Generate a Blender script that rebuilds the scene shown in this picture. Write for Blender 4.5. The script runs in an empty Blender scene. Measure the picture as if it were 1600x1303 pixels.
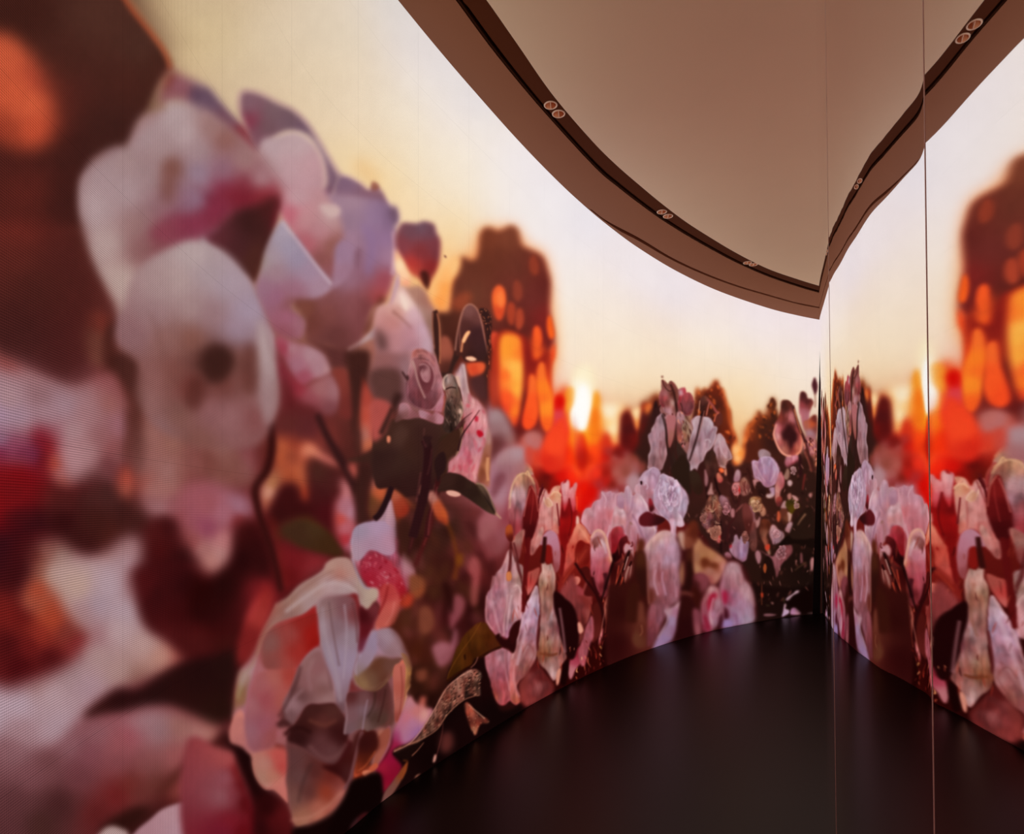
import bpy, bmesh, math, random
import numpy as np
FILL_E = 60.0                             # watts of the added fill light
NCOL_STEP, NROW_A, NROW_B = 1.15, 880, 240 # resolution of the LED picture
GRID_A, JU, JV = .26, .12, .07
CEIL, SOFF, FLOORC = 'f2ddc6', '9c6a52', '140e0e'
MIRC = (.90, .87, .86)
MTILT = -.012
LAMPH = -.006
# ---------------------------------------------------------------- camera, world, exposure
C = bpy.context.scene.collection
U = 2.4                                   # metres: height of the LED wall's top edge above the lens
CAMZ = 0.553 * U
TOPZ = CAMZ + U                           # top edge of the LED wall and level of the ceiling
cd = bpy.data.cameras.new('camera'); cam = bpy.data.objects.new('camera', cd); C.objects.link(cam)
cd.sensor_fit = 'HORIZONTAL'; cd.sensor_width = 36.0; cd.lens = 22.5
cd.shift_y = (795.0 - 651.5) / 1600.0; cd.clip_start = 0.02
cam.location = (0, 0, CAMZ); cam.rotation_euler = (math.pi / 2, 0, 0)
bpy.context.scene.camera = cam
w = bpy.data.worlds.new('world'); bpy.context.scene.world = w; w.use_nodes = True
bg = w.node_tree.nodes['Background']; bg.inputs['Color'].default_value = (.9, .7, .6, 1); bg.inputs['Strength'].default_value = 0.004
vs = bpy.context.scene.view_settings
vs.view_transform = 'Standard'; vs.look = 'None'; vs.exposure = 0.0; vs.gamma = 1.0; vs.use_curve_mapping = False
# added fill: an unseen warm area lamp behind the camera, brightens the ceiling
FL = bpy.data.lights.new('fill_light', 'AREA'); FL.shape = 'RECTANGLE'; FL.size = 1.2; FL.size_y = 1.2; FL.energy = FILL_E; FL.color = (1, .80, .62)
flo = bpy.data.objects.new('fill_light', FL); C.objects.link(flo); flo.location = (0.0, -3.2, 2.6); flo.rotation_euler = (math.radians(75), 0, 0)
# ---- painter: draws the picture shown on the LED wall into a numpy sheet ----
AX0, AY0, AX1, AY1 = -120, -420, 1300, 1560          # extent of the sheet
AW, AH = AX1 - AX0, AY1 - AY0
def hexc(h):
    return np.array([int(h[i:i + 2], 16) for i in (0, 2, 4)], np.float32) / 255.0
def idw(xs, ys, pts, p=3.4):
    """colour field blended from scattered colour samples (n,5: x y r g b)"""
    X = xs[None, :].astype(np.float32); Y = ys[:, None].astype(np.float32)
    A = np.array([q[:2] for q in pts]); D = ((A[:, None] - A[None]) ** 2).sum(-1) + np.eye(len(A)) * 1e9
    s2 = float(np.median(D.min(1))) * .38 + 4.0          # soft radius: samples become patches, not spots
    num = np.zeros((len(ys), len(xs), 3), np.float32); den = np.zeros((len(ys), len(xs)), np.float32)
    for q in pts:
        w = 1.0 / ((X - q[0]) ** 2 + (Y - q[1]) ** 2 + s2) ** (p / 2)
        den += w
        num += w[..., None] * q[2:5]
    return num / den[..., None]
def box1(a, r, ax):
    n = int(r)
    if n < 1: return a
    pad = [(0, 0)] * a.ndim; pad[ax] = (n + 1, n)
    c = np.cumsum(np.pad(a, pad, mode='edge'), axis=ax, dtype=np.float64)
    k = 2 * n + 1
    sl1 = [slice(None)] * a.ndim; sl0 = [slice(None)] * a.ndim
    sl1[ax] = slice(k, None); sl0[ax] = slice(None, -k)
    return ((c[tuple(sl1)] - c[tuple(sl0)]) / k).astype(np.float32)
def blur(a, s):
    if s < 0.35: return a
    if s < 1.3:
        k = s * s / 2.0; k = min(k, .33); 
        n = 1 if s < .8 else 2
        for _ in range(n):
            b = np.pad(a, 1, mode='edge'); a = b[1:-1, 1:-1] * (1 - 2 * k) + k * (b[:-2, 1:-1] + b[2:, 1:-1])
            b = np.pad(a, 1, mode='edge'); a = b[1:-1, 1:-1] * (1 - 2 * k) + k * (b[1:-1, :-2] + b[1:-1, 2:])
        return a
    r = max(1, int(round(s * 0.98)))
    for _ in range(3):
        a = box1(box1(a, r, 0), r, 1)
    return a
def smooth_closed(P, n=6):
    P = np.asarray(P, float); m = len(P); t = np.arange(n) / n
    out = []
    for i in range(m):
        a, b, c, d = P[i - 1], P[i], P[(i + 1) % m], P[(i + 2) % m]
        for u in t:
            out.append(.5 * ((2 * b) + (c - a) * u + (2 * a - 5 * b + 4 * c - d) * u * u + (3 * b - a - 3 * c + d) * u ** 3))
    return np.array(out)
def smooth_open(P, n=8):
    P = np.asarray(P, float)
    Q = np.vstack([2 * P[0] - P[1], P, 2 * P[-1] - P[-2]]); out = []
    for i in range(1, len(Q) - 2):
        a, b, c, d = Q[i - 1], Q[i], Q[i + 1], Q[i + 2]
        for u in np.arange(n) / n:
            out.append(.5 * ((2 * b) + (c - a) * u + (2 * a - 5 * b + 4 * c - d) * u * u + (3 * b - a - 3 * c + d) * u ** 3))
    out.append(P[-1])
    return np.array(out)
SS = 4
def raster(P, x0, y0, w, h):
    """anti-aliased coverage of a closed polygon in a w*h window"""
    acc = np.zeros((h * SS, w + 2), np.float32)
    Px = P[:, 0] - x0; Py = (P[:, 1] - y0) * SS - .5
    Qx = np.roll(Px, -1); Qy = np.roll(Py, -1)
    for ax, ay, bx, by in zip(Px, Py, Qx, Qy):
        if ay == by: continue
        s = 1.0
        if ay > by: ax, ay, bx, by = bx, by, ax, ay; s = -1.0
        r0 = max(0, int(math.ceil(ay))); r1 = min(h * SS - 1, int(math.ceil(by)) - 1)
        if r1 < r0: continue
        rr = np.arange(r0, r1 + 1)
        xx = np.clip(ax + (bx - ax) * (rr - ay) / (by - ay), 0, w)
        fl = np.floor(xx).astype(int); fr = (xx - fl).astype(np.float32)
        acc[rr, fl] += s * (1 - fr); acc[rr, fl + 1] += s * fr
    c = np.clip(np.abs(np.cumsum(acc, axis=1))[:, :w], 0, 1)
    return c.reshape(h, SS, w).mean(axis=1)
_rng = np.random.RandomState(5)
def vnoise(h, w, sx, sy):
    g = _rng.rand(int(h / sy) + 3, int(w / sx) + 3).astype(np.float32)
    yy = np.arange(h) / sy; xx = np.arange(w) / sx
    y0 = yy.astype(int); x0 = xx.astype(int); fy = (yy - y0)[:, None]; fx = (xx - x0)[None, :]
    fy = fy * fy * (3 - 2 * fy); fx = fx * fx * (3 - 2 * fx)
    return ((g[y0][:, x0] * (1 - fx) + g[y0][:, x0 + 1] * fx) * (1 - fy) + (g[y0 + 1][:, x0] * (1 - fx) + g[y0 + 1][:, x0 + 1] * fx) * fy) - .5
def ruffle(P, amp):
    """organic outline: small irregular waves along a closed outline"""
    Q = np.roll(P, -1, 0); L = np.r_[0, np.cumsum(np.hypot(*(Q - P).T))]; tot = L[-1]
    if tot < 12: return P
    n = int(min(900, max(len(P), tot / 1.6))); t = np.linspace(0, tot, n, endpoint=False)
    C_ = np.vstack([P, P[:1]]); R = np.c_[np.interp(t, L, C_[:, 0]), np.interp(t, L, C_[:, 1])]
    T = np.roll(R, -1, 0) - np.roll(R, 1, 0); T /= np.hypot(T[:, 0], T[:, 1])[:, None] + 1e-9
    d = np.zeros(n)
    for wl, a in ((23, 1.0), (11, .7), (5, .45)):
        k = max(3, int(tot / wl)); g = _rng.randn(k); u = np.arange(n) / n * k; i = u.astype(int); f = u - i; f = f * f * (3 - 2 * f)
        d += a * (g[i % k] * (1 - f) + g[(i + 1) % k] * f)
    return R + np.c_[-T[:, 1], T[:, 0]] * (d * amp)[:, None]
def comp(canvas, P, bl, cols, op=1.0, tex=0.0, rim=None, jit=0.0):
    if jit: P = ruffle(P, jit)
    m = int(bl * 3 + 3)
    x0 = int(math.floor(P[:, 0].min())) - m; x1 = int(math.ceil(P[:, 0].max())) + m
    y0 = int(math.floor(P[:, 1].min())) - m; y1 = int(math.ceil(P[:, 1].max())) + m
    cx0, cx1 = max(x0, AX0), min(x1, AX1); cy0, cy1 = max(y0, AY0), min(y1, AY1)
    if cx1 - cx0 < 1 or cy1 - cy0 < 1: return
    M = raster(P, x0, y0, x1 - x0, y1 - y0)
    if rim:
        rw, rh, ro = rim
        edge = M * (1 - blur(M, rw)) * 2.0
    M = blur(M, bl)[cy0 - y0:cy1 - y0, cx0 - x0:cx1 - x0] * op
    C = idw(np.arange(cx0, cx1), np.arange(cy0, cy1), cols) if len(cols) > 1 else np.broadcast_to(cols[0][2:5], M.shape + (3,)).astype(np.float32)
    if tex:
        h_, w_ = M.shape                                                   # soft folds running along the petal
        n = blur(vnoise(h_, w_, 5, 20), .7) + .5 * blur(vnoise(h_, w_, 2.4, 8), .6) + .9 * vnoise(h_, w_, 12, 30) + .4 * vnoise(h_, w_, 9, 7)
        fold = blur(np.clip(1.6 - 9 * abs(vnoise(h_, w_, 11, 34) + .35 * vnoise(h_, w_, 5, 13)), 0, 1), 1.2)       # shaded valleys between folds
        hue = blur(vnoise(h_, w_, 9, 13) + .6 * vnoise(h_, w_, 4, 6), .8)
        C = C * (1 + 1.9 * tex * n - 1.3 * tex * fold)[..., None] * (1 + tex * 1.6 * hue[..., None] * np.array([.15, .9, 1.0], np.float32))
    if rim:
        e = np.clip(edge[cy0 - y0:cy1 - y0, cx0 - x0:cx1 - x0] * ro, 0, 1)[..., None]
        C = C * (1 - e) + hexc(rh) * e
    R = canvas[cy0 - AY0:cy1 - AY0, cx0 - AX0:cx1 - AX0]
    R += (C - R) * M[..., None]
def inside(P, x, y):
    Q = np.roll(P, -1, 0); c = ((P[:, 1] > y) != (Q[:, 1] > y))
    return (x < (Q[c, 0] - P[c, 0]) * (y - P[c, 1]) / (Q[c, 1] - P[c, 1]) + P[c, 0]).sum() % 2 == 1
def bloom(canvas, x, y, rx, ry, cl, cm, cdk, n, bl):
    row = lambda p, c: np.r_[p[0], p[1], c]
    for ring, (rr, m_) in enumerate(((1.0, n + 2), (.74, n + 1), (.5, n), (.28, 3))):
        a0 = _rng.rand() * 6.28
        for i in range(m_):
            a = a0 + 6.283 * i / m_ + .25 * _rng.randn(); hw = 3.6 / m_ * (1 + .2 * _rng.randn()); R_ = rr * (1 + .12 * _rng.randn())
            pts = [(x + .10 * rx * math.cos(a), y + .10 * ry * math.sin(a) + .12 * ry * (1 - rr))]
            for u, k in ((-1, .55), (-.75, .86), (-.3, 1.0), (.25, .95), (.7, .9), (1, .55)):
                pts.append((x + rx * R_ * k * math.cos(a + u * hw), y + ry * R_ * k * math.sin(a + u * hw)))
            tip = (x + rx * R_ * .95 * math.cos(a), y + ry * R_ * .95 * math.sin(a)); s_ = 1 + .10 * _rng.randn()
            up = .5 - .5 * math.sin(a)
            comp(canvas, smooth_closed(pts, 5), bl, [row(pts[0], cdk * s_), row(((x + tip[0]) / 2, (y + tip[1]) / 2), cm * s_), row(tip, (cl * (.65 + .35 * up) + cm * .35 * (1 - up)) * s_)], 1.0, .10, (1.0, ''.join('%02x' % int(min(255, 255 * v * 1.1)) for v in cl), .35), .35)
def paint(text):
    base = []; canvas = None; ox = oy = 0.0; sc = 1.0
    for ln in text.split('\n'):
        ln = ln.split('#')[0].strip()
        if not ln: continue
        k = ln[0]; rest = ln[1:].strip()
        if k == 'O':
            ox, oy, sc = map(float, rest.split()); continue
        if k == 'B':
            t = rest.split()
            for i in range(0, len(t), 3): base.append(np.r_[float(t[i]), float(t[i + 1]), hexc(t[i + 2])])
            continue
        if canvas is None:
            # the base field is computed coarse, then enlarged
            xs = np.arange(AX0, AX1 + 8, 8); ys = np.arange(AY0, AY1 + 8, 8)
            f = idw(xs, ys, base, 3.4)
            f = np.stack([blur(f[..., c], 2.5) for c in range(3)], -1)
            yy = np.arange(AH) / 8.0; xx = np.arange(AW) / 8.0
            y0 = yy.astype(int); x0 = xx.astype(int); fy = (yy - y0)[:, None, None]; fx = (xx - x0)[None, :, None]
            canvas = ((f[y0][:, x0] * (1 - fx) + f[y0][:, x0 + 1] * fx) * (1 - fy) + (f[y0 + 1][:, x0] * (1 - fx) + f[y0 + 1][:, x0 + 1] * fx) * fy).astype(np.float32)
        if k in 'FGX':            # filled shape: F blur [tex [rimw rimhex rimop]] | points | colours [| opacity]
            a = rest.split('|')
            hd = a[0].split(); bl = float(hd[0]); tex = float(hd[1]) if len(hd) > 1 else 0.0
            rim = (float(hd[2]), hd[3], float(hd[4])) if len(hd) > 4 else None
            v = np.array(list(map(float, a[1].replace(',', ' ').split()))).reshape(-1, 2)
            P = np.c_[ox + v[:, 0] / sc, oy + v[:, 1] / sc]
            P = smooth_closed(P) if k == 'F' else P
            t = a[2].replace(',', ' ').split(); cols = []
            if len(t) == 1: cols = [np.r_[0, 0, hexc(t[0])]]
            else:
                for i in range(0, len(t), 3): cols.append(np.r_[ox + float(t[i]) / sc, oy + float(t[i + 1]) / sc, hexc(t[i + 2])])
            lastP = P
            comp(canvas, P, bl, cols, float(a[3]) if len(a) > 3 else 1.0, tex, rim, (.55 if tex or rim else .35) if bl < 1.7 and k == 'F' else 0)
        elif k == 'L':           # stroke: L blur | points | w0 w1 hex [opacity]   widths in sheet units
            a = rest.split('|'); bl = float(a[0])
            v = np.array(list(map(float, a[1].replace(',', ' ').split()))).reshape(-1, 2)
            P = smooth_open(np.c_[ox + v[:, 0] / sc, oy + v[:, 1] / sc]); t = a[2].split()
            w = np.linspace(float(t[0]), float(t[1]), len(P)) / 2
            T = np.gradient(P, axis=0); T /= np.linalg.norm(T, axis=1)[:, None] + 1e-9
            N = np.c_[-T[:, 1], T[:, 0]] * w[:, None]
            comp(canvas, np.vstack([P + N, (P - N)[::-1]]), bl, [np.r_[0, 0, hexc(t[2])]], float(t[3]) if len(t) > 3 else 1.0)
        elif k == 'R':           # small ruffled bloom: R blur | x y rx ry | light mid dark [n]
            a = rest.split('|'); q = list(map(float, a[1].split())); h = a[2].split(); n = int(h[3]) if len(h) > 3 else 5
            bloom(canvas, ox + q[0] / sc, oy + q[1] / sc, q[2] / sc, q[3] / sc, hexc(h[0]), hexc(h[1]), hexc(h[2]), n, float(a[0]))
        elif k == 'N': lastP = None      # the next scatter is not bounded by a shape
        elif k == 'S':           # small strokes scattered: S n blur | x0 y0 x1 y1 | wmin wmax lmin lmax ang spread | hex hex ..
            a = rest.split('|'); n, bl = a[0].split()
            q = list(map(float, a[1].split())); g = list(map(float, a[2].split())); hs = a[3].split()
            opq = float(a[4]) if len(a) > 4 else .9
            for _ in range(int(n)):      # scattered inside the shape painted before
                x = ox + (q[0] + (q[2] - q[0]) * _rng.rand()) / sc; y = oy + (q[1] + (q[3] - q[1]) * _rng.rand()) / sc
                if lastP is not None and not inside(lastP, x, y): continue
                L = g[2] + (g[3] - g[2]) * _rng.rand(); w = g[0] + (g[1] - g[0]) * _rng.rand()
                an = math.radians(g[4] + g[5] * (_rng.rand() * 2 - 1)); dx, dy = math.cos(an) * L / 2, math.sin(an) * L / 2
                nx, ny = -math.sin(an) * w / 2, math.cos(an) * w / 2
                b = (_rng.rand() - .5) * .6 * w
                P = smooth_closed([(x - dx, y - dy), (x + nx + b, y + ny), (x + dx, y + dy), (x - nx + b, y - ny)], 4)
                comp(canvas, P, float(bl), [np.r_[0, 0, hexc(hs[_rng.randint(len(hs))])]], opq)
    # the whole print: fine mottling, and the LED wall's slightly warm white balance
    canvas *= 1 + (.03 * vnoise(AH, AW, 7, 9) + .04 * vnoise(AH, AW, 18, 22))[..., None] * np.clip(1.15 - canvas.mean(-1, keepdims=True), .05, 1)
    ex = np.clip(canvas[..., 2] - canvas[..., 1], 0, 1)
    canvas[..., 2] -= .36 * ex; canvas[..., 0] += .02 * ex
    lum = canvas.mean(-1, keepdims=True); canvas *= 1 - (np.array([-.03, .035, .045], np.float32) * np.clip(1.25 - lum * 1.3, 0, 1))
    kl = np.clip((480.0 - np.arange(AX0, AX1)) / 260.0, 0, 1)[None, :, None].astype(np.float32)  # left side dimmed in the colours, standing in for the wall's viewing-angle falloff
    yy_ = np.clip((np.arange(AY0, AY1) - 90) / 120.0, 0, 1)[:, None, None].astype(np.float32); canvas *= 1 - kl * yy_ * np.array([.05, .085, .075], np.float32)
    np.clip(canvas, 0, 1, out=canvas); k_ = np.clip((np.arange(AX0, AX1) - 420) / 380.0, 0, 1)[None, :, None].astype(np.float32)       # contrast rises to the right: LED off-axis falloff baked into the colours
    canvas += (.10 + .32 * k_) * (canvas * canvas * (3 - 2 * canvas) - canvas) + .06 * k_ * canvas * (1 - canvas)
    return canvas
# ---------------------------------------------------------------- helpers
def lin(c):
    c = np.asarray(c, float); return np.where(c <= .04045, c / 12.92, ((c + .055) / 1.055) ** 2.4)
def mat(name, col, rough=.5, metal=0.0, spec=.5):
    m = bpy.data.materials.new(name); m.use_nodes = True; b = m.node_tree.nodes['Principled BSDF']
    b.inputs['Base Color'].default_value = (*lin(hexc(col)), 1); b.inputs['Roughness'].default_value = rough
    b.inputs['Metallic'].default_value = metal; b.inputs['Specular IOR Level'].default_value = spec
    return m
def add_noise(m, scale=6, amt=.06, bump=0.0, bscale=200):
    nt = m.node_tree; b = nt.nodes['Principled BSDF']; tc = nt.nodes.new('ShaderNodeTexCoord')
    n = nt.nodes.new('ShaderNodeTexNoise'); n.inputs['Scale'].default_value = scale; n.inputs['Detail'].default_value = 4
    nt.links.new(tc.outputs['Object'], n.inputs['Vector'])
    mx = nt.nodes.new('ShaderNodeMix'); mx.data_type = 'RGBA'; c = b.inputs['Base Color'].default_value
    mx.inputs['A'].default_value = (*[v * (1 - amt) for v in c[:3]], 1); mx.inputs['B'].default_value = (*[min(1, v * (1 + amt)) for v in c[:3]], 1)
    nt.links.new(n.outputs['Fac'], mx.inputs['Factor']); nt.links.new(mx.outputs['Result'], b.inputs['Base Color'])
    if bump:
        n2 = nt.nodes.new('ShaderNodeTexNoise'); n2.inputs['Scale'].default_value = bscale
        bp = nt.nodes.new('ShaderNodeBump'); bp.inputs['Strength'].default_value = bump; bp.inputs['Distance'].default_value = .002
        nt.links.new(tc.outputs['Object'], n2.inputs['Vector']); nt.links.new(n2.outputs['Fac'], bp.inputs['Height']); nt.links.new(bp.outputs['Normal'], b.inputs['Normal'])
    return m
def link(name, verts, faces, m, parent=None, smooth=False, kind=None, label=None, cat=None, group=None):
    me = bpy.data.meshes.new(name); me.from_pydata([tuple(map(float, v)) for v in verts], [], [tuple(map(int, f)) for f in faces]); me.update()
    if m: me.materials.append(m)
    if smooth: me.polygons.foreach_set('use_smooth', [True] * len(me.polygons))
    o = bpy.data.objects.new(name, me); C.objects.link(o); o.parent = parent
    for k, v in (('kind', kind), ('label', label), ('category', cat), ('group', group)):
        if v: o[k] = v
    return o
def interp_pts(pts, n, k=1):
    """resample a plan polyline smoothly (Catmull-Rom)"""
    return smooth_open(pts, n)
def sweep(prof, curve_fns, closed=True):
    """prof: list of (curve index, z); curve_fns: sampled plan curves of equal length"""
    n = len(curve_fns[0]); m = len(prof); V = []; F = []
    for i in range(n):
        for ci, z in prof: V.append((curve_fns[ci][i][0], curve_fns[ci][i][1], z))
    for i in range(n - 1):
        for j in range(m if closed else m - 1):
            a = i * m + j; b = i * m + (j + 1) % m
            F.append((a, b, b + m, a + m))
    if closed:
        F.append(tuple(range(m))[::-1]); F.append(tuple((n - 1) * m + j for j in range(m)))
    return V, F
def resamp(P, n):
    P = np.asarray(P, float); d = np.r_[0, np.cumsum(np.hypot(*np.diff(P, axis=0).T))]
    t = np.linspace(0, d[-1], n); return np.c_[np.interp(t, d, P[:, 0]), np.interp(t, d, P[:, 1])]
def plan_from_image(pts, h=1.0):
    """plan points (in U) of an edge at height h*U above the lens from traced photograph points"""
    return [((x - 800) / 1000.0 * (1000.0 * h / (795 - y)), 1000.0 * h / (795 - y)) for x, y in pts]
# ---------------------------------------------------------------- plan of the room (in U)
WALL = [(-.10, -1.3), (-.14, -.8), (-.19, -.4), (-.235, 0.0), (-.282, .3), (-.31, .5), (-.326, .72), (-.322, .9), (-.30, 1.04), (-.271, 1.131), (-.243, 1.214), (-.197, 1.316), (-.143, 1.428), (-.092, 1.529),
        (0, 1.706), (.094, 1.875), (.206, 2.061), (.339, 2.259), (.493, 2.463), (.703, 2.703), (.958, 2.946), (1.275, 3.187), (1.493, 3.318), (1.650, 3.396)]
WALLD = smooth_open(WALL, 60)                          # dense plan of the LED wall
F1 = [(-.02, -1.3), (-.06, -.4), (-.10, .3), (-.135, .7), (-.152, 1.0)] + plan_from_image([(700, -14), (712, 0), (775, 85), (850, 175), (930, 262), (965, 292), (1000, 319), (1035, 344), (1075, 369), (1112, 390), (1150, 410), (1200, 432), (1250, 449), (1287, 459.5)])
F0 = [(.03, -1.3), (0.0, -.4), (-.03, .3), (-.055, .7), (-.066, 1.0)] + plan_from_image([(746, -14), (760, 0), (807, 67), (865, 150), (925, 220), (962, 257), (1000, 290), (1035, 319), (1068, 344), (1100, 365), (1150, 395), (1200, 420), (1250, 437.5), (1288, 449)])
E2 = plan_from_image([(921, 325), (950, 346), (1000, 372.5), (1050, 402.5), (1100, 426), (1150, 445), (1200, 460), (1250, 474), (1287, 481)])
_d = .674 + (3.345 - .674) * np.linspace(0, 1, 70) ** 2.2
MIR1 = np.c_[.337 + .4881 * (_d - .674) - .01275 * (1 - np.exp(-(_d - .674) / .15)), _d][::-1]
# the two nearer mirrors bulge gently into the room: distance from the lens (in U) against bearing
def bulge(x0, x1, n, mid, half, co):
    x = np.linspace(x0, x1, n); r = np.polyval(co, (x - mid) / half); a = np.arctan((x - 800) / 1000); return np.c_[r * np.sin(a), r * np.cos(a)]
MIR2 = bulge(1300, 1453, 60, 1376, 76, [0.0060197, -0.0089389, 0.0013617, -0.0041203, 0.0181429, -0.0274136, 0.0492733, -0.1345978, 0.5037234])
_m3 = bulge(1453, 1606, 50, 1527, 75, [9.8e-06, -5.62e-05, 0.0002938, -0.0016183, 0.0088319, -0.0468752, 0.3457254])
_t = _m3[-1] - _m3[-2]; _t /= np.hypot(*_t)
MIR3 = np.vstack([_m3, [_m3[-1] + _t * q - np.array([.030, 0]) * q * q for q in (.01, .03, .06, .1, .16, .25, .4, .7, 1.0, 1.5)]])
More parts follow.
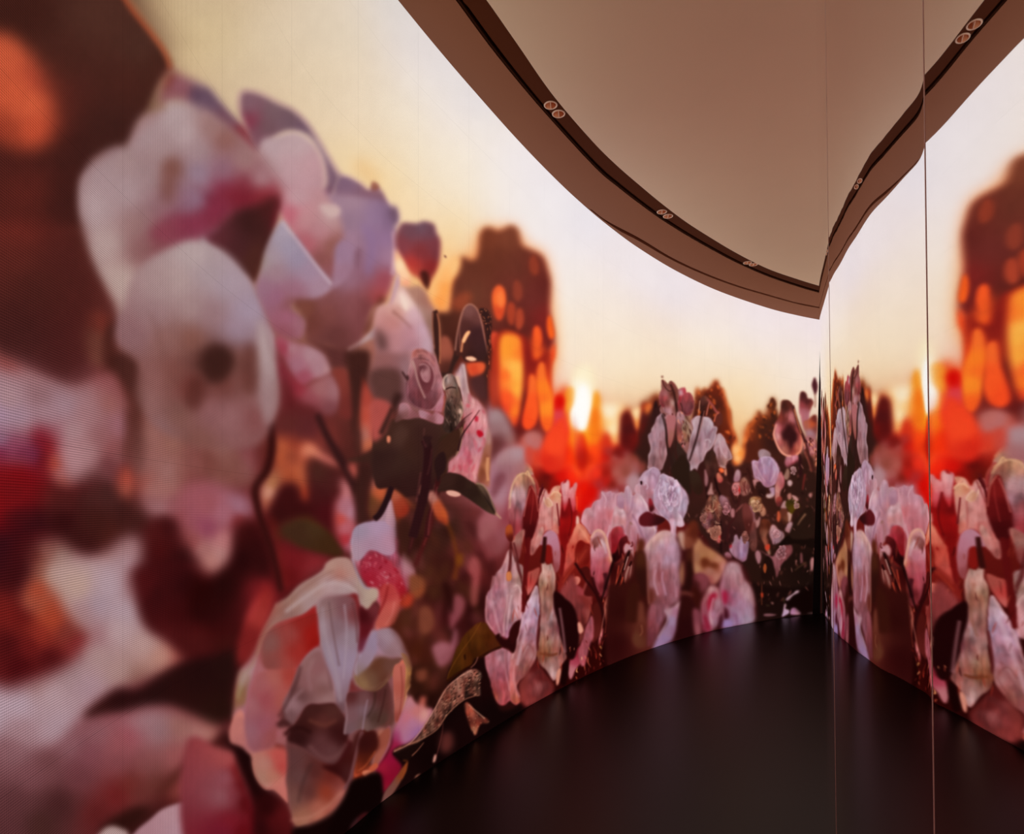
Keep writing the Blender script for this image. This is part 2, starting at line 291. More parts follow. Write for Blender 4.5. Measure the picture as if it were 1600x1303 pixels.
# the picture on the LED wall, as shapes (see paint())
ART = '''
# base field
B 300 10 cbb795 320 100 cdb590 420 60 d6c4a8 500 30 d9c9b1 560 120 e0ccb1 605 50 dccfc4 622 15 cfcbca 450 180 dcc5a4 560 190 e5cfb2 700 180 e8dcd8 745 160 d3d0d6
B 640 60 d9d2d4 690 110 d6d1d6 660 120 e6dad4 800 250 e2dae2 800 300 ebe0e0 860 290 dfd9e4 900 350 e6dee6 920 340 dad6e6 900 450 f0e4dc 880 550 f6e3cb 900 600 fff2da 960 500 f3e2d2 950 560 f5dfc2 1000 420 e9dfe6 1100 500 eedfe0 1060 450 e0d8e6 1200 510 ebdce0 1275 510 e4d4dd 1180 480 e4d6e0 1270 590 efddd2 1000 600 f4dab8 1050 560 f3dec6
B 1110 560 f4ddc2 1150 640 f6cf97 1150 700 fbb468 1210 600 f2d9ba 1240 570 efdcd0 960 620 f8dca8 700 290 efdcc0 640 325 f3d3a6 720 350 f2ce98 600 280 eecb94 690 430 fcb56c 760 310 efe0cf 640 200 ead8bd 380 130 d3bfa0 700 250 ecdcc6
B 200 20 482b21 100 20 3a1f18 20 10 43201a 150 60 42271f 120 150 4a241e 200 150 4a2c24 230 80 4b2f26 170 210 40231d 60 290 4a221d 120 280 3e211c 20 320 6a2a22 60 350 742f25 110 340 4a2620 30 400 583027 100 420 4c2520 20 470 432320 80 500 4a2420 130 470 5c2a25 60 560 482023 110 580 4a2022 10 540 4a2422
B 30 600 a87a7e 100 640 a88488 10 650 b49098 160 640 9a6465 190 600 7a3c34 10 -300 3a1f18 300 -300 b8a080 600 -300 c8c0b8 -100 100 6a3426 -100 600 9a6a6c -100 900 3a1015 -100 1200 6a4048
B 30 740 7a0d18 60 770 6a1018 20 800 6e151c 100 800 4a151a 150 820 3a1516 220 810 4a1e1c 30 850 3a0d14 30 910 2e0e14 60 880 3c1218 70 960 70201e 20 960 5e1418 60 1010 4a0d12 20 1040 4a0f14 100 1010 5c1a1c 250 900 3a1014 260 960 34090f 300 960 4a1014 290 1000 3e0b10 340 940 330b0f 380 900 3a0c10 380 960 3c0c10
B 60 1100 a08088 40 1150 8a6068 20 1200 7a4a55 100 1250 5a3038 60 1290 48262c 170 1240 6a2020 230 1270 2a1210 130 1170 855058 180 1130 8a4a55 240 1180 8a4045 280 1250 5a201e 10 1400 3a1c22 200 1400 301216 500 1400 1a0508
B 500 650 6a302c 560 700 4a221e 430 680 602824 460 800 3a0e14 400 800 6a1e1e 540 800 5a1418 600 760 4c2a24 640 780 3e2420 600 700 4c2c26 700 800 4a221c 640 900 3e1a18 700 900 4a1e1a 650 960 4a1c14 700 980 4c1c18 640 1040 4a2a18 700 1030 34140f 720 920 4a1a16 660 870 421c18 760 850 7a4048 750 900 4a1c20 740 980 3a1010 780 1000 6a3038
B 760 700 8a6a78 770 760 a06e78 790 800 9a6470 800 680 9a5a5a 840 700 a05a58 720 660 7a4a48 700 600 6a3530
B 860 760 a83020 880 700 d02a18 900 740 e83c1c 860 650 d84028 940 700 f0451c 930 760 d82012 960 780 c01a10 880 780 c82014 960 720 d83020 985 740 a02018 990 700 7a201a 1000 760 904038 1010 780 885048 860 800 9a1c14 930 800 d01408 1000 680 5c2820 1030 700 4a2822
B 1070 700 4a221e 1100 760 3a1a17 1150 760 52302a 1150 800 4c2a24 1200 780 4a2622 1240 780 43281f 1260 700 6a4038 1260 860 34201a 1200 860 4a2a25 1150 880 3c1c18 1100 840 5a302c 1220 930 22100e 1180 940 2c1210 1260 940 1e0e0c 1100 950 5a3030 1000 900 5a1a18 950 950 4a1210 900 900 8a2c24 860 850 8a3028 880 1000 3a0c0c 950 1000 360a0a 1050 960 5a2024 1100 980 4c1c20 820 950 4a1412 860 1080 2c0808 760 1060 240a0a 700 1100 1e0a08 600 1200 1c0806 560 1260 140404 640 1160 2a0c0a 760 1150 200806 1000 1100 180505
B 900 0 cfccd4 1200 300 dcd8e4 1100 100 d4d0dc 1000 250 dcd6e2 1280 450 e0d4e0
B 960 600 f8e2c4 1000 640 f8d4a0 1050 640 f8d8ac 1100 540 f5e2ca 1150 600 f5d8ae 1200 640 f2d4b0 1250 600 f1dcc4 1270 640 eed6bc 1230 560 f1e0d4 980 560 f8e6cc 1150 540 f2e4d8 1060 600 f6deb8 820 360 eadfdc 850 420 f0e4de 870 500 f6e4cc
B 290 60 cdb88c 285 110 cfb88e 330 60 d2bd94 250 5 c8b288 300 150 d4bc98 360 100 d8c4a0 700 230 f0e0cc 760 230 eee2da 640 250 ecd8ba 720 270 f3e2c8 560 60 dccdb4 660 150 e8dccc 600 150 e4d4bc 500 120 ddcaac 540 250 e8cda0 780 280 f2e6da 850 330 efe6e2
# --- top-left tile
O 0 0 4.01
F 5 | 770,-40 860,90 960,220 1040,340 1075,430 1000,520 900,720 800,900 640,960 560,1060 500,1220 520,1400 0,1400 -300,1000 -300,-500 600,-500 | 600,100,4c2f26 900,300,4c3128 800,500,47261f 400,400,46261f 150,100,3d1f19 100,900,4a231e 400,900,3d201c 700,800,3f231e 1000,400,42241c 200,1200,5c2821 400,1250,40201c 450,600,4c2620
L 3.5 | 745,-60 850,90 950,215 1035,335 1070,440 | 6 5 a84c2c .85
L 3 | 790,-40 880,90 975,215 1055,335 1085,420 | 7 4 c08058 .4
F 11 | 0,210 150,290 240,400 320,560 360,720 340,850 250,930 100,940 0,900 -300,820 -300,300 | 100,600,c25a3a 0,350,bc583a 200,800,c05638 250,500,a84a34 0,850,8a3a28 200,650,cc6240 50,850,a04830
F 16 | 280,360 400,520 440,760 400,900 300,940 340,700 260,480 | 7a3226 | .5
F 6 | 880,740 1000,700 1100,690 1240,760 1303,860 1303,1303 900,1303 820,1000 820,880 | 950,800,a08482 1100,800,a89296 1000,950,ac989c 1200,900,a08e96 900,1050,a08084 1250,1050,6c464e 1050,1150,78483e 1050,1250,7a4a44 1200,1200,8c6c92 1100,1280,88627a 860,1250,9a8082 1300,1250,7a2848
F 6 | 740,925 840,1010 860,1150 880,1400 560,1400 500,1200 560,1030 640,960 | 700,980,7e6468 750,1050,a08c98 700,1150,b4a4ac 600,1200,a8989a 800,1200,a08490 650,1000,8a6c68 760,1290,b09c9c
F 7 | 1050,440 1150,480 1303,560 1400,700 1500,860 1400,860 1250,740 1120,640 1030,660 1000,620 | 1120,540,8a5a6a 1250,600,5c4664 1100,620,8a5c60 1303,660,64506c 1050,500,7a4038
F 6 | 1250,740 1400,840 1500,960 1400,1000 1303,900 | a8888c | .6
# --- tile 0,325 : outer petals
O 0 325 4.01
F 6 | 530,-200 700,-260 1000,-300 1303,-200 1400,0 1400,400 1350,900 1303,1303 1280,1500 1100,1750 900,1500 860,1303 800,1000 740,860 730,640 680,520 600,370 545,220 515,80 520,-100 | 600,0,a48c8c 560,150,8c6c6a 640,250,ac9a94 720,380,b0a098 800,500,b4a096 760,600,9a7a74 750,750,947c84 760,860,8a6058 700,100,b4a4a0 780,200,a08a88 850,100,8a6460 900,200,80544e 850,300,74505c 850,400,8a6864 950,320,7a3e48 1000,400,926c68 1100,150,823c52 1100,50,8c6c92 1250,150,7c2040 1050,280,7a3038 1180,250,ac989a 1150,350,b0a0a4 1250,400,a89ca8 1250,550,9a90a8 1000,550,987474 1100,500,94767c 950,700,8c6460 1150,700,967c90 900,850,80584e 1100,800,744038 1000,900,6a3a30 1250,800,6e4a40 1000,1000,6c3830 1150,1050,6a2e28 1250,1120,442019 1000,1100,846058 1050,1200,8a6860 1200,1200,74483e 950,1250,864440 1300,1000,60342c 1100,1300,8c6a64 1280,1300,6a3a34
F 6 | 560,640 640,660 700,700 680,800 680,900 640,990 560,960 520,860 520,740 | 600,700,783c30 560,820,7c5040 620,900,74483c 640,700,74342a
F 7 | 700,700 730,720 740,800 720,880 800,920 860,960 880,1050 920,1150 960,1200 900,1303 830,1350 800,1200 740,1050 660,1000 650,820 | 700,750,44241f 700,850,4c261f 800,980,40211c 820,1080,3f1f1a 860,1200,5c2820 880,1300,5a2a20
F 7 | 620,1060 720,1060 780,1180 820,1303 830,1500 700,1600 300,1600 -100,1500 -100,860 60,940 200,1020 350,1090 480,1130 540,1110 | 50,960,8a4c48 650,1100,90585a 500,1180,8c6464 200,1100,9a7476 100,1200,a88890 400,1200,947880 700,1200,8c5454 300,1280,a48088 600,1280,946a68 0,1100,a07c80 0,1280,9c7c92
# --- tile 325,0
O 325 0 4.01
F 5 | -30,560 60,640 160,740 250,820 320,930 260,960 160,870 60,780 -60,700 | 0,640,6a5470 120,740,6c4c66 230,850,7a2438 290,920,741a30 -30,600,64506c
F 4.5 | 215,580 320,590 440,650 530,690 610,760 680,860 740,960 800,1060 830,1110 790,1220 740,1303 680,1290 700,1200 740,1150 720,1000 640,860 520,820 420,860 340,950 300,960 240,800 205,700 | 260,650,7e6272 400,700,78626c 500,750,705a68 600,820,6c5670 700,950,7a6484 780,1100,78607a 320,850,7a5468 270,760,843858 360,800,6e5860 740,1250,74506c
L 3 | 205,690 190,650 210,575 330,580 450,645 540,690 620,765 700,880 780,1010 830,1100 | 3 3 c39a98 .7
F 5 | -40,720 80,790 200,880 300,980 400,1050 440,1180 500,1260 560,1303 400,1303 100,1303 -60,1200 | 60,800,a88c90 200,950,ac9498 100,960,70484a 150,1000,744a40 300,1100,a08084 230,1100,74484a 20,1050,8a7090 80,1120,8a6888 200,1200,8a3048 120,1240,8a3a5a 300,1260,76363a 420,1260,84404a 0,1250,7a4a6c 400,1160,b498a0
F 4.5 | 340,880 420,860 540,830 640,880 710,980 740,1120 720,1220 690,1303 520,1303 470,1220 380,1100 310,1000 | 400,920,b49ea4 550,900,b8a0a4 500,1050,b898a0 650,1050,ba949c 600,1200,b894a0 700,1150,b08c94 360,1050,ac9494 500,1250,a8808a
F 4 | 720,1280 760,1260 820,1270 840,1340 760,1400 700,1360 | b49698
F 3 | 820,1110 880,1110 960,1150 1010,1190 1040,1150 1070,1170 1110,1230 1130,1303 1160,1400 800,1400 780,1250 | 880,1150,7c6484 1000,1230,805f78 1090,1260,7a5a6e 860,1280,80627c 950,1290,8a6c84 1120,1350,86709a 820,1380,a08090
L 2 | 835,1100 900,1105 970,1150 1015,1185 | 2 2 d6b0a8 .7
F 2 | 1030,1140 1060,1150 1072,1185 1030,1195 | 7c4a48
F 8 | 900,1040 980,1000 1060,1080 1090,1180 1000,1150 | e8ba80 | .55
# --- tile 325,325
O 325 325 4.01
F 4 | 830,-80 1000,-60 1110,-40 1190,40 1180,120 1190,260 1170,420 1120,560 1030,640 980,800 930,870 850,900 760,860 620,820 600,650 540,600 500,400 520,200 700,-60 | 900,80,8e7692 1050,60,8c76a0 1100,200,8a70a0 900,200,9a7c98 850,300,90708a 1050,300,8c7098 1150,300,a080a0 880,450,8e6c86 1000,400,84607a 1100,450,944a5a 900,600,805054 1000,620,6c3e40 750,650,784844 800,800,643a38 650,700,6a3c34 1080,560,a04a48 720,560,7e5050 900,-40,9c8298 1150,60,766088
F 4 | 1180,-10 1190,60 1180,110 1160,80 1140,20 | 6a5470
F 4 | 430,-60 520,-120 700,-120 760,-60 830,60 850,160 840,260 800,400 760,440 650,340 560,200 480,90 | 600,60,b88c90 700,140,b0828c 520,40,b8647c 620,220,a86070 760,60,b49494 780,240,8a5c54 720,330,80504c 750,400,8a5860 560,-60,b898a0
F 3 | 700,-10 760,-20 820,-10 830,40 760,60 | c4a8a4
F 3.5 | 800,250 860,200 930,260 900,400 830,480 780,500 790,400 | 850,280,94789a 850,420,967490 820,480,9a7a94
F 3 | 920,280 960,250 960,330 930,380 | 7a5870 | .7
F 4 | 960,100 1040,140 1060,260 1020,420 980,380 1000,260 | 8a72a8 | .6
L 2.2 | 1165,150 1175,280 1160,420 | 6 9 b892a8 .8
F 4 | 200,-60 420,-60 440,20 420,120 340,360 290,480 240,420 120,340 0,240 -60,200 -60,-60 | 100,0,70284c 50,120,823c60 200,160,3c201e 300,100,3e201c 250,280,3a1f1e 300,380,4c2820 400,40,7c1c38 100,240,4c2428 0,60,84385c 330,200,40221f
F 4 | -60,200 20,240 150,340 230,420 300,540 380,700 420,860 440,1100 420,1303 350,1400 -60,1400 | 50,320,a89ca8 150,420,a496a6 200,520,a090a8 270,640,9c88a8 100,600,9c8490 40,500,846450 60,430,907870 300,800,86586c 150,750,907470 20,700,7c5040 100,850,86665e 380,820,a0848c 400,1100,90726c 300,1000,5a3028 100,1000,5a3028 200,1150,88565a 50,1150,84565c 200,1280,7e4c50 400,1280,8a6c6c
F 6 | 20,940 110,940 150,1010 120,1080 60,1110 20,1060 | 3c1f18
F 8 | 240,900 340,880 350,1000 340,1150 300,1200 270,1080 | 5c2e28 | .8
F 4 | 360,740 400,780 430,900 440,1100 420,1250 360,1303 340,1150 370,950 350,830 | 390,820,a88c94 400,1000,947470 400,1200,907074
L 2 | 440,1000 445,1100 | 2 2 9a6a60 .5
F 3.5 | 460,85 520,150 600,250 690,370 780,480 740,540 640,580 540,590 530,640 600,690 605,760 570,820 450,800 400,740 340,620 300,520 330,400 360,250 | 450,160,a49ab0 500,250,9890ac 560,320,9288a8 640,400,9a84a2 700,500,a0849c 400,300,a090a0 420,400,9a7e8c 350,500,94708c 430,550,926488 540,520,966c88 520,600,80504e 500,680,986080 570,720,96687a 480,780,885060 350,330,a0928c
L 1.6 | 465,90 540,180 620,285 700,390 775,480 | 3 4 c3b2c4 .85
F 4 | 540,590 600,570 680,600 640,680 600,690 | 74463a | .8
F 3.5 | 440,800 560,850 650,870 730,910 780,1000 740,1060 660,1080 600,1120 540,1080 480,960 430,880 | 520,880,a07884 650,920,a4808c 700,1000,a07a88 560,980,9a6a80 600,1060,944e66 480,880,943e58 750,1010,ac848a
F 4 | 600,1110 680,1080 760,1040 820,1090 835,1180 810,1270 750,1303 600,1303 520,1230 480,1100 460,1000 520,1040 | 700,1140,98686a 790,1150,946a72 650,1200,8c4a58 560,1130,8a3044 760,1260,74444c 640,1280,6a3034
F 6 | 420,900 480,960 520,1100 560,1200 700,1303 700,1450 420,1450 430,1200 | 500,1200,5e2026 450,1000,742a3c 560,1290,5a2226 450,1303,5e2626 600,1400,582524
F 4 | 620,820 740,860 840,880 900,900 880,1000 780,1010 740,920 660,860 | 5a3230
L 4 | 1100,560 1060,640 1010,740 985,790 | 10 6 54281f .85
F 2.5 | 1195,400 1215,430 1190,560 1150,680 1110,740 1090,710 1140,600 1170,480 | 1190,450,b896a4 1150,620,b08498 1110,720,b890a0
F 2.5 | 1100,715 1120,760 1100,810 1000,840 900,900 880,880 960,830 1030,770 | 1080,760,b8a4b0 1000,810,b09898 920,880,8a6260
F 5 | 1200,500 1260,540 1303,620 1400,720 1400,1250 1200,1260 1100,1240 1040,1180 1000,1000 1000,850 1110,790 1150,650 | 1220,560,d8b8b0 1230,640,d2a8a4 1280,700,b48488 1200,760,b47c78 1250,900,b08084 1100,950,96685c 1150,1100,8c6460 1250,1150,80585a 1060,1100,845048 1300,850,b090a0 1180,680,6a4038 1050,900,a0685c
F 2.5 | 1165,660 1210,680 1270,740 1265,760 1200,700 1160,680 | 6a443c
F 3.5 | 1080,820 1120,820 1125,860 1100,880 1080,860 | 3a2622
F 4 | 870,910 1010,900 1010,1050 960,1150 940,1303 930,1400 905,1400 900,1200 870,1000 | 42241f
F 3 | 950,1050 1010,1130 1060,1220 1110,1240 1150,1303 1140,1400 960,1400 960,1200 | 1000,1250,b0503c 1100,1280,c05c48 1050,1200,a84a38 970,1130,903c30
F 3 | 780,1020 860,1010 900,1100 910,1303 830,1303 830,1150 | 840,1080,7c3c34 870,1250,6c302c
# seam pieces, rose behind (633-692)
O 600 325 4.343
F 3 | 110,120 140,100 230,105 270,90 340,110 360,170 385,220 385,300 370,400 330,480 290,540 240,480 170,440 130,360 90,300 80,200 | 250,130,6c5468 180,160,6e4c5c 330,160,6a4a5c 130,250,7e4450 250,300,7c3a40 350,250,76404c 200,380,a83c38 320,400,7c2c2c 290,500,7a3a30 180,430,c05844 380,300,703c48
F 2 | 250,440 300,440 310,540 290,560 | 3c1c18 | .8
F 1 | 410,322 424,330 424,345 412,340 | 5c4040
F 3 | 80,280 120,350 170,450 180,520 130,540 100,450 75,400 | 100,380,fbd8b0 150,440,fcc8a0 160,520,f0a080 90,330,f8b888
F 3.5 | 170,540 240,530 300,580 330,640 360,720 380,960 340,1000 300,900 220,760 150,620 110,550 | 200,580,a88070 280,640,9a6c60 300,800,8c6c60 340,900,80605a 230,700,a88c84
F 3 | 110,540 150,560 240,700 300,830 330,930 310,1000 220,960 100,1000 -40,1000 -60,700 60,640 | 150,650,eed0c0 120,600,e0b8b0 200,720,c8a4b0 260,830,bc9cb0 300,920,b498a8 180,850,b0808c 60,780,b47c78 60,900,ac7c80 200,930,a07684 100,700,c08a80
F 2 | 110,575 150,610 165,680 150,700 120,640 | f0d4c4 | .7
L 1.6 | 60,700 130,760 190,820 | 3 1.5 7c544c .8
F 6 | -60,820 10,870 20,960 -20,1000 | 3a2622 | .8
F 4 | -60,1000 100,990 180,1000 170,1303 -60,1303 | 60,1100,80585a 60,1250,7c5460 150,1100,907078 0,1050,8a5e5c
# --- tile 0,600
O 0 600 4.01
F 9 | -100,-40 150,-20 300,0 450,60 560,20 700,60 780,150 820,280 780,400 740,520 720,640 500,620 380,640 300,500 250,320 120,260 -100,280 | 50,100,a88c90 250,60,907076 400,140,a08896 550,180,a07c80 700,120,94645f 760,260,966a78 450,300,ac9094 560,420,a07c7c 450,450,b08890 640,350,94686a 680,500,6c3c40 560,600,5c3434 350,300,9a6a78 100,220,a08aa0 0,180,a28cac 300,200,a08490 700,400,8c5454
F 9 | 170,340 250,260 340,330 380,450 380,560 300,620 200,560 150,450 | 250,330,7a2038 330,400,7e1a28 280,480,641424 200,450,6a2a58 350,480,94382c
F 9 | -100,280 0,300 150,320 200,400 180,480 -100,500 | 0,340,8a6c90 100,380,8a4a6c 150,440,6c2850 0,440,7c305c
F 8 | 310,480 360,460 420,560 450,640 400,680 340,600 | 350,500,a84434 400,620,9a5044 370,560,a0605c
F 10 | 380,420 520,360 600,420 560,560 480,600 440,640 400,540 | b08c90 | .7
F 9 | -100,620 200,640 300,620 420,650 540,660 640,600 720,640 800,700 920,760 940,860 860,930 760,960 640,1040 500,1050 380,990 280,940 120,980 0,1200 -100,1200 | 100,700,641c1e 300,700,5a2220 400,740,50201f 600,700,4c2826 700,680,4a2a28 800,800,3c1c1a 600,850,401d19 400,850,330f11 200,850,34101a 500,980,3c1817 700,950,4a211b 0,750,781a1c 100,900,3a0e18 900,820,42201c 0,1000,38101c 850,740,5c302c
F 9 | 860,300 900,160 1000,60 1200,0 1400,50 1400,700 1300,640 1200,720 1100,760 950,760 880,700 840,560 850,420 | 900,500,98706c 950,350,987068 1000,200,8c6058 1100,100,82584c 1250,100,60342a 1250,300,64402f 1100,350,98705f 1050,550,a0807c 950,650,a8827c 1150,560,906058 1250,600,7c3830 1200,450,80564c 900,620,a04c40 1300,400,6a4a3c 1300,650,924a4c
F 7 | 780,520 830,540 850,620 830,700 760,700 740,600 | 800,580,a85040 790,680,a05848
F 7 | 800,150 860,200 840,350 800,480 770,430 800,300 | 5c3028
F 9 | 900,700 1000,720 1150,700 1300,640 1400,700 1400,1200 1303,1180 1240,1080 1160,960 1100,860 1000,860 920,800 | 1000,780,9c7478 1100,780,946068 1250,760,985a6a 1200,900,7c2c38 1300,1000,b07a7a 1290,900,9c5c70 1150,820,8a4448
F 8 | 1030,830 1130,880 1200,1000 1260,1120 1303,1200 1303,1500 860,1500 870,1250 900,1000 940,880 | 1050,900,3a1114 1150,1100,280c0e 1000,1050,4a1214 950,1200,3e0f12 1200,1250,360e10 1150,950,4a1518 960,920,561c1c
F 9 | 120,1400 200,1180 180,1060 280,980 380,990 480,1060 560,1100 680,1040 780,960 860,960 890,1010 880,1150 840,1300 800,1500 1000,1700 700,1800 300,1500 | 220,1080,5c2420 300,1040,8a5c54 400,1080,947c72 500,1120,9c7c7c 650,1090,a07a74 780,1020,9c7c7c 850,1050,a48286 820,1150,b49ca8 700,1200,a08c96 500,1250,b49e9a 350,1200,b09880 250,1150,8a5444 250,1280,a4482e 800,1280,9c8690 600,1300,ac9aa8 420,1290,c0a48c
# --- tile 0,900
O 0 900 3.233
F 10 | -80,140 60,100 150,200 240,90 300,60 330,150 400,240 470,310 420,400 340,460 220,500 100,520 -80,540 | 100,200,641a18 220,170,a04a30 260,220,a84a30 60,200,70201c 350,280,7a3830 200,300,8a3226 50,350,4c1216 400,340,7a2a2c 250,420,501418 100,460,480e14 -40,500,5c1a1c 150,350,641a1a
F 10 | 260,-60 700,-60 700,60 720,180 760,260 860,320 930,400 880,460 760,520 620,570 500,640 400,740 320,840 200,900 -80,920 -80,560 60,580 220,520 350,450 440,360 480,290 400,220 320,120 | 400,60,bca494 560,60,b4a4b0 500,150,a496a8 620,180,b0a0ac 420,190,a08080 680,60,9c7478 600,280,b8a4a4 720,350,b49a94 820,420,b48c7c 900,410,b0685c 500,400,ac9490 350,480,a08a8c 600,480,ac928c 700,510,906c60 450,560,a8909c 250,600,b4a0a8 100,650,b4a4b4 300,750,ac98a4 100,780,a0848c 200,550,a0807c 50,880,846068 480,300,966c74 -40,700,b4a4b4
F 8 | 700,-60 1240,-60 1260,60 1240,200 1200,300 1200,380 1000,410 930,400 840,320 750,260 710,150 | 800,100,380e12 900,200,3c0d10 850,300,4c1618 1040,60,641c20 1040,180,5c1418 950,50,2c0a0e 1150,100,2c0a0c 1100,250,380c0c 1000,350,4a1616 1150,350,3c1210 730,60,4c1418
F 6 | 430,700 520,620 600,570 700,570 850,480 960,430 1080,400 1200,370 1210,420 1190,560 1180,660 1225,655 1200,700 1100,760 1060,760 960,700 850,660 740,670 620,700 520,710 460,730 | 600,620,2c1011 800,600,281010 1000,500,240d0d 1150,450,26100e 1100,700,28120d 900,640,2c100e 500,690,341412
F 9 | 420,740 520,715 640,700 740,670 850,670 960,710 1100,770 1120,800 1060,860 940,960 850,1040 780,1130 700,1200 600,1220 500,1280 400,1500 -80,1500 -80,900 150,880 300,850 | 500,800,8a606a 600,850,94585e 700,750,a07c84 740,720,9c8088 660,800,984c5c 800,780,8c747c 900,760,94685f 1000,800,a0726c 1080,800,b07c70 600,950,804c54 750,950,80504f 900,900,945454 450,900,7c4a58 400,1000,683c44 650,1050,6c2c24 600,1100,6c1c1e 700,1100,643430 800,1060,5c3028 500,1200,5c2020 300,1150,442424 150,1000,785058 100,1150,5c383c 100,880,8c6a72 250,950,70484c 200,1250,442824 50,1280,583438 350,850,8a6670
F 6 | 1130,800 1150,850 1060,910 960,990 860,1080 800,1120 840,1040 940,950 1040,870 | 1100,850,3c1412 900,1020,522820 1000,930,46201a
F 7 | 850,1110 940,1010 1010,970 1060,940 1040,1060 1040,1180 960,1140 900,1130 | 950,1080,944c48 1000,1000,8a4c44 900,1120,7c4038
F 5 | 1010,990 1040,980 1060,1060 1065,1160 1030,1140 | 2c100e
F 6 | 500,1290 560,1230 680,1170 760,1180 700,1260 640,1303 560,1303 | 301410
F 2.5 | 680,1300 760,1230 820,1180 900,1150 960,1142 1010,1155 1050,1180 1070,1240 1100,1280 1130,1290 1160,1400 640,1400 | 760,1260,a88490 850,1200,b08e98 960,1200,ac8c98 1050,1260,987c84 900,1300,ac8c9c
F 3 | 510,1295 560,1265 610,1275 650,1303 650,1400 450,1400 | b09c98
F 6 | 1065,920 1120,880 1180,900 1230,1000 1303,1100 1303,1400 1150,1400 1080,1250 1060,1180 1070,1060 | 1090,1000,9c6c6c 1150,950,a05050 1100,1150,944a5c 1180,1050,78202c 1200,1150,5c0c18 1180,1280,6c1434 1280,1250,5a0814 1130,1050,9a6468
F 7 | 1130,780 1180,800 1240,860 1293,900 1293,1050 1240,980 1180,900 1140,860 | 240a0a
# --- tile 300,600
O 300 600 4.01
F 8 | -20,0 60,-20 480,-40 540,40 530,160 480,230 400,300 400,560 380,640 280,640 100,620 -40,620 | 60,60,4c2620 160,80,8a5e60 100,180,8a5e58 240,150,94686c 350,120,80484c 450,100,9a7470 500,150,8c686c 300,300,7c4448 200,380,80605a 100,300,70443c 380,250,6c4644 100,480,5a2820 240,500,6e463c 350,450,844a50 30,500,7c4844 200,650,8a5c54 300,600,74443e
F 9 | 0,620 200,640 350,700 390,760 380,840 320,900 280,960 260,1060 220,1150 140,1210 60,1150 20,1060 -60,950 -60,700 | 100,750,985864 300,760,9a708a 200,820,a0687c 100,900,8a4868 200,1000,b47878 120,1100,b07c74 180,1060,b08480 350,780,946880 300,860,7a2c30 0,1000,8c4c4c 60,1050,9c6c68
F 8 | 280,900 380,860 440,900 500,1100 560,1303 560,1500 0,1500 0,1200 80,1220 180,1180 260,1080 | 350,950,3a0f10 300,1100,24080a 200,1250,260a0a 450,1150,2c0c0d 440,1280,7c2028 400,1000,300c0e 60,1250,280606
F 8 | 480,240 620,180 800,200 900,300 900,420 700,380 560,320 | 600,220,5c2a28 750,250,56262a 850,300,74342e
F 7 | 530,330 620,340 700,360 780,380 760,440 720,520 740,640 740,740 690,740 660,640 560,620 520,560 520,440 | 560,400,b05c3c 540,440,b85e38 620,450,84402f 720,420,b86048 700,560,b06040 620,600,9c4c30 710,720,c04c2c 640,370,8c3c2c
F 5 | 710,380 760,390 850,450 920,500 900,530 800,490 740,450 700,450 | 740,410,cc8064 850,480,b86860
F 7 | 430,680 460,600 530,540 550,620 530,700 480,790 440,780 | 480,680,d09880 510,620,b07850 470,760,b06a50
F 6 | 740,480 820,500 920,540 940,620 900,750 880,900 760,880 600,860 500,920 490,800 540,690 580,640 660,640 690,740 730,730 | 800,560,4a2a22 880,600,4c2020 780,680,42181a 600,720,3a1012 700,800,380e10 560,850,361010 850,800,48101a
F 5 | 520,950 560,880 640,840 740,830 850,920 920,990 950,1080 860,1080 740,1050 640,1020 560,980 | 600,900,46261a 750,900,4c2c18 850,1000,422814 900,1050,3a2010
F 7 | 560,990 640,1030 760,1060 860,1090 850,1150 760,1200 680,1260 620,1303 560,1303 520,1150 | 650,1100,6c1a22 780,1120,7a242c 600,1200,601418 800,1160,7c3038
L 5 | 500,840 540,1000 560,1150 590,1290 | 7 4 6e2018 .8
L 3.2 | 490,240 500,400 470,540 400,650 415,780 450,900 500,1050 540,1200 560,1303 | 13 8 34100f
F 5 | 930,600 980,620 1020,700 1040,850 1020,1000 990,1060 940,1020 900,900 900,760 940,680 | 970,650,b47478 960,780,a06a7c 1000,800,a87c94 930,850,b44c44 960,900,a86070 960,980,a0303c 990,1020,a46480
L 3 | 785,190 850,330 920,450 1000,590 1050,680 | 9 15 34191a
F 4 | 1060,20 1130,60 1200,120 1230,200 1220,300 1180,380 1120,410 1060,430 1050,300 1050,150 | 1100,100,9c4438 1180,180,c4685a 1150,280,b85a48 1110,380,b06448 1100,200,a84a3a 1080,320,a06a60 1200,160,b87474
F 4 | 1000,-80 1080,-80 1060,60 1050,200 1060,440 1030,430 1020,250 1000,60 | 40231f
F 4 | 1120,-80 1303,-80 1303,100 1180,130 1130,60 | 5a3c38
L 3 | 1303,60 1250,180 1220,300 1180,400 1150,450 | 12 12 3a221f
F 2.5 | 970,480 1060,450 1140,420 1240,390 1303,300 1400,300 1400,640 1303,660 1260,700 1200,800 1140,850 1120,700 1140,560 1110,500 1060,500 | 1100,460,3f2620 1250,500,44291f 1250,600,42271e
F 4 | 980,510 1040,510 1050,560 1030,600 | b05a50
F 3 | 1140,560 1190,620 1230,660 1190,760 1140,850 1100,830 1110,680 | 1140,600,94584c 1180,680,b85c38 1120,740,5c3c24 1150,800,643a28 1130,580,a06460
F 2 | 1210,340 1240,340 1240,370 1220,375 | c05e48
F 4 | 1040,500 1110,500 1140,560 1110,660 1100,800 1130,860 1040,890 1030,780 1010,660 1040,560 | 3c201c
L 1.6 | 1260,650 1230,760 1180,840 | 12 9 2c1413
F 3 | 1270,680 1303,700 1400,780 1400,860 1280,860 1270,760 | b05a34
# petal 555-650,780..
O 300 600 4.01
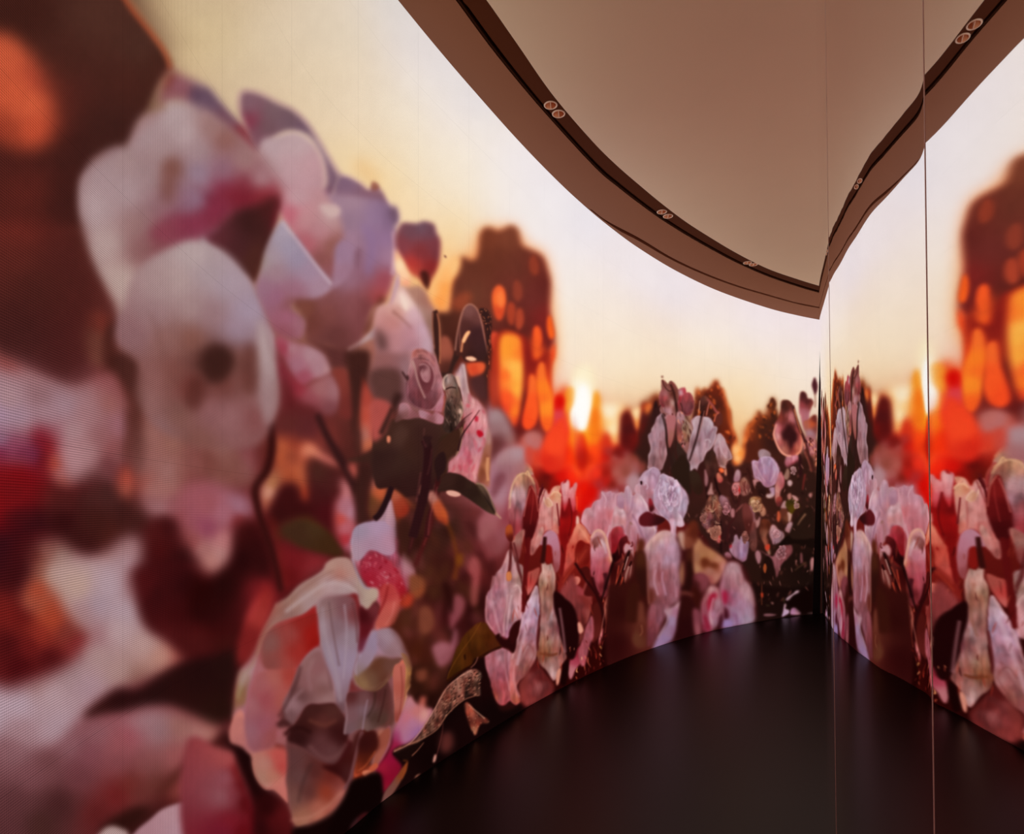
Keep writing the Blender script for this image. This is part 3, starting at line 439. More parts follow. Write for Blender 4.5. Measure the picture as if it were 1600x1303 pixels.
F 1.6 .10 | 1040,900 1100,870 1180,855 1220,830 1230,750 1255,735 1270,800 1275,950 1285,1030 1303,1080 1400,1180 1400,1400 1200,1400 1100,1280 1050,1200 1000,1100 1000,980 | 1060,920,a894b4 1130,900,a08cbc 1240,850,b494a8 1200,950,a880a0 1100,1000,a098b0 1030,1050,ac8c94 1150,1080,b8607c 1130,1130,9c2c48 1200,1150,a83a54 1100,1180,94243c 1250,1200,a02840 1240,1080,a8748c 1180,1250,b04a58 1080,1250,8c94a8
# --- left flowers, folds and deeper shade (sheet x1)
O 0 0 1
F 10 | 0,345 60,340 110,360 135,420 150,480 140,560 100,590 40,560 -60,520 -60,360 | 30,360,6c2c24 90,400,4c2320 60,450,48231e 110,520,4a201e 40,520,3f1e1c 20,400,5c2822 | .7
L 4 | 232,215 262,260 285,310 300,350 | 16 10 7c5a54 .35
L 5 | 160,300 165,350 185,410 210,460 | 16 12 c4b6ac .45
L 4 | 290,175 330,210 370,250 410,290 | 9 7 7a5850 .45
L 4 | 262,160 300,200 330,230 | 10 8 b8aaa8 .5
F 6 | 235,270 262,262 275,300 262,335 240,320 | 84645c | .5
L 5 | 262,415 255,470 270,520 | 16 12 8c7470 .4
L 5 | 330,400 325,460 335,520 335,570 | 14 18 84665e .45
L 5 | 300,400 296,440 300,480 | 16 12 bcb0b0 .45
L 4 | 372,430 392,480 400,530 | 14 12 b0a6b4 .4
L 5 | 232,480 240,540 262,600 270,650 | 12 12 7a544c .4
L 5 | 310,600 300,650 310,700 | 18 14 8c6464 .4
F 7 | 225,545 300,530 330,560 320,620 280,640 240,610 | 7a4e44 | .5
F 7 | 360,600 400,590 410,640 390,690 350,690 | 8c6464 | .4
F 8 | 215,700 260,660 330,680 380,720 370,760 300,740 250,780 220,760 | 90625c | .45
F 8 | 330,700 380,720 385,760 340,750 | 74463e | .5
S 26 9 | 200 640 400 800 | 18 34 40 80 75 25 | 7c4c44 a07a74 6a3c38 94686a | .35
S 40 8 | -40 1090 340 1290 | 14 30 50 120 -25 14 | 7c4450 94646c 5c3038 8c5054 a47880 | .3
S 24 8 | 230 830 420 1010 | 18 34 50 90 80 20 | 1e080a 3c0f12 4c1418 | .4
S 22 8 | -40 640 200 780 | 16 30 40 90 70 30 | a88088 8c5c64 b0909a | .3
F 9 | -60,730 20,720 70,740 60,800 0,830 -60,830 | 7c0c18 | .5
S 18 8 | 0 780 230 860 | 16 30 50 100 5 14 | 34141a 4a2420 280c10 | .4
# --- left flower, second pass (sheet x2)
O 0 0 2
F 7 | 400,455 300,515 262,600 272,710 310,820 360,930 400,985 440,900 500,830 560,770 640,740 700,720 600,560 500,440 | 320,560,a89698 300,650,b4a4a4 340,760,b8a8a2 380,870,bcaca2 400,600,ac9c9e 430,700,987c78 440,780,8c6664 500,760,824c54 480,560,a08c8c 400,500,a4908e 560,700,84405c 520,620,8c6c74 600,640,8a6c8c 640,600,8c7898
F 7 | 420,450 450,400 500,370 540,320 600,325 690,370 790,450 850,530 880,600 830,640 740,640 640,600 560,560 480,520 430,500 | 460,430,a89698 540,370,b0a0a0 580,420,b6a6a6 500,470,a89494 660,400,9c7c78 700,440,8a6058 620,470,a49094 620,540,9484a0 540,530,86625a 700,530,8c6c84 760,500,9c7c78 820,560,a4848a 760,580,7c3044 700,590,80385c 850,600,94485a 480,500,a08a8a
F 7 | 520,500 560,510 550,600 520,640 500,580 | 7c5248 | .75
F 7 | 690,590 780,590 860,600 870,630 800,700 700,720 600,740 520,760 470,730 520,690 620,660 | 760,620,74243a 680,660,7c3052 600,700,823a5c 520,720,86465c 820,620,84303e 720,700,7c4050
F 6 | 870,615 860,680 830,760 790,860 740,830 690,770 650,750 700,700 740,660 800,640 | 780,700,3a1e1c 740,760,48262a 800,800,4c2a22 690,740,5c2e38 850,650,4a2020
F 5 | 600,752 660,765 720,800 775,870 812,960 842,1060 862,1180 858,1290 820,1380 740,1400 600,1390 480,1330 420,1240 430,1140 380,1090 362,1040 390,960 410,880 450,825 520,780 | 600,800,b6a8a6 560,880,b2a09c 650,860,a89aa0 710,890,a698a8 770,970,a294ae 740,1030,9a88a0 660,980,967a80 600,960,a48e8c 500,900,a89492 480,980,9c8284 420,1040,8c6c70 520,1060,8c6862 600,1060,82584c 640,1130,52302a 690,1130,3e221c 740,1130,7a5048 780,1180,7c504c 830,1160,a08c8c 842,1260,907070 700,1200,70403a 600,1210,6c3832 540,1160,7c5048 480,1180,8c6460 450,1250,906c68 560,1300,7c5850 660,1290,8c6264 720,1300,90686a 800,1300,7c4a4a 620,1380,7c544c 500,1340,8c6c6c
F 5 | 810,1000 835,1040 858,1150 860,1270 835,1330 815,1250 805,1130 | 830,1100,ae9c9c 840,1250,94787a
F 6 | 660,1080 710,1090 735,1130 700,1190 650,1190 630,1130 | 3a1f1a | .85
F 6 | 770,1080 800,1090 810,1180 780,1240 750,1180 | 5c332c | .7
F 6 | 600,1180 640,1200 620,1280 580,1260 | 542c26 | .7
L 5 | 470,980 500,1060 520,1160 540,1260 | 8 6 74504a .4
# folds and warm patches on the lower pale petals
F 8 | 380,1100 430,1150 440,1260 450,1400 430,1500 410,1380 400,1240 370,1150 | 54302a | .75
# --- trees and glow
O 600 325 4.343
F 9 | 440,640 470,480 520,330 580,320 640,160 700,120 780,130 860,110 930,160 980,250 1080,290 1140,450 1160,700 1180,900 1160,1100 1000,1303 1000,1500 500,1500 500,1000 | e88a50 | .75
F 4.5 | 445,700 460,500 530,335 570,350 620,350 640,300 655,170 710,130 780,155 860,120 910,145 940,250 990,280 1080,330 1120,440 1135,520 1130,700 1160,900 1130,1000 1110,1200 1100,1500 500,1500 440,1303 380,900 360,700 | 700,200,74422e 850,200,744634 900,400,643a2e 700,350,64392a 1050,400,6c362c 1100,500,602c28 900,500,6c3a30 500,500,64382c 600,600,6c4434 550,450,643a2c 400,750,4e2c22 450,900,4a2820 700,700,6a3c30 1000,600,683430 1100,750,7a2c2a 900,850,5c2c26 1050,1000,6a2222 950,1100,5a2424 700,1000,6a3228 800,900,5e2a24 560,1200,6a3228 750,1200,7a3024
F 4 | 490,600 560,570 600,600 560,680 490,700 460,660 | a05034 | .6
F 4 | 300,570 340,540 420,400 480,330 520,370 500,450 460,500 440,600 430,680 390,700 340,660 | 400,450,fbb070 430,560,f89a50 370,620,f4924c 330,580,f6b87c 480,400,f8bc80
F 2.5 | 735,610 750,550 785,525 820,560 830,650 810,740 780,765 750,720 | 780,620,ee7038 780,700,c85030 760,560,e8683a
F 2.5 | 770,600 800,560 815,640 790,680 | fa8048 | .8
F 2.5 | 835,680 855,640 890,660 895,740 870,800 840,760 | 9c4630
F 2.5 | 895,720 915,680 945,700 950,780 920,830 895,800 | a04a34
F 2.5 | 880,520 900,490 935,520 940,600 910,640 880,600 | 8c4634 | .8
F 2.5 | 990,350 1020,320 1050,370 1050,440 1020,460 990,420 | 8c4430 | .8
F 2.5 | 725,860 750,840 785,870 790,950 760,980 730,940 | c85038
F 2 | 1015,830 1040,800 1065,830 1072,900 1045,960 1020,920 | f0602e
F 2.5 | 1110,760 1130,730 1150,800 1158,870 1130,890 1110,830 | ee6428
F 3 | 1130,980 1160,920 1165,1000 1150,1040 1110,1100 1120,1040 | e84a20
F 4 | 810,880 840,850 880,870 920,940 945,1040 945,1200 930,1303 900,1420 860,1380 800,1303 790,1150 800,1000 | 850,900,f07a34 870,980,f8a850 880,1080,fac070 890,1200,f8a048 830,1150,ee6030 920,1100,f07028 850,1290,f08038 800,1290,e8502a
F 5 | 750,1200 800,1150 850,1250 840,1400 780,1400 | e04a28 | .8
F 4 | 980,1150 1000,1110 1035,1130 1060,1050 1085,1060 1100,1150 1110,1303 1150,1450 1060,1540 1000,1500 960,1400 | 1000,1180,f47834 1060,1100,f47a38 1070,1250,fa9048 1010,1303,f05c2a 1080,1400,f47830 1000,1450,f06030
F 2.5 | 1035,1190 1048,1180 1050,1303 1040,1400 1032,1303 | b03418 | .8
L 3 | 960,1050 962,1200 955,1400 | 6 7 6a1a18
# dark ground of stems, dried bud (sharp)
F 2.5 | 380,900 440,880 480,1000 480,1100 420,1160 380,1120 | 420,980,9a5a48 430,1080,4c2a24
F 1.2 | 330,720 345,700 370,710 378,900 380,1060 360,1040 340,900 | 3f2520
L .8 | 362,715 378,800 382,960 380,1060 | 1.6 1.6 c8805c .9
L .8 | 335,712 332,800 345,960 | 1.4 1.2 b07058 .8
F 1.3 | 515,1000 480,1080 450,1140 410,1160 390,1120 440,1110 490,960 | 3c2622
F 1 | 575,655 610,665 640,700 665,760 680,850 700,950 720,1050 660,1060 600,1055 550,1040 520,1000 490,1000 485,900 510,800 535,700 | 580,700,7a5450 640,740,6a4440 560,800,52302c 620,850,40262a 650,950,442a2c 540,960,4c2c26 600,1000,3a2220 680,1000,3f2826
L .8 | 485,970 500,850 530,720 560,665 600,658 640,700 665,780 690,900 720,1030 | 2 2 b08070 .9
L 1 | 525,980 540,900 580,840 | 3 2 f0a070 .85
F .8 | 530,900 560,850 585,840 570,880 545,920 | f4b080
L .8 | 520,960 515,800 540,700 | 1.5 1.5 8a5c50 .9
F .9 | 560,1015 600,1010 630,1030 600,1040 565,1030 | f0b898
F 1.2 | 650,690 700,690 730,740 735,800 725,900 740,980 735,1100 710,1100 700,1200 700,1303 685,1280 660,1180 660,1060 700,1000 690,850 670,760 | 690,800,3a2422 720,1000,3c2420 700,1100,442822
S 40 .5 | 640 690 740 790 | 1 2 2 4 90 60 | 5a3028 c07850 3a1e1c e09060 7a4030 | .55
S 60 .5 | 700 740 745 1300 | 1 1.8 3 10 90 15 | 2c1818 9a5840 3a201c c07048 5a3028 2c1818 | .55
F 2.5 | 560,1060 680,1060 660,1120 600,1150 | 600,1080,d05838 650,1090,e06a3c
F 3 | 600,1160 680,1150 700,1300 620,1250 | 4c2c2a
# --- tile 600,550
O 600 550 4.343
F 6 | 700,380 780,360 850,450 900,560 980,620 1100,560 1150,620 1200,900 1100,1000 1000,850 940,900 860,1000 830,1303 700,1450 650,1303 650,1000 700,700 | 760,420,94788a 800,560,8a6068 860,640,a05c50 760,700,a48090 850,760,a07890 950,680,d04c38 1000,560,a86c68 1080,600,a05c60 800,800,8c6478 760,900,98708a 900,850,9a7078 700,1100,8a4858 800,1100,7e3c50 1000,750,b84838 1100,750,c83c28 1050,850,801c18 1150,800,b02818
F 5 | 740,590 800,560 870,640 830,680 760,700 730,740 | 6c4048 | .8
F 5 | 880,540 920,420 950,400 940,540 920,620 890,620 | 5a2424
F 5 | 950,600 1000,560 1060,540 1100,620 1050,700 980,660 | b07874 | .8
F 4 | 1110,640 1130,560 1160,580 1150,680 1120,740 | f05830
F 5 | 1140,560 1150,430 1180,340 1200,310 1240,400 1290,520 1303,620 1400,700 1400,1000 1240,900 1150,960 1100,800 1160,650 | 1200,330,c8281a 1180,420,d85a58 1210,480,e0584c 1200,600,e83420 1250,700,f04c28 1180,750,c42010 1230,850,d02010 1290,750,f85c28 1290,560,f0682c
F 3.5 | 1190,310 1225,320 1220,380 1180,370 | c81808
F 4 | 1050,880 1090,840 1150,860 1170,940 1100,960 1060,960 | 64100e
F 4 | 1140,700 1180,640 1180,800 1140,860 | a81c10 | .7
# blurry pale petals around bottom
F 5 | 720,800 780,720 850,700 870,800 830,900 760,1000 700,1080 720,950 | 800,760,a88090 780,900,a47a90 830,850,9c6c80
F 4 | 750,880 800,820 790,920 760,970 | 7c4a5c | .8
F 4 | 570,190 600,230 650,330 690,430 680,600 720,720 700,830 640,880 610,840 700,500 640,400 | 8a5c58 | .7
# the flower with red specks
F 1.6 .10 | 480,170 510,120 540,80 560,200 580,290 640,340 680,430 705,520 690,640 660,740 640,850 610,890 560,860 500,830 430,820 450,740 500,700 540,560 540,400 500,260 | 540,130,c0a0b0 545,250,b89498 600,330,c49498 560,380,b86c78 640,420,c08088 620,480,c07078 680,520,c8989c 600,600,c07c88 550,640,9c6880 650,620,bc7480 480,780,b4707c 560,800,b05c70 600,700,b47084 600,850,c08080 510,190,d8b8b0
L .8 | 540,85 560,200 578,290 | 1.6 1.6 e0c0b8 .8
S 60 .8 | 540 340 700 860 | 1.4 4 2 8 100 60 | a8304c c05068 b83c54 d8a0a8 902840 | .55
F .9 | 635,540 665,545 668,570 640,575 | b01c3c
F .9 | 620,440 635,440 635,475 620,470 | b82c48
F 1.4 | 690,530 715,520 730,600 725,700 718,820 715,900 690,880 640,850 650,760 690,640 | 700,600,9a7468 700,700,a4705c 680,800,b07858 700,860,a06850 665,780,845048
# small rose
F 1.1 .12 .9 d8b0b0 .35 | 190,40 210,0 260,-10 310,30 350,80 385,160 390,220 400,300 395,370 350,400 250,385 170,330 160,200 175,100 | 230,20,b87470 200,80,b08488 250,80,a87880 330,120,a87078 360,200,a06c7c 300,260,9c6878 200,280,94607a 220,180,946878 280,180,7c4456 300,350,8c5668 380,340,a06878
F 1 | 240,60 290,60 330,110 360,200 350,260 310,280 270,240 245,170 230,100 | 270,90,c09098 300,150,8a5060 330,200,905c6c 280,200,b08890 260,130,a4707c
F .9 | 250,110 280,100 300,140 290,190 260,190 | 270,130,6e3848 280,170,c89ca4
L .7 | 200,70 225,120 240,200 260,270 295,320 | 2 2 d0a49c .9
L .7 | 262,110 300,120 315,170 300,220 | 1.5 1.5 d8b0b4 .8
L .7 | 300,70 340,130 365,200 350,290 | 1.5 2 c89090 .8
L .7 | 260,300 310,330 350,290 375,220 | 2.5 2 7a4050 .8
F 1 | 195,30 220,10 260,0 300,40 260,50 230,40 210,60 | c08078
F .9 | 120,125 150,170 170,160 165,200 140,170 | 5a3838
F 1.2 | 110,360 160,350 200,400 250,430 260,460 180,470 120,440 | 140,370,b07c8c 200,430,7c5054
F 1 | 250,400 300,410 340,430 350,400 400,440 405,480 360,490 320,470 250,450 | 280,430,b07890 370,450,b87c94 330,440,7c4a50
F 1 | 380,280 410,290 400,400 380,410 350,390 | 380,330,b07c90 395,380,a06878
L .8 | 410,300 412,360 400,400 | 2 2 9c5444
# bud with drop
F 1 .1 | 410,200 430,165 460,155 490,190 520,260 535,350 530,430 515,480 470,480 420,480 410,400 430,280 405,260 | 440,200,a88478 450,280,8a685c 480,300,6a4a40 470,400,6c5048 440,450,5c3c38 500,420,7c5c50 500,350,90706a 430,320,7c5850
L .7 | 430,260 460,240 495,240 | 1.6 1 30201c
L .7 | 460,160 490,200 520,280 530,340 | 2 1.5 3c2420
L .7 | 420,260 405,235 415,190 440,160 | 1.8 1.5 e0b8a4 .9
L .7 | 520,320 535,380 530,440 | 1.2 1.2 d0a090 .9
F 1 | 480,180 505,165 525,200 520,240 500,220 | d0a898
# sepal leaves, dark mass
F 1.4 | -60,480 100,460 180,455 250,450 330,480 400,490 440,470 500,480 530,480 530,560 520,640 480,720 440,745 435,800 420,840 380,900 350,900 340,1000 330,1100 280,1303 180,1303 240,1000 80,1000 60,920 -60,900 | 100,500,442c24 300,520,442c28 200,650,402820 450,600,3f2a20 380,700,3c2620 100,750,3c2822 200,900,361e1c 100,950,321a18 300,1000,34181a 250,1200,38141a 480,520,4c342c
F 3 | -80,340 30,340 60,420 30,480 0,560 -80,600 | a0504a
L 2 | 60,380 20,470 -20,560 | 6 8 3c2420
F 1 | 25,575 40,580 38,610 25,605 | d08060
F 1.2 | 340,740 370,600 440,560 490,560 520,480 600,410 570,450 540,500 530,600 510,680 480,730 445,740 430,800 380,880 350,830 | 400,650,3a261c 480,620,40302000 | 1
F 1 | 340,740 380,620 440,560 500,500 600,412 560,470 530,540 525,610 500,690 445,742 430,810 390,880 350,850 | 40281e
L .9 | 530,590 560,510 600,460 652,395 | 3 1 3a1e20
L .7 | 505,520 550,460 600,412 | 2.5 1 4a2628
L .6 | 530,510 535,570 515,660 480,725 | 1.2 1.2 a88060 .8
F 2.5 | 60,940 150,1000 170,1080 100,1140 60,1050 | 120,1030,7c3424 80,960,a05830
F 2.5 | 310,950 340,960 330,1010 370,1040 420,1120 410,1180 370,1140 340,1060 300,1000 | 370,1080,a8582c 400,1130,b8602c 320,970,b07870
F 1.5 | 250,920 265,900 260,960 245,970 | c08068
L 1.2 | 375,880 360,980 340,1070 315,1200 290,1303 | 8 6 421a1a
L .7 | 370,960 350,1060 325,1160 300,1290 | 1.2 1.2 8a3c3c .8
L 1.5 | 290,600 300,800 270,1000 240,1160 200,1303 | 12 11 30161a
F 1.3 | 390,860 430,825 480,830 560,860 620,900 630,1000 650,1040 600,1010 540,970 480,945 400,950 370,950 | 450,880,3a221c 560,930,34201c
F 1.2 | 430,950 470,945 520,965 500,980 450,975 | e0a898
F 1 | 620,900 640,895 680,915 720,980 740,1050 755,1090 790,1120 740,1105 690,1080 640,1030 610,960 | 660,960,402a1a 720,1040,4a3428 640,920,6c4c38
L .6 | 630,895 680,915 720,980 745,1060 795,1130 | 1.2 1 c09070 .85
F 2 | 0,1080 30,1010 60,1010 78,1150 80,1303 -40,1303 -40,1150 | 40,1100,a08090 40,1250,907890
# --- lower left rose 350,850
O 350 850 4.343
F 3 | 80,1020 160,790 260,560 420,420 600,260 780,110 900,200 960,420 1060,560 1200,640 1260,860 1210,1180 1100,1400 900,1800 600,2100 450,1900 250,1600 150,1303 | 300,900,94585a 600,800,8c6064 900,800,84606a 1100,900,74504c 700,1300,6a4444 400,1300,985c60 650,400,987c80 700,1800,7c4c44
F 3 | 320,1303 200,1303 100,1200 60,1180 80,1020 100,880 160,790 230,650 300,560 400,800 340,1000 | 120,1000,7c5c3c 130,900,947868 180,850,a8848c 150,1150,a06c84 100,1050,846040 120,1250,b86c60 250,1250,98606c 200,1000,9c6c7c
F 5 | 130,640 160,480 230,350 290,270 320,330 300,480 250,600 200,720 120,800 | 230,420,a03434 180,600,7c2020 290,330,7c1e1e 250,480,a84040 150,750,8a3830
F 2.5 | 60,1200 100,1130 140,1150 200,1303 80,1303 | 100,1200,c07c70 110,1280,cc8478
F 2.5 | 240,660 300,560 350,500 420,460 520,480 620,420 640,500 660,620 640,700 560,760 500,850 480,900 400,1000 340,1150 360,1250 380,1303 200,1303 160,1150 170,1000 220,800 | 300,620,8c5c5c 400,600,984c4c 300,750,985858 500,600,a03430 600,600,8c1414 560,680,8c1c1c 640,640,801414 400,760,9c4444 480,750,8c2c2c 360,850,b06058 300,950,a85860 280,1050,a44c5c 200,1080,a0647c 350,950,b05c58 200,1200,94586c 300,1200,98606c 400,900,a85450 250,850,9c6870 220,950,9a6674
F 2.5 | 340,440 360,400 380,430 420,400 500,310 600,240 690,180 700,140 760,100 840,105 870,150 900,280 930,340 860,300 780,250 700,250 640,350 560,450 460,490 380,520 300,600 260,700 220,760 240,640 290,540 | 380,460,a07868 480,400,a8908c 600,280,a07878 700,200,9c7c74 780,130,b0948c 760,200,a06858 840,180,a88888 300,570,a8806c 600,400,b09ca0 680,300,b4a0ac 800,270,b098a0 500,450,a08484 380,520,987068
F 2.5 | 640,420 700,370 780,370 860,350 900,380 920,500 925,600 910,720 890,800 860,900 850,1000 830,1120 800,1150 770,1060 740,900 700,800 660,650 650,540 | 680,450,9c888c 700,550,9890a4 690,650,a89484 780,400,7a4c4c 860,380,742024 870,450,782428 780,500,947880 760,600,8c84a0 850,550,988298 780,750,a08c90 840,700,9890b8 860,620,a08ca4 800,850,9a80a8 800,1000,907080 830,900,9484a8 720,720,90707c 820,1080,7c5c64
F 2 | 860,350 910,340 930,420 915,520 880,440 | 6c1418 | .8
F 2.5 | 560,760 640,700 690,780 740,870 770,1040 760,1080 700,1060 640,1090 580,1080 520,1160 470,1230 440,1200 460,1080 500,1000 480,920 510,860 | 600,760,8c6c70 680,800,986c7c 600,850,907078 550,900,8c6c74 650,950,885c60 740,1000,a07c80 540,1000,806470 500,1100,8a6470 480,1180,6a4444 700,900,90686c 620,1020,905c60
F 2 | 500,930 520,950 490,1020 460,1080 440,1020 | 4c2828 | .7
F 2 | 560,1100 600,1080 660,1095 740,1080 790,1150 820,1200 810,1303 420,1303 480,1230 540,1150 | 620,1120,381414 700,1100,34100e 620,1200,5c2420 700,1220,683030 560,1200,401818 760,1200,481c1c 500,1290,381414
F 2.5 | 370,1200 420,1130 470,1130 450,1230 400,1250 360,1240 | 4c2828 | .8
# pink petal hanging from the upper petal
F 1.6 .12 | 880,-40 1160,-40 1180,50 1210,110 1225,60 1280,110 1300,190 1290,270 1260,330 1270,400 1240,440 1200,420 1180,480 1150,540 1090,570 1040,600 1020,560 1060,470 1080,400 1060,320 1020,290 980,310 940,230 930,130 900,60 | 1050,100,983050 960,190,901c38 1000,250,8c1c34 1100,150,a83c54 1150,250,a83c48 1130,300,b84448 1180,200,a0546c 1240,150,a06c88 1280,200,a87484 1230,270,98284c 1250,380,a02824 1200,400,982c3c 1130,400,b85048 1100,500,b85048 1150,480,b45c50 1080,330,7c1824 1060,540,a45c58 1120,60,a06084 900,0,a898b8
L 1 | 1120,260 1100,350 1080,440 | 3 3 8c2430 .8
F 1.6 | 870,180 900,230 950,300 1000,300 1040,310 1045,360 1010,400 980,440 940,410 930,350 880,290 | 900,260,9c8c98 960,340,b08c80 1020,330,b09c8c 990,400,c09070 930,380,90849c
F 2.5 | 930,420 980,450 1040,420 1050,480 1020,560 980,640 930,740 915,700 930,600 915,500 | 940,480,4c1018 1000,460,6c3038 960,560,6c1420 930,640,5c1824 1020,520,884048
F 1.6 | 960,640 1000,580 1030,600 1060,580 1120,570 1170,600 1210,660 1240,720 1275,810 1270,860 1230,790 1190,780 1150,840 1120,900 1090,940 1050,980 980,985 920,970 885,920 890,840 920,780 900,770 | 1000,630,9c8498 1120,620,a08090 1180,700,a88490 1080,720,a080a0 990,720,9c80b0 930,820,8c7484 1020,800,6a4634 1080,850,7c5444 960,880,8c7870 1040,930,8c7060 920,930,94705c 1150,760,84606c 1090,790,7c5c54 1000,900,7c5848 960,780,a08cac 1240,780,a07460
F 1.2 | 890,840 920,770 960,730 1000,740 1010,780 970,830 930,870 900,890 | a090b8 | .6
L 1 | 960,980 1040,985 1100,940 1160,830 1200,780 1240,800 | 2 1.6 5a2c20 .7
F 1.4 | 1150,860 1190,810 1225,790 1230,900 1225,1050 1210,1150 1180,1215 1160,1190 1155,1050 | 1190,900,c8705c 1180,1050,cc7868 1215,950,a0503c 1190,1150,984c40 1165,1100,b4705c
F 1.2 | 1235,790 1270,850 1275,890 1250,930 1270,960 1240,1010 1245,1050 1210,1150 1225,1000 1228,900 | 1265,860,c89458 1250,980,b8845c 1225,1100,a06c4c
F 1.6 | 860,920 900,970 980,1000 1060,990 1110,940 1150,900 1150,1050 1160,1200 1110,1250 1050,1250 970,1290 930,1240 880,1270 810,1303 830,1150 | 880,960,6c2c2c 920,1050,744048 1000,1050,7c5054 950,1000,703838 1080,1050,643434 1130,1000,744844 880,1130,7c5c70 950,1150,80648c 1000,1150,6c5048 1050,1150,3c2820 1100,1200,5c3830 840,1250,7c6078 960,1250,7c604c 1150,950,8c5c64 900,1220,74586c
# --- tile 350,1050 scale 5.15
O 350 1050 5.15
F 4 | -300,560 0,640 80,650 120,800 160,900 200,1100 220,1400 -300,1400 | 20,700,a05050 20,850,8c5464 60,1000,783444 120,800,6c1014 160,900,540a10 180,1050,4c080e 60,1200,741c30 0,1000,8c5c68 150,1280,5c0c18 0,1280,6c1c38
F 5 | 80,540 150,600 220,660 240,760 280,870 330,950 400,960 520,1060 560,1200 540,1400 260,1400 240,1100 180,900 130,750 | 140,680,1c0608 250,900,1c0506 350,1100,280608 300,1250,2c080c 400,1200,4c0f14 480,1150,541418
F 2 | 50,500 70,420 130,370 200,400 400,560 500,600 515,700 510,800 500,880 520,960 520,1050 450,980 400,940 340,940 290,880 250,800 230,690 180,640 130,590 60,570 | 100,480,c07c70 150,530,a06464 250,560,94606c 300,700,b88070 260,750,c08070 400,680,b85850 460,760,c85450 330,780,ac887c 340,860,b48c80 420,880,b87064 480,950,b86c64 350,600,94605c 450,580,70302c
L 1.4 | 235,720 260,840 330,935 400,940 460,985 520,1050 | 2.5 2.5 d08070 .6
F 2 | 500,600 540,470 650,500 900,520 1000,540 1080,620 1060,760 1030,880 980,960 930,1060 860,1130 780,1190 680,1230 590,1240 550,1150 520,1050 520,900 500,760 | 560,650,5c3434 700,600,6c484a 850,620,745054 780,700,64403f 620,700,684446 540,780,684044 560,900,784c48 520,880,906058 640,900,4c3434 750,850,601e1c 850,900,8c2c1c 700,1000,683030 800,1000,984024 740,1050,802c20 600,950,6c4c4c 580,1080,7c504c 680,1120,643434 900,780,3c1214 960,900,5c3440 900,980,905c58 950,960,b86c60 860,1060,9c5c50 750,1150,b0705c 620,1200,b08068 600,1000,745050 1000,800,5c383c 700,550,743c3a 920,560,5c2c2c
F 2 | 740,480 640,380 700,300 800,330 940,350 1000,480 960,640 900,520 | 750,420,481c1a 850,440,48201e 820,380,643c3a 930,420,3c1414 950,560,3c1214
F 1.8 | 840,720 900,700 960,600 1010,560 1060,620 1000,780 940,860 900,900 840,860 760,760 | 900,800,380c0e 980,700,401416 860,760,4c1818
L 2 | 960,940 1020,800 1070,640 1100,520 | 8 4 6c484c .7
F 1.6 | 1100,480 1200,470 1220,520 1210,640 1180,740 1240,760 1180,820 1140,850 1050,880 1050,800 1090,640 | 1150,550,40140f 1150,700,301008 1180,800,8c4430 1080,820,b04c2c 1120,850,5c1c10
F 1 | 1050,800 1080,780 1090,830 1060,850 | c05838
F 1 | 1110,800 1180,790 1200,770 1190,810 1140,850 | c8785c
F 1.2 | 1140,700 1200,640 1210,650 1150,730 1110,790 1100,780 | 9c5434
F 1.6 | 1220,500 1270,460 1310,470 1320,540 1300,640 1270,700 1230,760 1205,800 1210,700 1225,620 | 1250,540,a06858 1270,620,8c584c 1240,700,a06c64 1230,600,74403a
F 1.4 | 1310,460 1340,440 1345,560 1330,620 1280,700 1220,790 1260,700 1300,620 | 8c5460
F 3 | 1000,960 1050,870 1130,850 1190,815 1240,850 1275,940 1275,1060 1200,1130 1000,1300 600,1400 560,1260 700,1230 860,1150 960,1050 | 140404
F 2.5 | 1010,1240 1030,1170 1100,1130 1160,1130 1080,1200 1020,1260 | 1050,1180,8c5464 1100,1160,70202c
F 2.5 | 1220,780 1300,680 1350,580 1370,460 1450,300 1500,200 1545,250 1700,330 1545,540 1420,600 1360,650 1440,720 1430,800 1380,900 1300,1000 1270,900 1250,820 | 1500,250,d8a8a0 1520,320,9c5c68 1440,420,94608c 1500,450,9474a0 1420,520,8a3c78 1380,600,8a1c54 1340,700,80104c 1400,780,78103c 1320,850,780c3c 1310,950,7c1838 1270,780,8c1c44 1400,400,b06c80
# --- dried curled leaf, tile 500,1000 scale 4.3
O 500 1000 4.3
F 3 | 640,380 660,350 740,300 860,280 800,360 700,480 620,400 | 240c08
F 3 | 590,380 620,390 660,440 680,380 715,380 710,440 740,490 720,560 640,660 560,700 540,600 560,480 | 610,430,a87484 690,400,b06050 650,480,b06c68 700,500,c08c84 620,560,a07098 660,620,8c64a0 580,520,ac687c
F 1.6 | 490,760 600,700 700,600 790,440 860,320 860,200 1000,0 1100,100 1150,300 1200,460 1250,480 1303,460 1548,330 1548,420 500,1090 420,1060 500,960 560,860 | 700,800,120404 900,600,180606 1100,300,200808 1000,550,1c0808 850,500,120505 600,900,1a0808 1170,480,140606
F 1 .25 | 500,750 560,710 640,670 680,610 730,540 770,470 800,400 850,320 920,260 1000,205 1060,200 1090,240 1080,300 1085,350 1080,380 1020,370 970,400 900,460 850,520 800,590 730,640 660,690 600,705 | 550,730,8c5c48 650,680,8a5c4c 720,620,8c6050 760,520,684038 800,480,7c5044 850,380,744c40 900,300,7c5448 1000,230,905c50 1060,230,a07464 1040,300,382018 980,350,4c2c24 900,400,6c4438 840,470,301814 1060,340,7c5044 950,360,8c6458
S 220 .45 | 820 210 1085 480 | 1 2 3 7 -35 35 | 1c0c08 a07460 301810 c89880 241008 8c6050 160806 | .55
S 120 .45 | 660 480 880 660 | 1 1.8 3 9 -52 12 | 1c0c08 a07860 301810 b88c74 241008 | .55
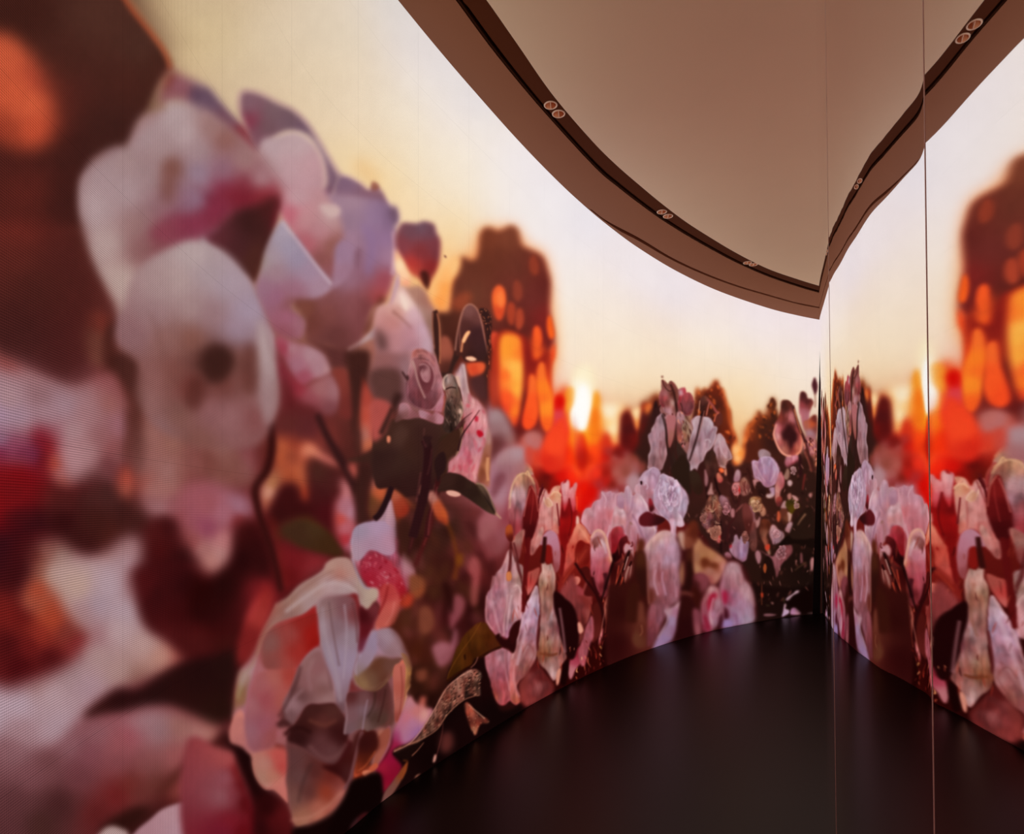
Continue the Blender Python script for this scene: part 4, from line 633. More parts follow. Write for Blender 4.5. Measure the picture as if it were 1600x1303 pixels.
L .7 | 500,752 600,700 680,610 770,470 850,330 940,250 1020,205 | 1.4 1.4 c09080 .85
L .7 | 600,705 700,660 790,600 860,500 960,410 1060,370 | 1.2 1.5 a87860 .8
F 1 | 495,765 600,715 690,690 640,760 590,810 540,790 | 1a0a08
F .8 .2 | 975,440 1000,430 1060,500 1120,530 1135,560 1080,570 1050,640 1030,620 1000,560 | 1010,480,904c3c 1060,530,5c3028 1040,610,a06850 1010,560,4c2018
S 40 .4 | 990 440 1140 640 | 1 1.6 2 4 45 60 | c09078 1c0c08 a06850 | .55
L .7 | 1000,435 1050,480 1110,530 | 1 1.4 c89c84
L .7 | 620,780 660,740 700,690 | 1.6 1 8c5c48
L .7 | 830,560 820,640 790,760 770,800 | 1 1.6 643430 .8
F 1.2 | 760,820 775,770 785,790 775,820 | b48478
F 4 | 820,640 880,620 900,700 860,760 810,740 | 64342f | .8
F 1.2 | 410,1100 440,1020 500,940 560,850 590,820 585,880 540,960 480,1050 | 480,1000,6c4840 560,880,7c4020 430,1080,704c48
L .8 | 560,810 590,820 575,880 550,940 | 1.6 1 8c4c20 .8
F 1 | 630,940 650,910 680,900 650,925 | a0705c
# --- rose, second pass: folds, shade and light
O 350 780 2.491
F 2.2 | 205,410 250,380 300,330 380,285 400,250 440,232 490,235 520,290 560,350 590,350 600,375 560,430 530,400 520,360 470,370 400,370 350,410 300,450 240,470 190,490 150,540 120,640 90,690 60,780 50,760 70,690 120,620 140,540 170,480 | 215,430,946458 260,400,947468 330,330,987870 420,260,a8887c 480,260,a4847c 450,290,a0685c 420,330,a89094 330,400,9c8484 250,450,846460 180,500,906c64 130,600,a07c6c 90,700,a08880 60,760,8c7454 530,370,98847c 570,370,ac9888 470,345,a08c90
L 2.2 | 240,440 320,380 400,330 470,335 520,360 | 5 4 b09c9c .8
L 2 | 215,440 300,360 380,300 430,280 | 2.5 2.5 7c544c .6
L 1.6 | 400,320 450,300 510,340 540,390 | 2 2 7a5450 .6
F 2 | 150,560 190,500 260,475 330,450 365,450 375,540 330,590 290,640 250,680 180,670 150,640 | 180,560,7c5450 200,640,7c4844 260,520,8c4440 300,480,802420 340,520,8c1814 360,570,84140f 280,600,902c26 240,640,94443e
F 2.5 | 120,700 160,670 240,660 280,660 270,720 240,800 215,870 200,950 160,980 110,980 80,900 90,800 | 140,720,985c60 200,700,a06058 250,690,983c34 160,780,8c4450 110,800,98646c 220,780,9c544c 150,880,8c5064 190,920,8c4c4c 110,900,8c6070
F 2 | 285,680 320,620 370,590 390,620 410,680 430,760 430,790 380,795 330,800 290,840 270,880 245,860 230,800 260,740 | 330,640,84605f 360,660,80565a 320,720,80585a 380,740,74504e 300,760,5c3c3c 270,800,8c6c74 260,840,6c4c50 400,780,8c6c6c 390,700,886668
L 1.6 | 300,650 280,720 250,790 215,850 | 5 7 3c1c1c .55
L 1.8 | 240,830 270,780 310,740 | 4 3 94747c .7
L 1.8 | 350,620 330,680 340,750 | 3 3 94747a .5
L 1.8 | 395,600 410,680 425,750 | 3 3 4c2c30 .5
F 1.8 | 375,400 430,380 500,380 525,440 528,520 520,600 500,680 480,760 470,830 440,800 430,720 400,640 378,560 368,480 | 400,430,846868 380,500,94808c 470,420,745058 510,440,6c3438 440,500,7c6470 490,540,887888 400,600,8c7c90 460,620,8c7c98 490,640,8c7c98 440,720,8c7890 470,760,806878 460,810,644850
L 1.6 | 385,420 390,500 410,590 440,690 455,790 | 4 4 9c8c98 .7
L 1.4 | 410,400 420,480 435,570 450,650 | 3 3 64484c .55
L 1.4 | 470,410 478,500 475,600 465,700 | 4 3 9c8c9c .5
L 1.4 | 500,400 515,470 520,560 | 3 3 5c3438 .6
F 1.8 | 320,810 370,800 430,800 460,830 480,880 470,960 440,1030 400,1035 350,1000 290,960 250,940 260,900 290,860 | 360,820,3c1c1a 420,830,4c2a26 390,860,5c302c 330,880,381614 430,900,341212 300,930,2c1010 380,940,583436 420,980,5c3a3c 350,980,543034 460,920,341010
L 1.6 | 330,860 390,880 440,860 | 6 5 64382f .7
L 1.8 | 330,960 390,1010 440,1000 480,950 | 7 5 6c4848 .6
L 1.6 | 250,900 300,890 340,910 | 5 6 240a0a .7
L 1.6 | 205,880 240,870 270,900 260,940 | 7 7 341414 .6
F 2 | 250,980 300,970 360,1010 430,1050 470,1060 480,1110 440,1170 380,1220 310,1262 280,1265 260,1180 245,1090 | 270,1020,583838 300,1080,5c4040 350,1060,4c2422 420,1080,5c201a 400,1140,84341f 440,1110,6c3430 460,1140,a0645c 370,1200,a06050 310,1240,946450 280,1160,6c4a44 330,1140,502c2a
L 2 | 260,1250 330,1240 400,1200 460,1140 | 5 4 b07868 .6
L 1.8 | 340,1030 310,1100 290,1180 | 6 4 3c2422 .5
F 1.8 | 380,1040 440,1030 490,980 510,920 540,900 520,970 500,1060 480,1110 450,1080 | 430,1060,340c0c 480,1000,3c1210 510,960,48201e 490,1060,442020
L 1.5 | 540,905 520,980 495,1080 470,1130 | 7 4 6c484c .75
F 1.4 | 480,760 520,750 580,740 640,710 655,800 640,860 600,885 560,905 545,890 510,900 468,915 475,840 | 500,770,502424 540,780,6c4a4c 600,760,4c2826 640,800,54302c 500,840,705058 540,820,786270 580,850,443028 620,860,503830 490,890,6c545c 550,880,6c5450
L 1 | 470,915 480,850 475,790 | 1.8 1.4 947880 .7
L 1 | 540,900 550,830 560,780 | 2.5 2 8c788c .7
L 1.2 | 600,870 620,800 630,740 | 3 3 3c1f1c .6
L 1.4 | 590,750 585,800 560,850 | 4 3 342018 .5
F 1.6 | 515,640 540,590 570,530 600,515 600,580 580,620 560,660 540,700 520,700 | 550,620,8c7890 580,560,8c7c9c 530,680,84706c
F 1.6 | 560,660 600,620 650,620 690,620 660,660 630,710 590,738 540,735 515,700 | 600,650,5c3828 640,650,64443c 580,700,684c3c 620,700,583428 540,720,84684c
L 1.4 | 510,690 545,735 600,740 650,690 680,640 | 3 3 785c40 .7
L 1.4 | 600,560 640,600 690,610 720,640 | 3 2 84686c .6
F 1.6 | 600,520 630,503 670,520 700,570 720,620 690,610 640,610 605,580 | 630,540,948090 680,570,8c7078 650,600,846870 610,560,846c80
F 1.2 | 690,600 715,610 733,660 720,680 730,700 712,740 700,780 690,830 700,740 712,680 705,640 | 715,640,84604c 728,665,b48854 715,720,9c6c48 700,780,8c5444
F 1.2 | 660,660 690,640 708,650 705,720 695,800 680,860 668,860 665,780 | 680,680,ac6458 695,740,9c5448 680,800,a4645a 675,850,804038
L 1 | 690,650 695,740 685,840 | 1.6 1.6 6c3028 .7
L 1.6 | 645,680 650,760 645,850 620,930 600,1010 | 5 3 6c4040 .6
F 1.4 | 600,930 640,890 650,920 630,980 600,1030 585,1040 590,980 | 610,960,84483a 620,980,94584a
F 1.6 | 530,930 590,900 600,960 580,1000 540,1060 510,1070 520,1000 | 550,960,341010 560,1010,4c1c10 525,1050,74301c
L .9 | 520,1060 550,1040 580,1000 590,980 | 2.4 1.4 9c4c2c .8
F 1 | 565,1050 590,1030 600,1040 580,1060 | a8543c
# speckled rose-red petal, darker edges and splashes
F 1.8 | 545,240 570,215 610,220 650,250 690,300 720,340 710,400 680,420 680,370 650,330 600,340 560,330 535,290 | 560,260,943050 600,240,8c2c48 620,280,9c3450 570,300,8c1c38 640,300,a03c50 700,350,901c34 700,400,8c2418
S 130 .9 | 530 210 730 430 | 1.5 4.5 2 9 100 70 | 8c1c38 a8445c 902440 b85c70 7c1830 b06878
F 1.6 | 610,350 650,330 680,370 690,430 670,470 640,495 600,500 590,480 610,430 | 640,370,a03c3c 660,420,b05850 620,460,a8544c 640,480,b05c50
L 1.3 | 640,340 625,400 600,450 | 4 4 7a1c20 .6
L 1.3 | 665,400 655,450 630,490 | 3 2 c07068 .6
F 1.5 | 505,120 540,95 630,85 660,110 670,190 640,220 570,200 530,240 505,230 500,170 | 530,130,9084a0 600,110,a088ac 650,160,a8809c 560,180,9c7c98 515,200,a0889c
L 1 | 500,230 520,290 545,340 570,350 | 3 3 9088a0 .6
F 1.2 | 632,80 645,15 655,15 665,60 665,110 640,100 | 645,60,b08c98 650,90,a8849c
F 1.6 | 695,250 705,208 730,230 745,280 735,330 715,350 700,310 | 710,240,a87c88 735,290,a47884 715,320,98506a
F 2 | 530,420 560,435 590,400 600,440 580,490 560,540 540,590 525,590 530,500 | 545,450,400c14 580,430,6c3038 545,520,581420 560,560,64304c
# small dark leaf + shade under
F 3 | 500,1100 560,1080 610,1070 615,1130 600,1200 540,1230 470,1303 400,1303 440,1220 480,1150 | 0f0303
L 1.4 | 665,985 740,945 790,905 830,850 872,780 | 5 9 7c5444 .25
F 3 | 230,120 290,85 350,95 400,130 450,190 465,215 400,210 340,195 280,170 | 300,130,3f281a 400,180,402815 350,110,44301c
F 6 | 60,560 120,430 160,360 185,370 185,430 150,520 110,610 60,650 | 130,440,943430 90,550,742020 160,400,8c2c28
F 3 | 20,900 60,850 80,900 80,960 40,950 | b0706a | .7
F 3 | 115,1000 160,980 235,975 245,1010 240,1070 200,1100 150,1110 120,1060 | 160,1030,a8786c 210,1000,b0504a 225,1040,a84440 150,1080,a07868 190,1080,a8705f
# --- glow round the sun, 840,560 scale 5.43
O 840 560 5.43
F 6 | -60,-100 60,-60 100,60 90,200 140,330 200,260 260,240 330,400 300,500 350,640 430,560 470,400 490,280 530,400 560,560 600,680 640,740 690,680 700,480 760,430 810,470 850,590 890,400 920,370 1000,320 1040,300 1060,600 1000,1100 500,1300 -60,1300 | 100,500,f05a28 50,350,fb7a2c 30,200,f87030 200,380,d8301c 160,480,d8585c 240,480,f87830 220,600,e83c20 300,550,f8a048 350,680,fc8c1c 370,800,fc6428 300,750,fc5024 250,850,f83c20 200,850,e83018 450,600,f8901c 500,450,f08c18 520,560,f07818 480,720,f86c1c 560,640,f07828 420,780,fc6020 450,900,f85028 350,950,fc4c2c 550,760,e03420 600,800,b84840 620,740,f0a060 680,780,c82818 640,860,c01c10 590,900,781414 540,850,f04824 520,980,d04838 450,1050,d84c44 560,1050,9c1c1c 400,1100,c81c14 300,1000,f02c14 200,1000,c81810 100,950,a82018 120,830,e8502c 50,850,c85c48 20,750,b0605c 80,1000,501010 150,1080,801410 50,1080,5c1c14 350,1200,c00c08 450,1180,d00c04 250,1150,b01410 520,1130,a80c08 700,900,84402c 650,950,a04030 690,980,a06458 640,1050,6c2c1c 730,950,9c5444 700,1060,84504c 770,560,4c1a20 740,650,50181c 800,650,4c1c20 720,760,5c1818 850,700,8c201c 820,800,441818 900,600,481a1c 950,500,40201f 900,750,4a1c1c 930,850,401a18 850,880,74382c 780,900,70342c 900,950,8c5444 840,940,a05c4c 1000,400,3c2420
F 5 | -60,0 20,30 60,150 100,350 110,480 80,620 50,600 20,480 -20,350 -60,300 | 20,200,fb8038 50,400,f86428 70,550,fa7030 20,80,f05828 60,480,f86028
F 3.5 | 160,350 200,320 225,370 200,420 165,410 | c01808
F 4 | 240,380 270,270 300,260 320,330 300,400 260,460 | ee8a2c | .8
F 4 | 460,480 485,300 500,290 525,400 550,560 480,640 440,600 | 490,380,ee8820 510,500,ee7418 480,600,f08c20
F 3.5 | 700,520 720,480 770,460 810,500 850,600 880,660 870,760 800,840 730,840 710,700 | 4c1b20
F 3.5 | 860,620 890,480 900,370 930,460 980,340 1020,330 1050,500 1000,800 950,900 870,860 880,740 | 43201f
F 3 | 840,620 870,600 880,700 860,780 840,740 | a0201a | .8
F 3 | 850,560 870,450 900,440 880,560 860,605 840,590 | f86c2c
F 3 | 905,430 930,400 950,420 930,470 910,450 | f0602c | .8
F 2.5 | 640,760 690,680 715,560 720,470 690,480 660,600 620,680 | f89040 | .4
F 4 | 680,960 720,900 800,930 860,880 930,940 940,1000 860,1100 760,1110 650,1120 640,1020 | 700,1000,8a5048 760,960,84483a 820,1040,a88088 780,1080,a07068 680,1080,7a3a30 860,1000,a87c84 900,940,80483c
# the sun
F 8 | 250,400 300,300 330,100 460,100 470,300 440,520 400,640 300,660 260,560 | fce4b0 | .8
F 4 | 320,200 420,200 455,380 420,520 400,600 370,620 330,600 300,540 285,440 310,380 330,300 | fffaf0
F 6 | 290,620 370,660 430,620 400,720 340,760 | fdc030 | .8
L 7 | 370,650 365,800 360,1000 | 10 6 fc8c30 .6
# pale roses behind (blurry), left bottom
F 4 | 370,1110 460,1040 520,980 560,1040 500,1140 400,1180 | d8584c | .5
# --- trees behind the right group, 1060,560
O 1060 560 5.43
F 3.5 | 130,470 150,350 160,240 200,290 240,250 270,280 290,210 330,180 360,250 390,290 400,360 440,460 450,600 490,680 470,760 440,830 350,900 100,900 100,600 | 200,300,a8502c 300,260,b0542c 360,280,a0482a 180,400,6a2c1c 300,400,4c2620 400,400,8c4022 420,520,54261c 400,620,4c241f 440,700,6c2c18 330,600,4c2422 250,350,70301c 320,330,743420
F 2.5 | 165,300 200,300 240,280 300,270 340,300 370,330 400,430 420,600 450,700 420,780 350,860 150,860 140,500 | 200,380,3e2220 300,330,5c2a1e 350,450,40221f 400,650,40211f 250,600,3c2220
S 120 1 | 140 200 480 800 | 2 5 3 8 60 50 | b85428 8c3c20 5c2a1c e87c3c 3c201c
F 3 | 370,450 400,440 420,480 400,520 | ee8a50 | .8
F 4 | 540,930 560,800 590,700 560,640 590,560 640,520 680,440 720,500 770,390 800,330 830,370 830,460 880,500 900,700 900,900 700,1000 540,1000 | 600,600,b4562c 680,480,b0582e 780,480,7c3c20 700,600,46241e 800,600,3e221f 650,700,40221f 600,850,4c241e 560,900,502820 750,800,3c201d 850,750,3c201e 800,380,643420
F 2.5 | 610,580 660,560 700,540 760,560 800,600 860,600 900,800 880,1000 560,1000 560,900 600,780 | 3f231f
S 90 1.2 | 560 380 860 640 | 2 5 3 8 60 60 | a8542c 7c3c20 4c2820 5c3020 e89850
F 1.5 | 785,350 800,335 820,360 830,400 815,440 830,480 810,540 790,520 790,440 755,410 780,390 | 4c2a1e
F 4 | 470,760 530,760 545,830 500,900 470,910 440,860 | 490,830,fcb070 520,800,f89850 470,880,f08840
F 3.5 | 565,650 590,620 600,680 580,740 560,700 | f07840 | .8
# [trees]
# --- tree line and back-lit heads, second pass (840,560 x5.43): painted before the plants in front
O 840 560 5.43
F 5 | 680,760 690,600 700,480 740,430 790,440 820,540 855,590 875,480 895,380 930,400 960,350 1010,310 1060,330 1100,500 1060,900 700,900 | f08848 | .7
F 2.6 | 690,720 705,600 715,500 745,465 785,470 810,510 835,600 865,640 885,560 900,430 915,380 935,440 955,420 990,350 1030,330 1060,400 1070,700 1000,900 930,960 850,890 780,880 720,840 | 740,520,501818 760,480,64201c 800,640,4c1a1c 900,560,4c1e1c 920,450,7c3020 1000,400,4c241c 1000,600,40201e 850,800,4c1c1a 950,850,3c1c18 700,700,7c1f18
F 2.5 | 840,590 850,540 862,560 875,600 865,700 850,760 840,680 | 855,570,f89050 850,640,c83c20 855,720,8c2018
F 2 | 895,460 910,400 925,440 915,480 | c05430
F 2.4 | 910,440 935,400 960,400 945,450 925,490 | f88c50
S 60 1.6 | 690 340 1060 520 | 3 7 4 10 80 50 | c06030 a0442c e08048 64281c | .5
F 3 | 560,780 600,700 620,660 640,720 690,680 700,560 705,700 720,800 690,900 640,860 600,860 | 640,740,f8a868 600,740,e86c40 680,800,b02018 700,860,901c14
F 3 | 640,740 660,780 680,700 700,640 690,740 660,800 | fcb880 | .6
F 3.5 | 560,800 590,760 640,790 660,850 620,880 580,860 | b06c78
F 3 | 700,880 760,900 800,960 740,1000 700,960 | a06c68 | .6
S 40 3 | 690 860 940 1100 | 8 16 12 26 80 60 | 84483c a06860 703028 5c2018 8c5850 | .5
S 30 4 | 120 620 640 1080 | 8 20 40 90 90 12 | fc6c34 e03418 d02818 f85028 b81810 | .4
# 1060,560 trees: spiky crowns with burning edges
O 1060 560 5.43
S 110 1.3 | 140 200 480 800 | 3 6 10 22 85 25 | c4642f a84c28 5c2a1c 3c201c 8c3c20 | .7
X 2.2 | 130,480 150,400 158,260 175,300 185,340 205,280 225,250 240,300 262,290 280,215 295,260 315,195 330,200 345,260 372,250 380,320 400,340 410,420 440,440 445,520 452,600 475,640 488,700 470,760 440,820 420,880 120,880 | 200,330,4c241a 300,260,70301c 360,300,642c1c 300,400,40221c 420,480,70341c 440,650,6c2c18 250,600,3a201c 420,780,4c2018
L 2 | 375,260 390,330 425,430 445,560 480,660 490,710 465,780 | 3.5 4 e07038 .8
L 1.8 | 150,400 160,260 190,330 230,250 | 2.5 2.5 d87840 .6
S 60 1.1 | 150 200 480 760 | 2 4 4 9 80 50 | d87038 8c3c20 3c201c 5c2a1c | .7
X 2 | 555,900 570,800 550,740 590,700 580,640 610,600 600,560 640,540 660,500 680,510 675,445 695,450 715,500 750,480 770,510 790,540 795,470 760,410 780,390 795,400 790,345 805,340 820,380 815,430 840,440 835,480 850,520 880,500 900,600 900,900 | 620,600,8c4424 680,500,743820 600,750,54281c 700,600,3c231c 800,520,40241c 800,700,3a201c 800,380,5c301e 750,450,6c3c20
L 2 | 545,860 560,780 560,720 590,660 600,590 640,545 665,500 | 4 3 e07838 .85
S 50 1.1 | 550 380 880 700 | 2 4 4 9 70 60 | c86c34 7c3c20 3c231c a05028 | .7
F 3 | 440,860 450,800 480,720 520,760 545,790 530,860 490,915 470,905 | 490,850,fcb478 470,900,f07838 500,780,f8b880 530,800,f0883c
O 1060 560 5.43
# dark foliage ground
F 3 | -300,500 -100,420 60,450 130,600 430,780 470,900 560,940 760,900 880,850 960,900 1180,700 1160,1303 1130,2300 500,2300 -100,2300 -250,1200 -400,1000 | 0,600,40221f 0,900,37201c 200,900,38201b 400,1000,402420 600,1000,44261f 700,1100,402420 900,950,40211e 1050,950,44261e 1100,700,503028 1100,1100,302016 1000,1200,2e1e14 300,1200,3c2420 100,1200,341e1a 500,1250,4c2c28 800,1250,402620 -100,1100,3a201a 600,1600,2e1614 1000,1600,2a1a12 800,1900,1c0c0a 300,1800,3a1c18 1050,1900,160a08
S 500 .8 | -100 900 1160 2100 | 2 4.5 3 11 75 60 | 4a2a28 6a4440 2a1412 7c5656 4a2c26 5a3028 20100e 6c4038 301a14 84605c 3c3020 2c1a16 6a3028
S 60 .6 | -100 900 1160 1400 | .8 1.8 3 7 70 70 | b86850 a0604c a87870 2a1412
# top-right roses
F 1.3 | 1150,170 1165,165 1185,230 1165,310 1150,280 1133,225 | 4c2630
L 1 | 1162,300 1165,380 1160,420 | 1.5 1.5 7a5044
F 1.3 | 1035,300 1065,280 1090,300 1105,340 1130,340 1150,380 1130,420 1110,480 1110,540 1080,620 1040,500 1025,430 | 1070,320,4c2828 1090,370,4a2424 1060,450,9c6470 1090,480,a06c78 1060,400,8c4448 1040,470,b07078 1130,400,783c34
F 1.5 | 1060,540 1100,520 1150,480 1180,500 1180,640 1150,700 1100,680 1080,620 | 1100,560,9c6458 1130,560,c0582c 1120,630,9c8090 1160,600,70403c 1160,520,5c2c28
F 1.4 .08 | 880,370 920,355 960,380 985,450 1000,540 1030,600 1050,700 1040,780 1000,820 930,825 870,790 840,730 815,650 830,560 860,490 | 930,400,3e2222 900,380,5c3028 880,490,7c3c30 890,540,6a2c28 950,510,b47880 980,520,a05c64 940,580,3a1c1c 960,650,34181a 920,640,5a2c30 860,600,b06470 850,650,b87880 870,720,94505c 900,770,c0786c 960,780,6a3430 1010,780,b86c5c 1030,680,9c5450 1000,600,74383a 940,460,c87c54 1020,740,c07868
L 1 | 835,570 815,650 845,740 880,800 930,820 | 1.5 2 e8a090 .9
L 1 | 990,500 1040,620 1080,720 1110,830 1150,960 | 4 3 4a2420
L .7 | 960,450 1000,540 1050,660 | 1.2 1.2 e88c60 .8
F 2 | 1060,700 1110,660 1160,700 1180,800 1170,960 1140,980 1120,880 1080,800 | 1120,750,8c5458 1150,900,9c6450 1090,740,a06868
S 70 .6 | 1060 680 1180 1000 | 1.5 3 4 10 80 50 | c08078 5a302c e09070 3c201c a06c70
F 1.3 .08 | 910,880 930,820 980,810 1010,830 1030,900 1020,960 980,990 950,960 920,920 | 940,860,b8788a 980,840,c08898 1000,940,a03848 970,960,982840 930,910,b06c80 1010,900,a84c5c
# purple-white rose
F 1.5 | 680,800 700,775 750,780 780,810 770,840 700,850 | 9c8288
F 1.2 .12 1 d8c0d8 .4 | 625,890 640,870 680,875 700,840 740,830 790,840 830,880 855,930 860,960 890,970 905,1010 890,1080 840,1080 800,1090 750,1090 700,1050 650,1020 640,960 | 660,930,a07898 720,870,ac94bc 760,880,a890b8 730,940,9c80ac 800,930,ac90b4 840,960,a080a0 680,990,b07c94 750,1000,a47c9c 800,1020,b08aac 840,1020,b08cb0 770,1080,a880a0 880,1000,b87080 890,1060,b0687c
L .7 | 700,850 690,900 720,980 760,1060 | 1.4 1.4 8a6490 .8
L .7 | 765,840 790,920 780,1000 770,1060 | 1.4 1.4 8a6694 .8
L .7 | 830,900 810,980 780,1050 | 1.4 1.4 c8b0c8 .8
L .7 | 650,920 690,980 740,1060 | 1.4 1.4 c8a0b0 .8
F 1.5 | 810,1090 850,1080 890,1100 900,1150 870,1210 830,1180 780,1160 760,1110 | 790,1120,a88cb0 850,1130,c07078 880,1180,a85c58 840,1180,b86c64
F 1.5 | 480,950 520,945 540,1000 520,1040 480,1040 465,1000 | a8848c
F 1.5 | 455,1080 490,1045 520,1060 530,1120 510,1180 470,1150 | 480,1080,b87480 510,1110,b83434 490,1150,a85c5c
F 1.5 | 530,1050 570,1000 600,1060 640,1140 620,1240 560,1160 530,1200 | 560,1040,9c7468 600,1120,6c4038 570,1160,a06c64 600,1180,804c44
# tall white rose pair
F 1.4 .1 .9 cfb4bc .4 | 110,530 160,490 210,500 260,500 290,540 300,580 330,580 320,650 350,640 390,680 410,740 440,800 455,845 420,870 400,920 340,900 310,800 320,740 270,780 230,850 200,890 180,920 160,965 100,960 105,900 80,820 90,720 110,640 130,600 | 150,540,a08490 200,560,ac90a4 250,560,b098a4 220,640,a488a0 180,740,a08494 130,720,8c6c74 110,840,9c7c84 170,850,84646c 140,930,b090a0 250,720,b494a4 280,600,94707c 300,660,8c686c 340,720,b09090 380,760,a4807c 420,830,b48c84 360,820,7c504c 380,880,8c6058 330,860,6c403c
L .8 | 215,430 190,540 170,640 140,740 95,870 | 3 2.4 301818
L .7 | 222,440 200,540 175,640 | 1 1 8a5c58 .7
L .7 | 270,510 280,600 250,680 230,720 200,780 | 1.4 1.4 806070 .8
L .8 | 230,830 280,780 320,740 | 2 1.4 4c2c2c .8
F 1.5 | 240,820 320,790 340,880 320,960 260,980 230,920 | 34201c
F 1 | 105,920 150,950 175,870 165,960 130,970 | c0a4b0
# hanging sepals
F 1 | 190,360 220,320 250,340 240,400 220,430 200,450 180,420 | 190,380,4c2a28 230,350,5c3430
L .8 | 235,330 290,400 330,460 350,460 | 2 2.6 8c4a40
L .7 | 265,380 250,440 240,480 | 1.5 1.5 a05848
L .7 | 340,460 320,480 310,540 | 1.5 1.5 a05040
L .7 | 195,380 180,440 | 1.5 1 c08c70
F 1.2 | 330,480 360,460 380,500 370,560 330,580 310,540 | 5c3028
# left dense head with red buds (1035-1085, 585-760)
F 1.4 | -150,300 -120,260 -80,280 -40,250 0,270 40,250 70,310 100,300 130,360 130,440 100,490 60,480 40,520 40,640 100,700 80,820 20,760 -40,640 -120,600 -160,470 | -100,330,8c6460 -60,300,704844 0,330,a07080 40,300,8c3c48 50,420,5c2c28 100,400,703c3c 20,380,8c3c40 -60,450,8c645c 20,500,a07c84 -80,560,805858 40,580,80605c 60,700,8a605c 0,600,50302c -20,500,5c3430
S 120 .6 | -160 240 130 760 | 1.4 3.6 3 11 80 60 | 5a3432 a07880 8c5c5c 3c201f b88c90 703c3c c0645c
F 1 .1 | 20,400 40,340 70,300 100,300 125,350 130,420 100,480 60,490 30,460 | 60,380,8c4c50 100,340,9c4c50 100,430,643038 50,440,6c3834
L .7 | 75,305 60,340 30,400 | 1.5 1.5 c04c4c .8
F 1.2 | 40,560 90,540 130,600 110,680 80,720 50,700 | 80,600,a08078 70,680,7a5448
# --- 1060,740..1000 lower right plants (tile 1060,560 then 1060,780)
O 1060 560 5.43
F 1.6 | 60,970 140,970 200,1060 200,1130 150,1170 90,1080 | 3a2820
F 1.4 .2 | 200,1180 260,1150 320,1160 360,1200 420,1190 440,1260 400,1303 360,1400 280,1480 220,1460 200,1400 220,1300 | 260,1200,9c7468 330,1220,84605a 400,1230,94606a 300,1300,704440 250,1280,8c6458 350,1380,5c3830 250,1440,845058
S 120 .5 | 200 1150 440 1480 | .9 1.8 4 9 60 60 | 4c2824 b08878 5a3028 c09c88 | .6
F 1.2 | 250,1100 290,1090 310,1160 270,1170 240,1150 | a87c78
F 1 | 220,950 240,960 260,1040 250,1100 230,1060 | a87470
F 1 | 330,980 380,1020 360,1080 320,1040 | b8604c
F 1 | 340,940 390,930 420,950 420,990 380,990 350,970 | c87050
L .8 | 460,940 470,1060 500,1200 520,1303 | 2 2 3c201c
L .8 | 240,860 260,980 240,1100 230,1250 | 2.4 2 341c18
L .8 | 560,960 600,1050 640,1150 | 3 2 40241e
L .8 | 540,1100 520,1250 500,1303 | 1.6 1.6 6c4440
F 1.4 .15 | 610,1190 650,1170 700,1190 730,1250 740,1303 720,1340 660,1330 620,1300 600,1240 | 640,1200,a07864 690,1230,94685c 650,1280,7c5048 700,1300,a08088
S 40 .5 | 600 1170 740 1340 | .9 2 4 8 60 60 | 4c2824 b08878 5a3028 | .6
F 1.3 | 740,1150 790,1150 800,1190 770,1200 745,1180 | 94787c
F 1.3 | 830,1160 880,1170 890,1220 860,1250 830,1230 | 84403c
F 1.3 | 930,1040 965,1040 970,1080 940,1085 | b08c88
F 1.3 | 990,1010 1000,960 1030,950 1040,1000 | 3c3024
F 1.3 | 990,1180 1020,1190 1015,1220 985,1215 | b88c80
F 1.3 | 1100,1150 1140,1140 1135,1190 1105,1190 | 8c6464
F 2 | 920,1220 960,1170 1010,1210 1080,1200 1150,1230 1130,1320 1040,1400 960,1400 920,1303 | 960,1230,3c3012 1000,1290,4a3c10 1080,1280,2c1e14 950,1350,5c4810
F 1.3 | 880,1200 920,1180 930,1260 880,1300 860,1260 | 880,1230,9c6c64 910,1220,7c4c44
O 1060 780 5.43
F 1.5 | 560,60 620,80 650,140 640,180 600,170 560,130 | 580,100,845058 620,120,8c5c68
F 1.5 | 640,180 680,130 700,200 690,300 670,400 620,440 600,350 610,240 | 640,250,7c504c 640,350,70443c 680,200,5c3c30
F 1.5 | 690,190 740,165 780,190 800,240 780,280 740,280 730,230 700,260 | 704434
F 1.2 | 780,240 800,220 850,250 900,290 905,330 880,370 830,390 790,370 770,310 | 820,280,a48088 860,320,a07c88 800,340,986c78 790,260,b0a098
F 1.2 | 910,130 950,120 975,200 980,250 940,290 910,270 930,220 | 940,200,a87878 950,260,a48088
F 1.5 | 860,130 910,80 940,130 920,200 870,260 850,190 | 880,160,5c3024 900,230,7c3c30 920,120,40241a
F 1.3 | 720,370 780,370 800,420 780,460 740,450 | 740,400,a04030 770,400,b05c4c
F 1.3 .2 | 780,500 830,480 880,440 890,400 960,395 970,440 950,500 900,540 870,590 860,660 830,720 810,640 830,580 790,540 | 860,480,8c5c60 930,440,8c585c 900,420,6c3c3c 850,560,7c4c50 830,650,6c4444 800,520,8c5c5c
F 1.3 | 1040,450 1060,500 1050,550 1020,560 | 6c4448
F 1.3 | 1125,510 1145,500 1155,560 1140,620 1125,590 | 94686c
F 1.3 | 650,440 680,430 700,480 690,540 660,500 | 906878
F 1.1 .1 | 440,480 390,470 380,520 400,560 450,540 520,560 560,540 590,480 595,380 560,340 535,315 520,350 490,310 470,340 460,400 430,400 | 480,360,b08898 540,360,a48094 570,420,a88098 480,440,a8809c 540,480,a07c90 400,500,8c6470 560,520,94688c
F 1.3 | 340,270 360,300 350,380 330,340 300,320 | a07078
F 1 | 343,290 355,300 352,350 342,350 | c03c30
F 1 | 190,310 210,320 220,360 200,360 | b89488
L .8 | 365,60 365,200 365,440 | 2.6 2.6 200c0c
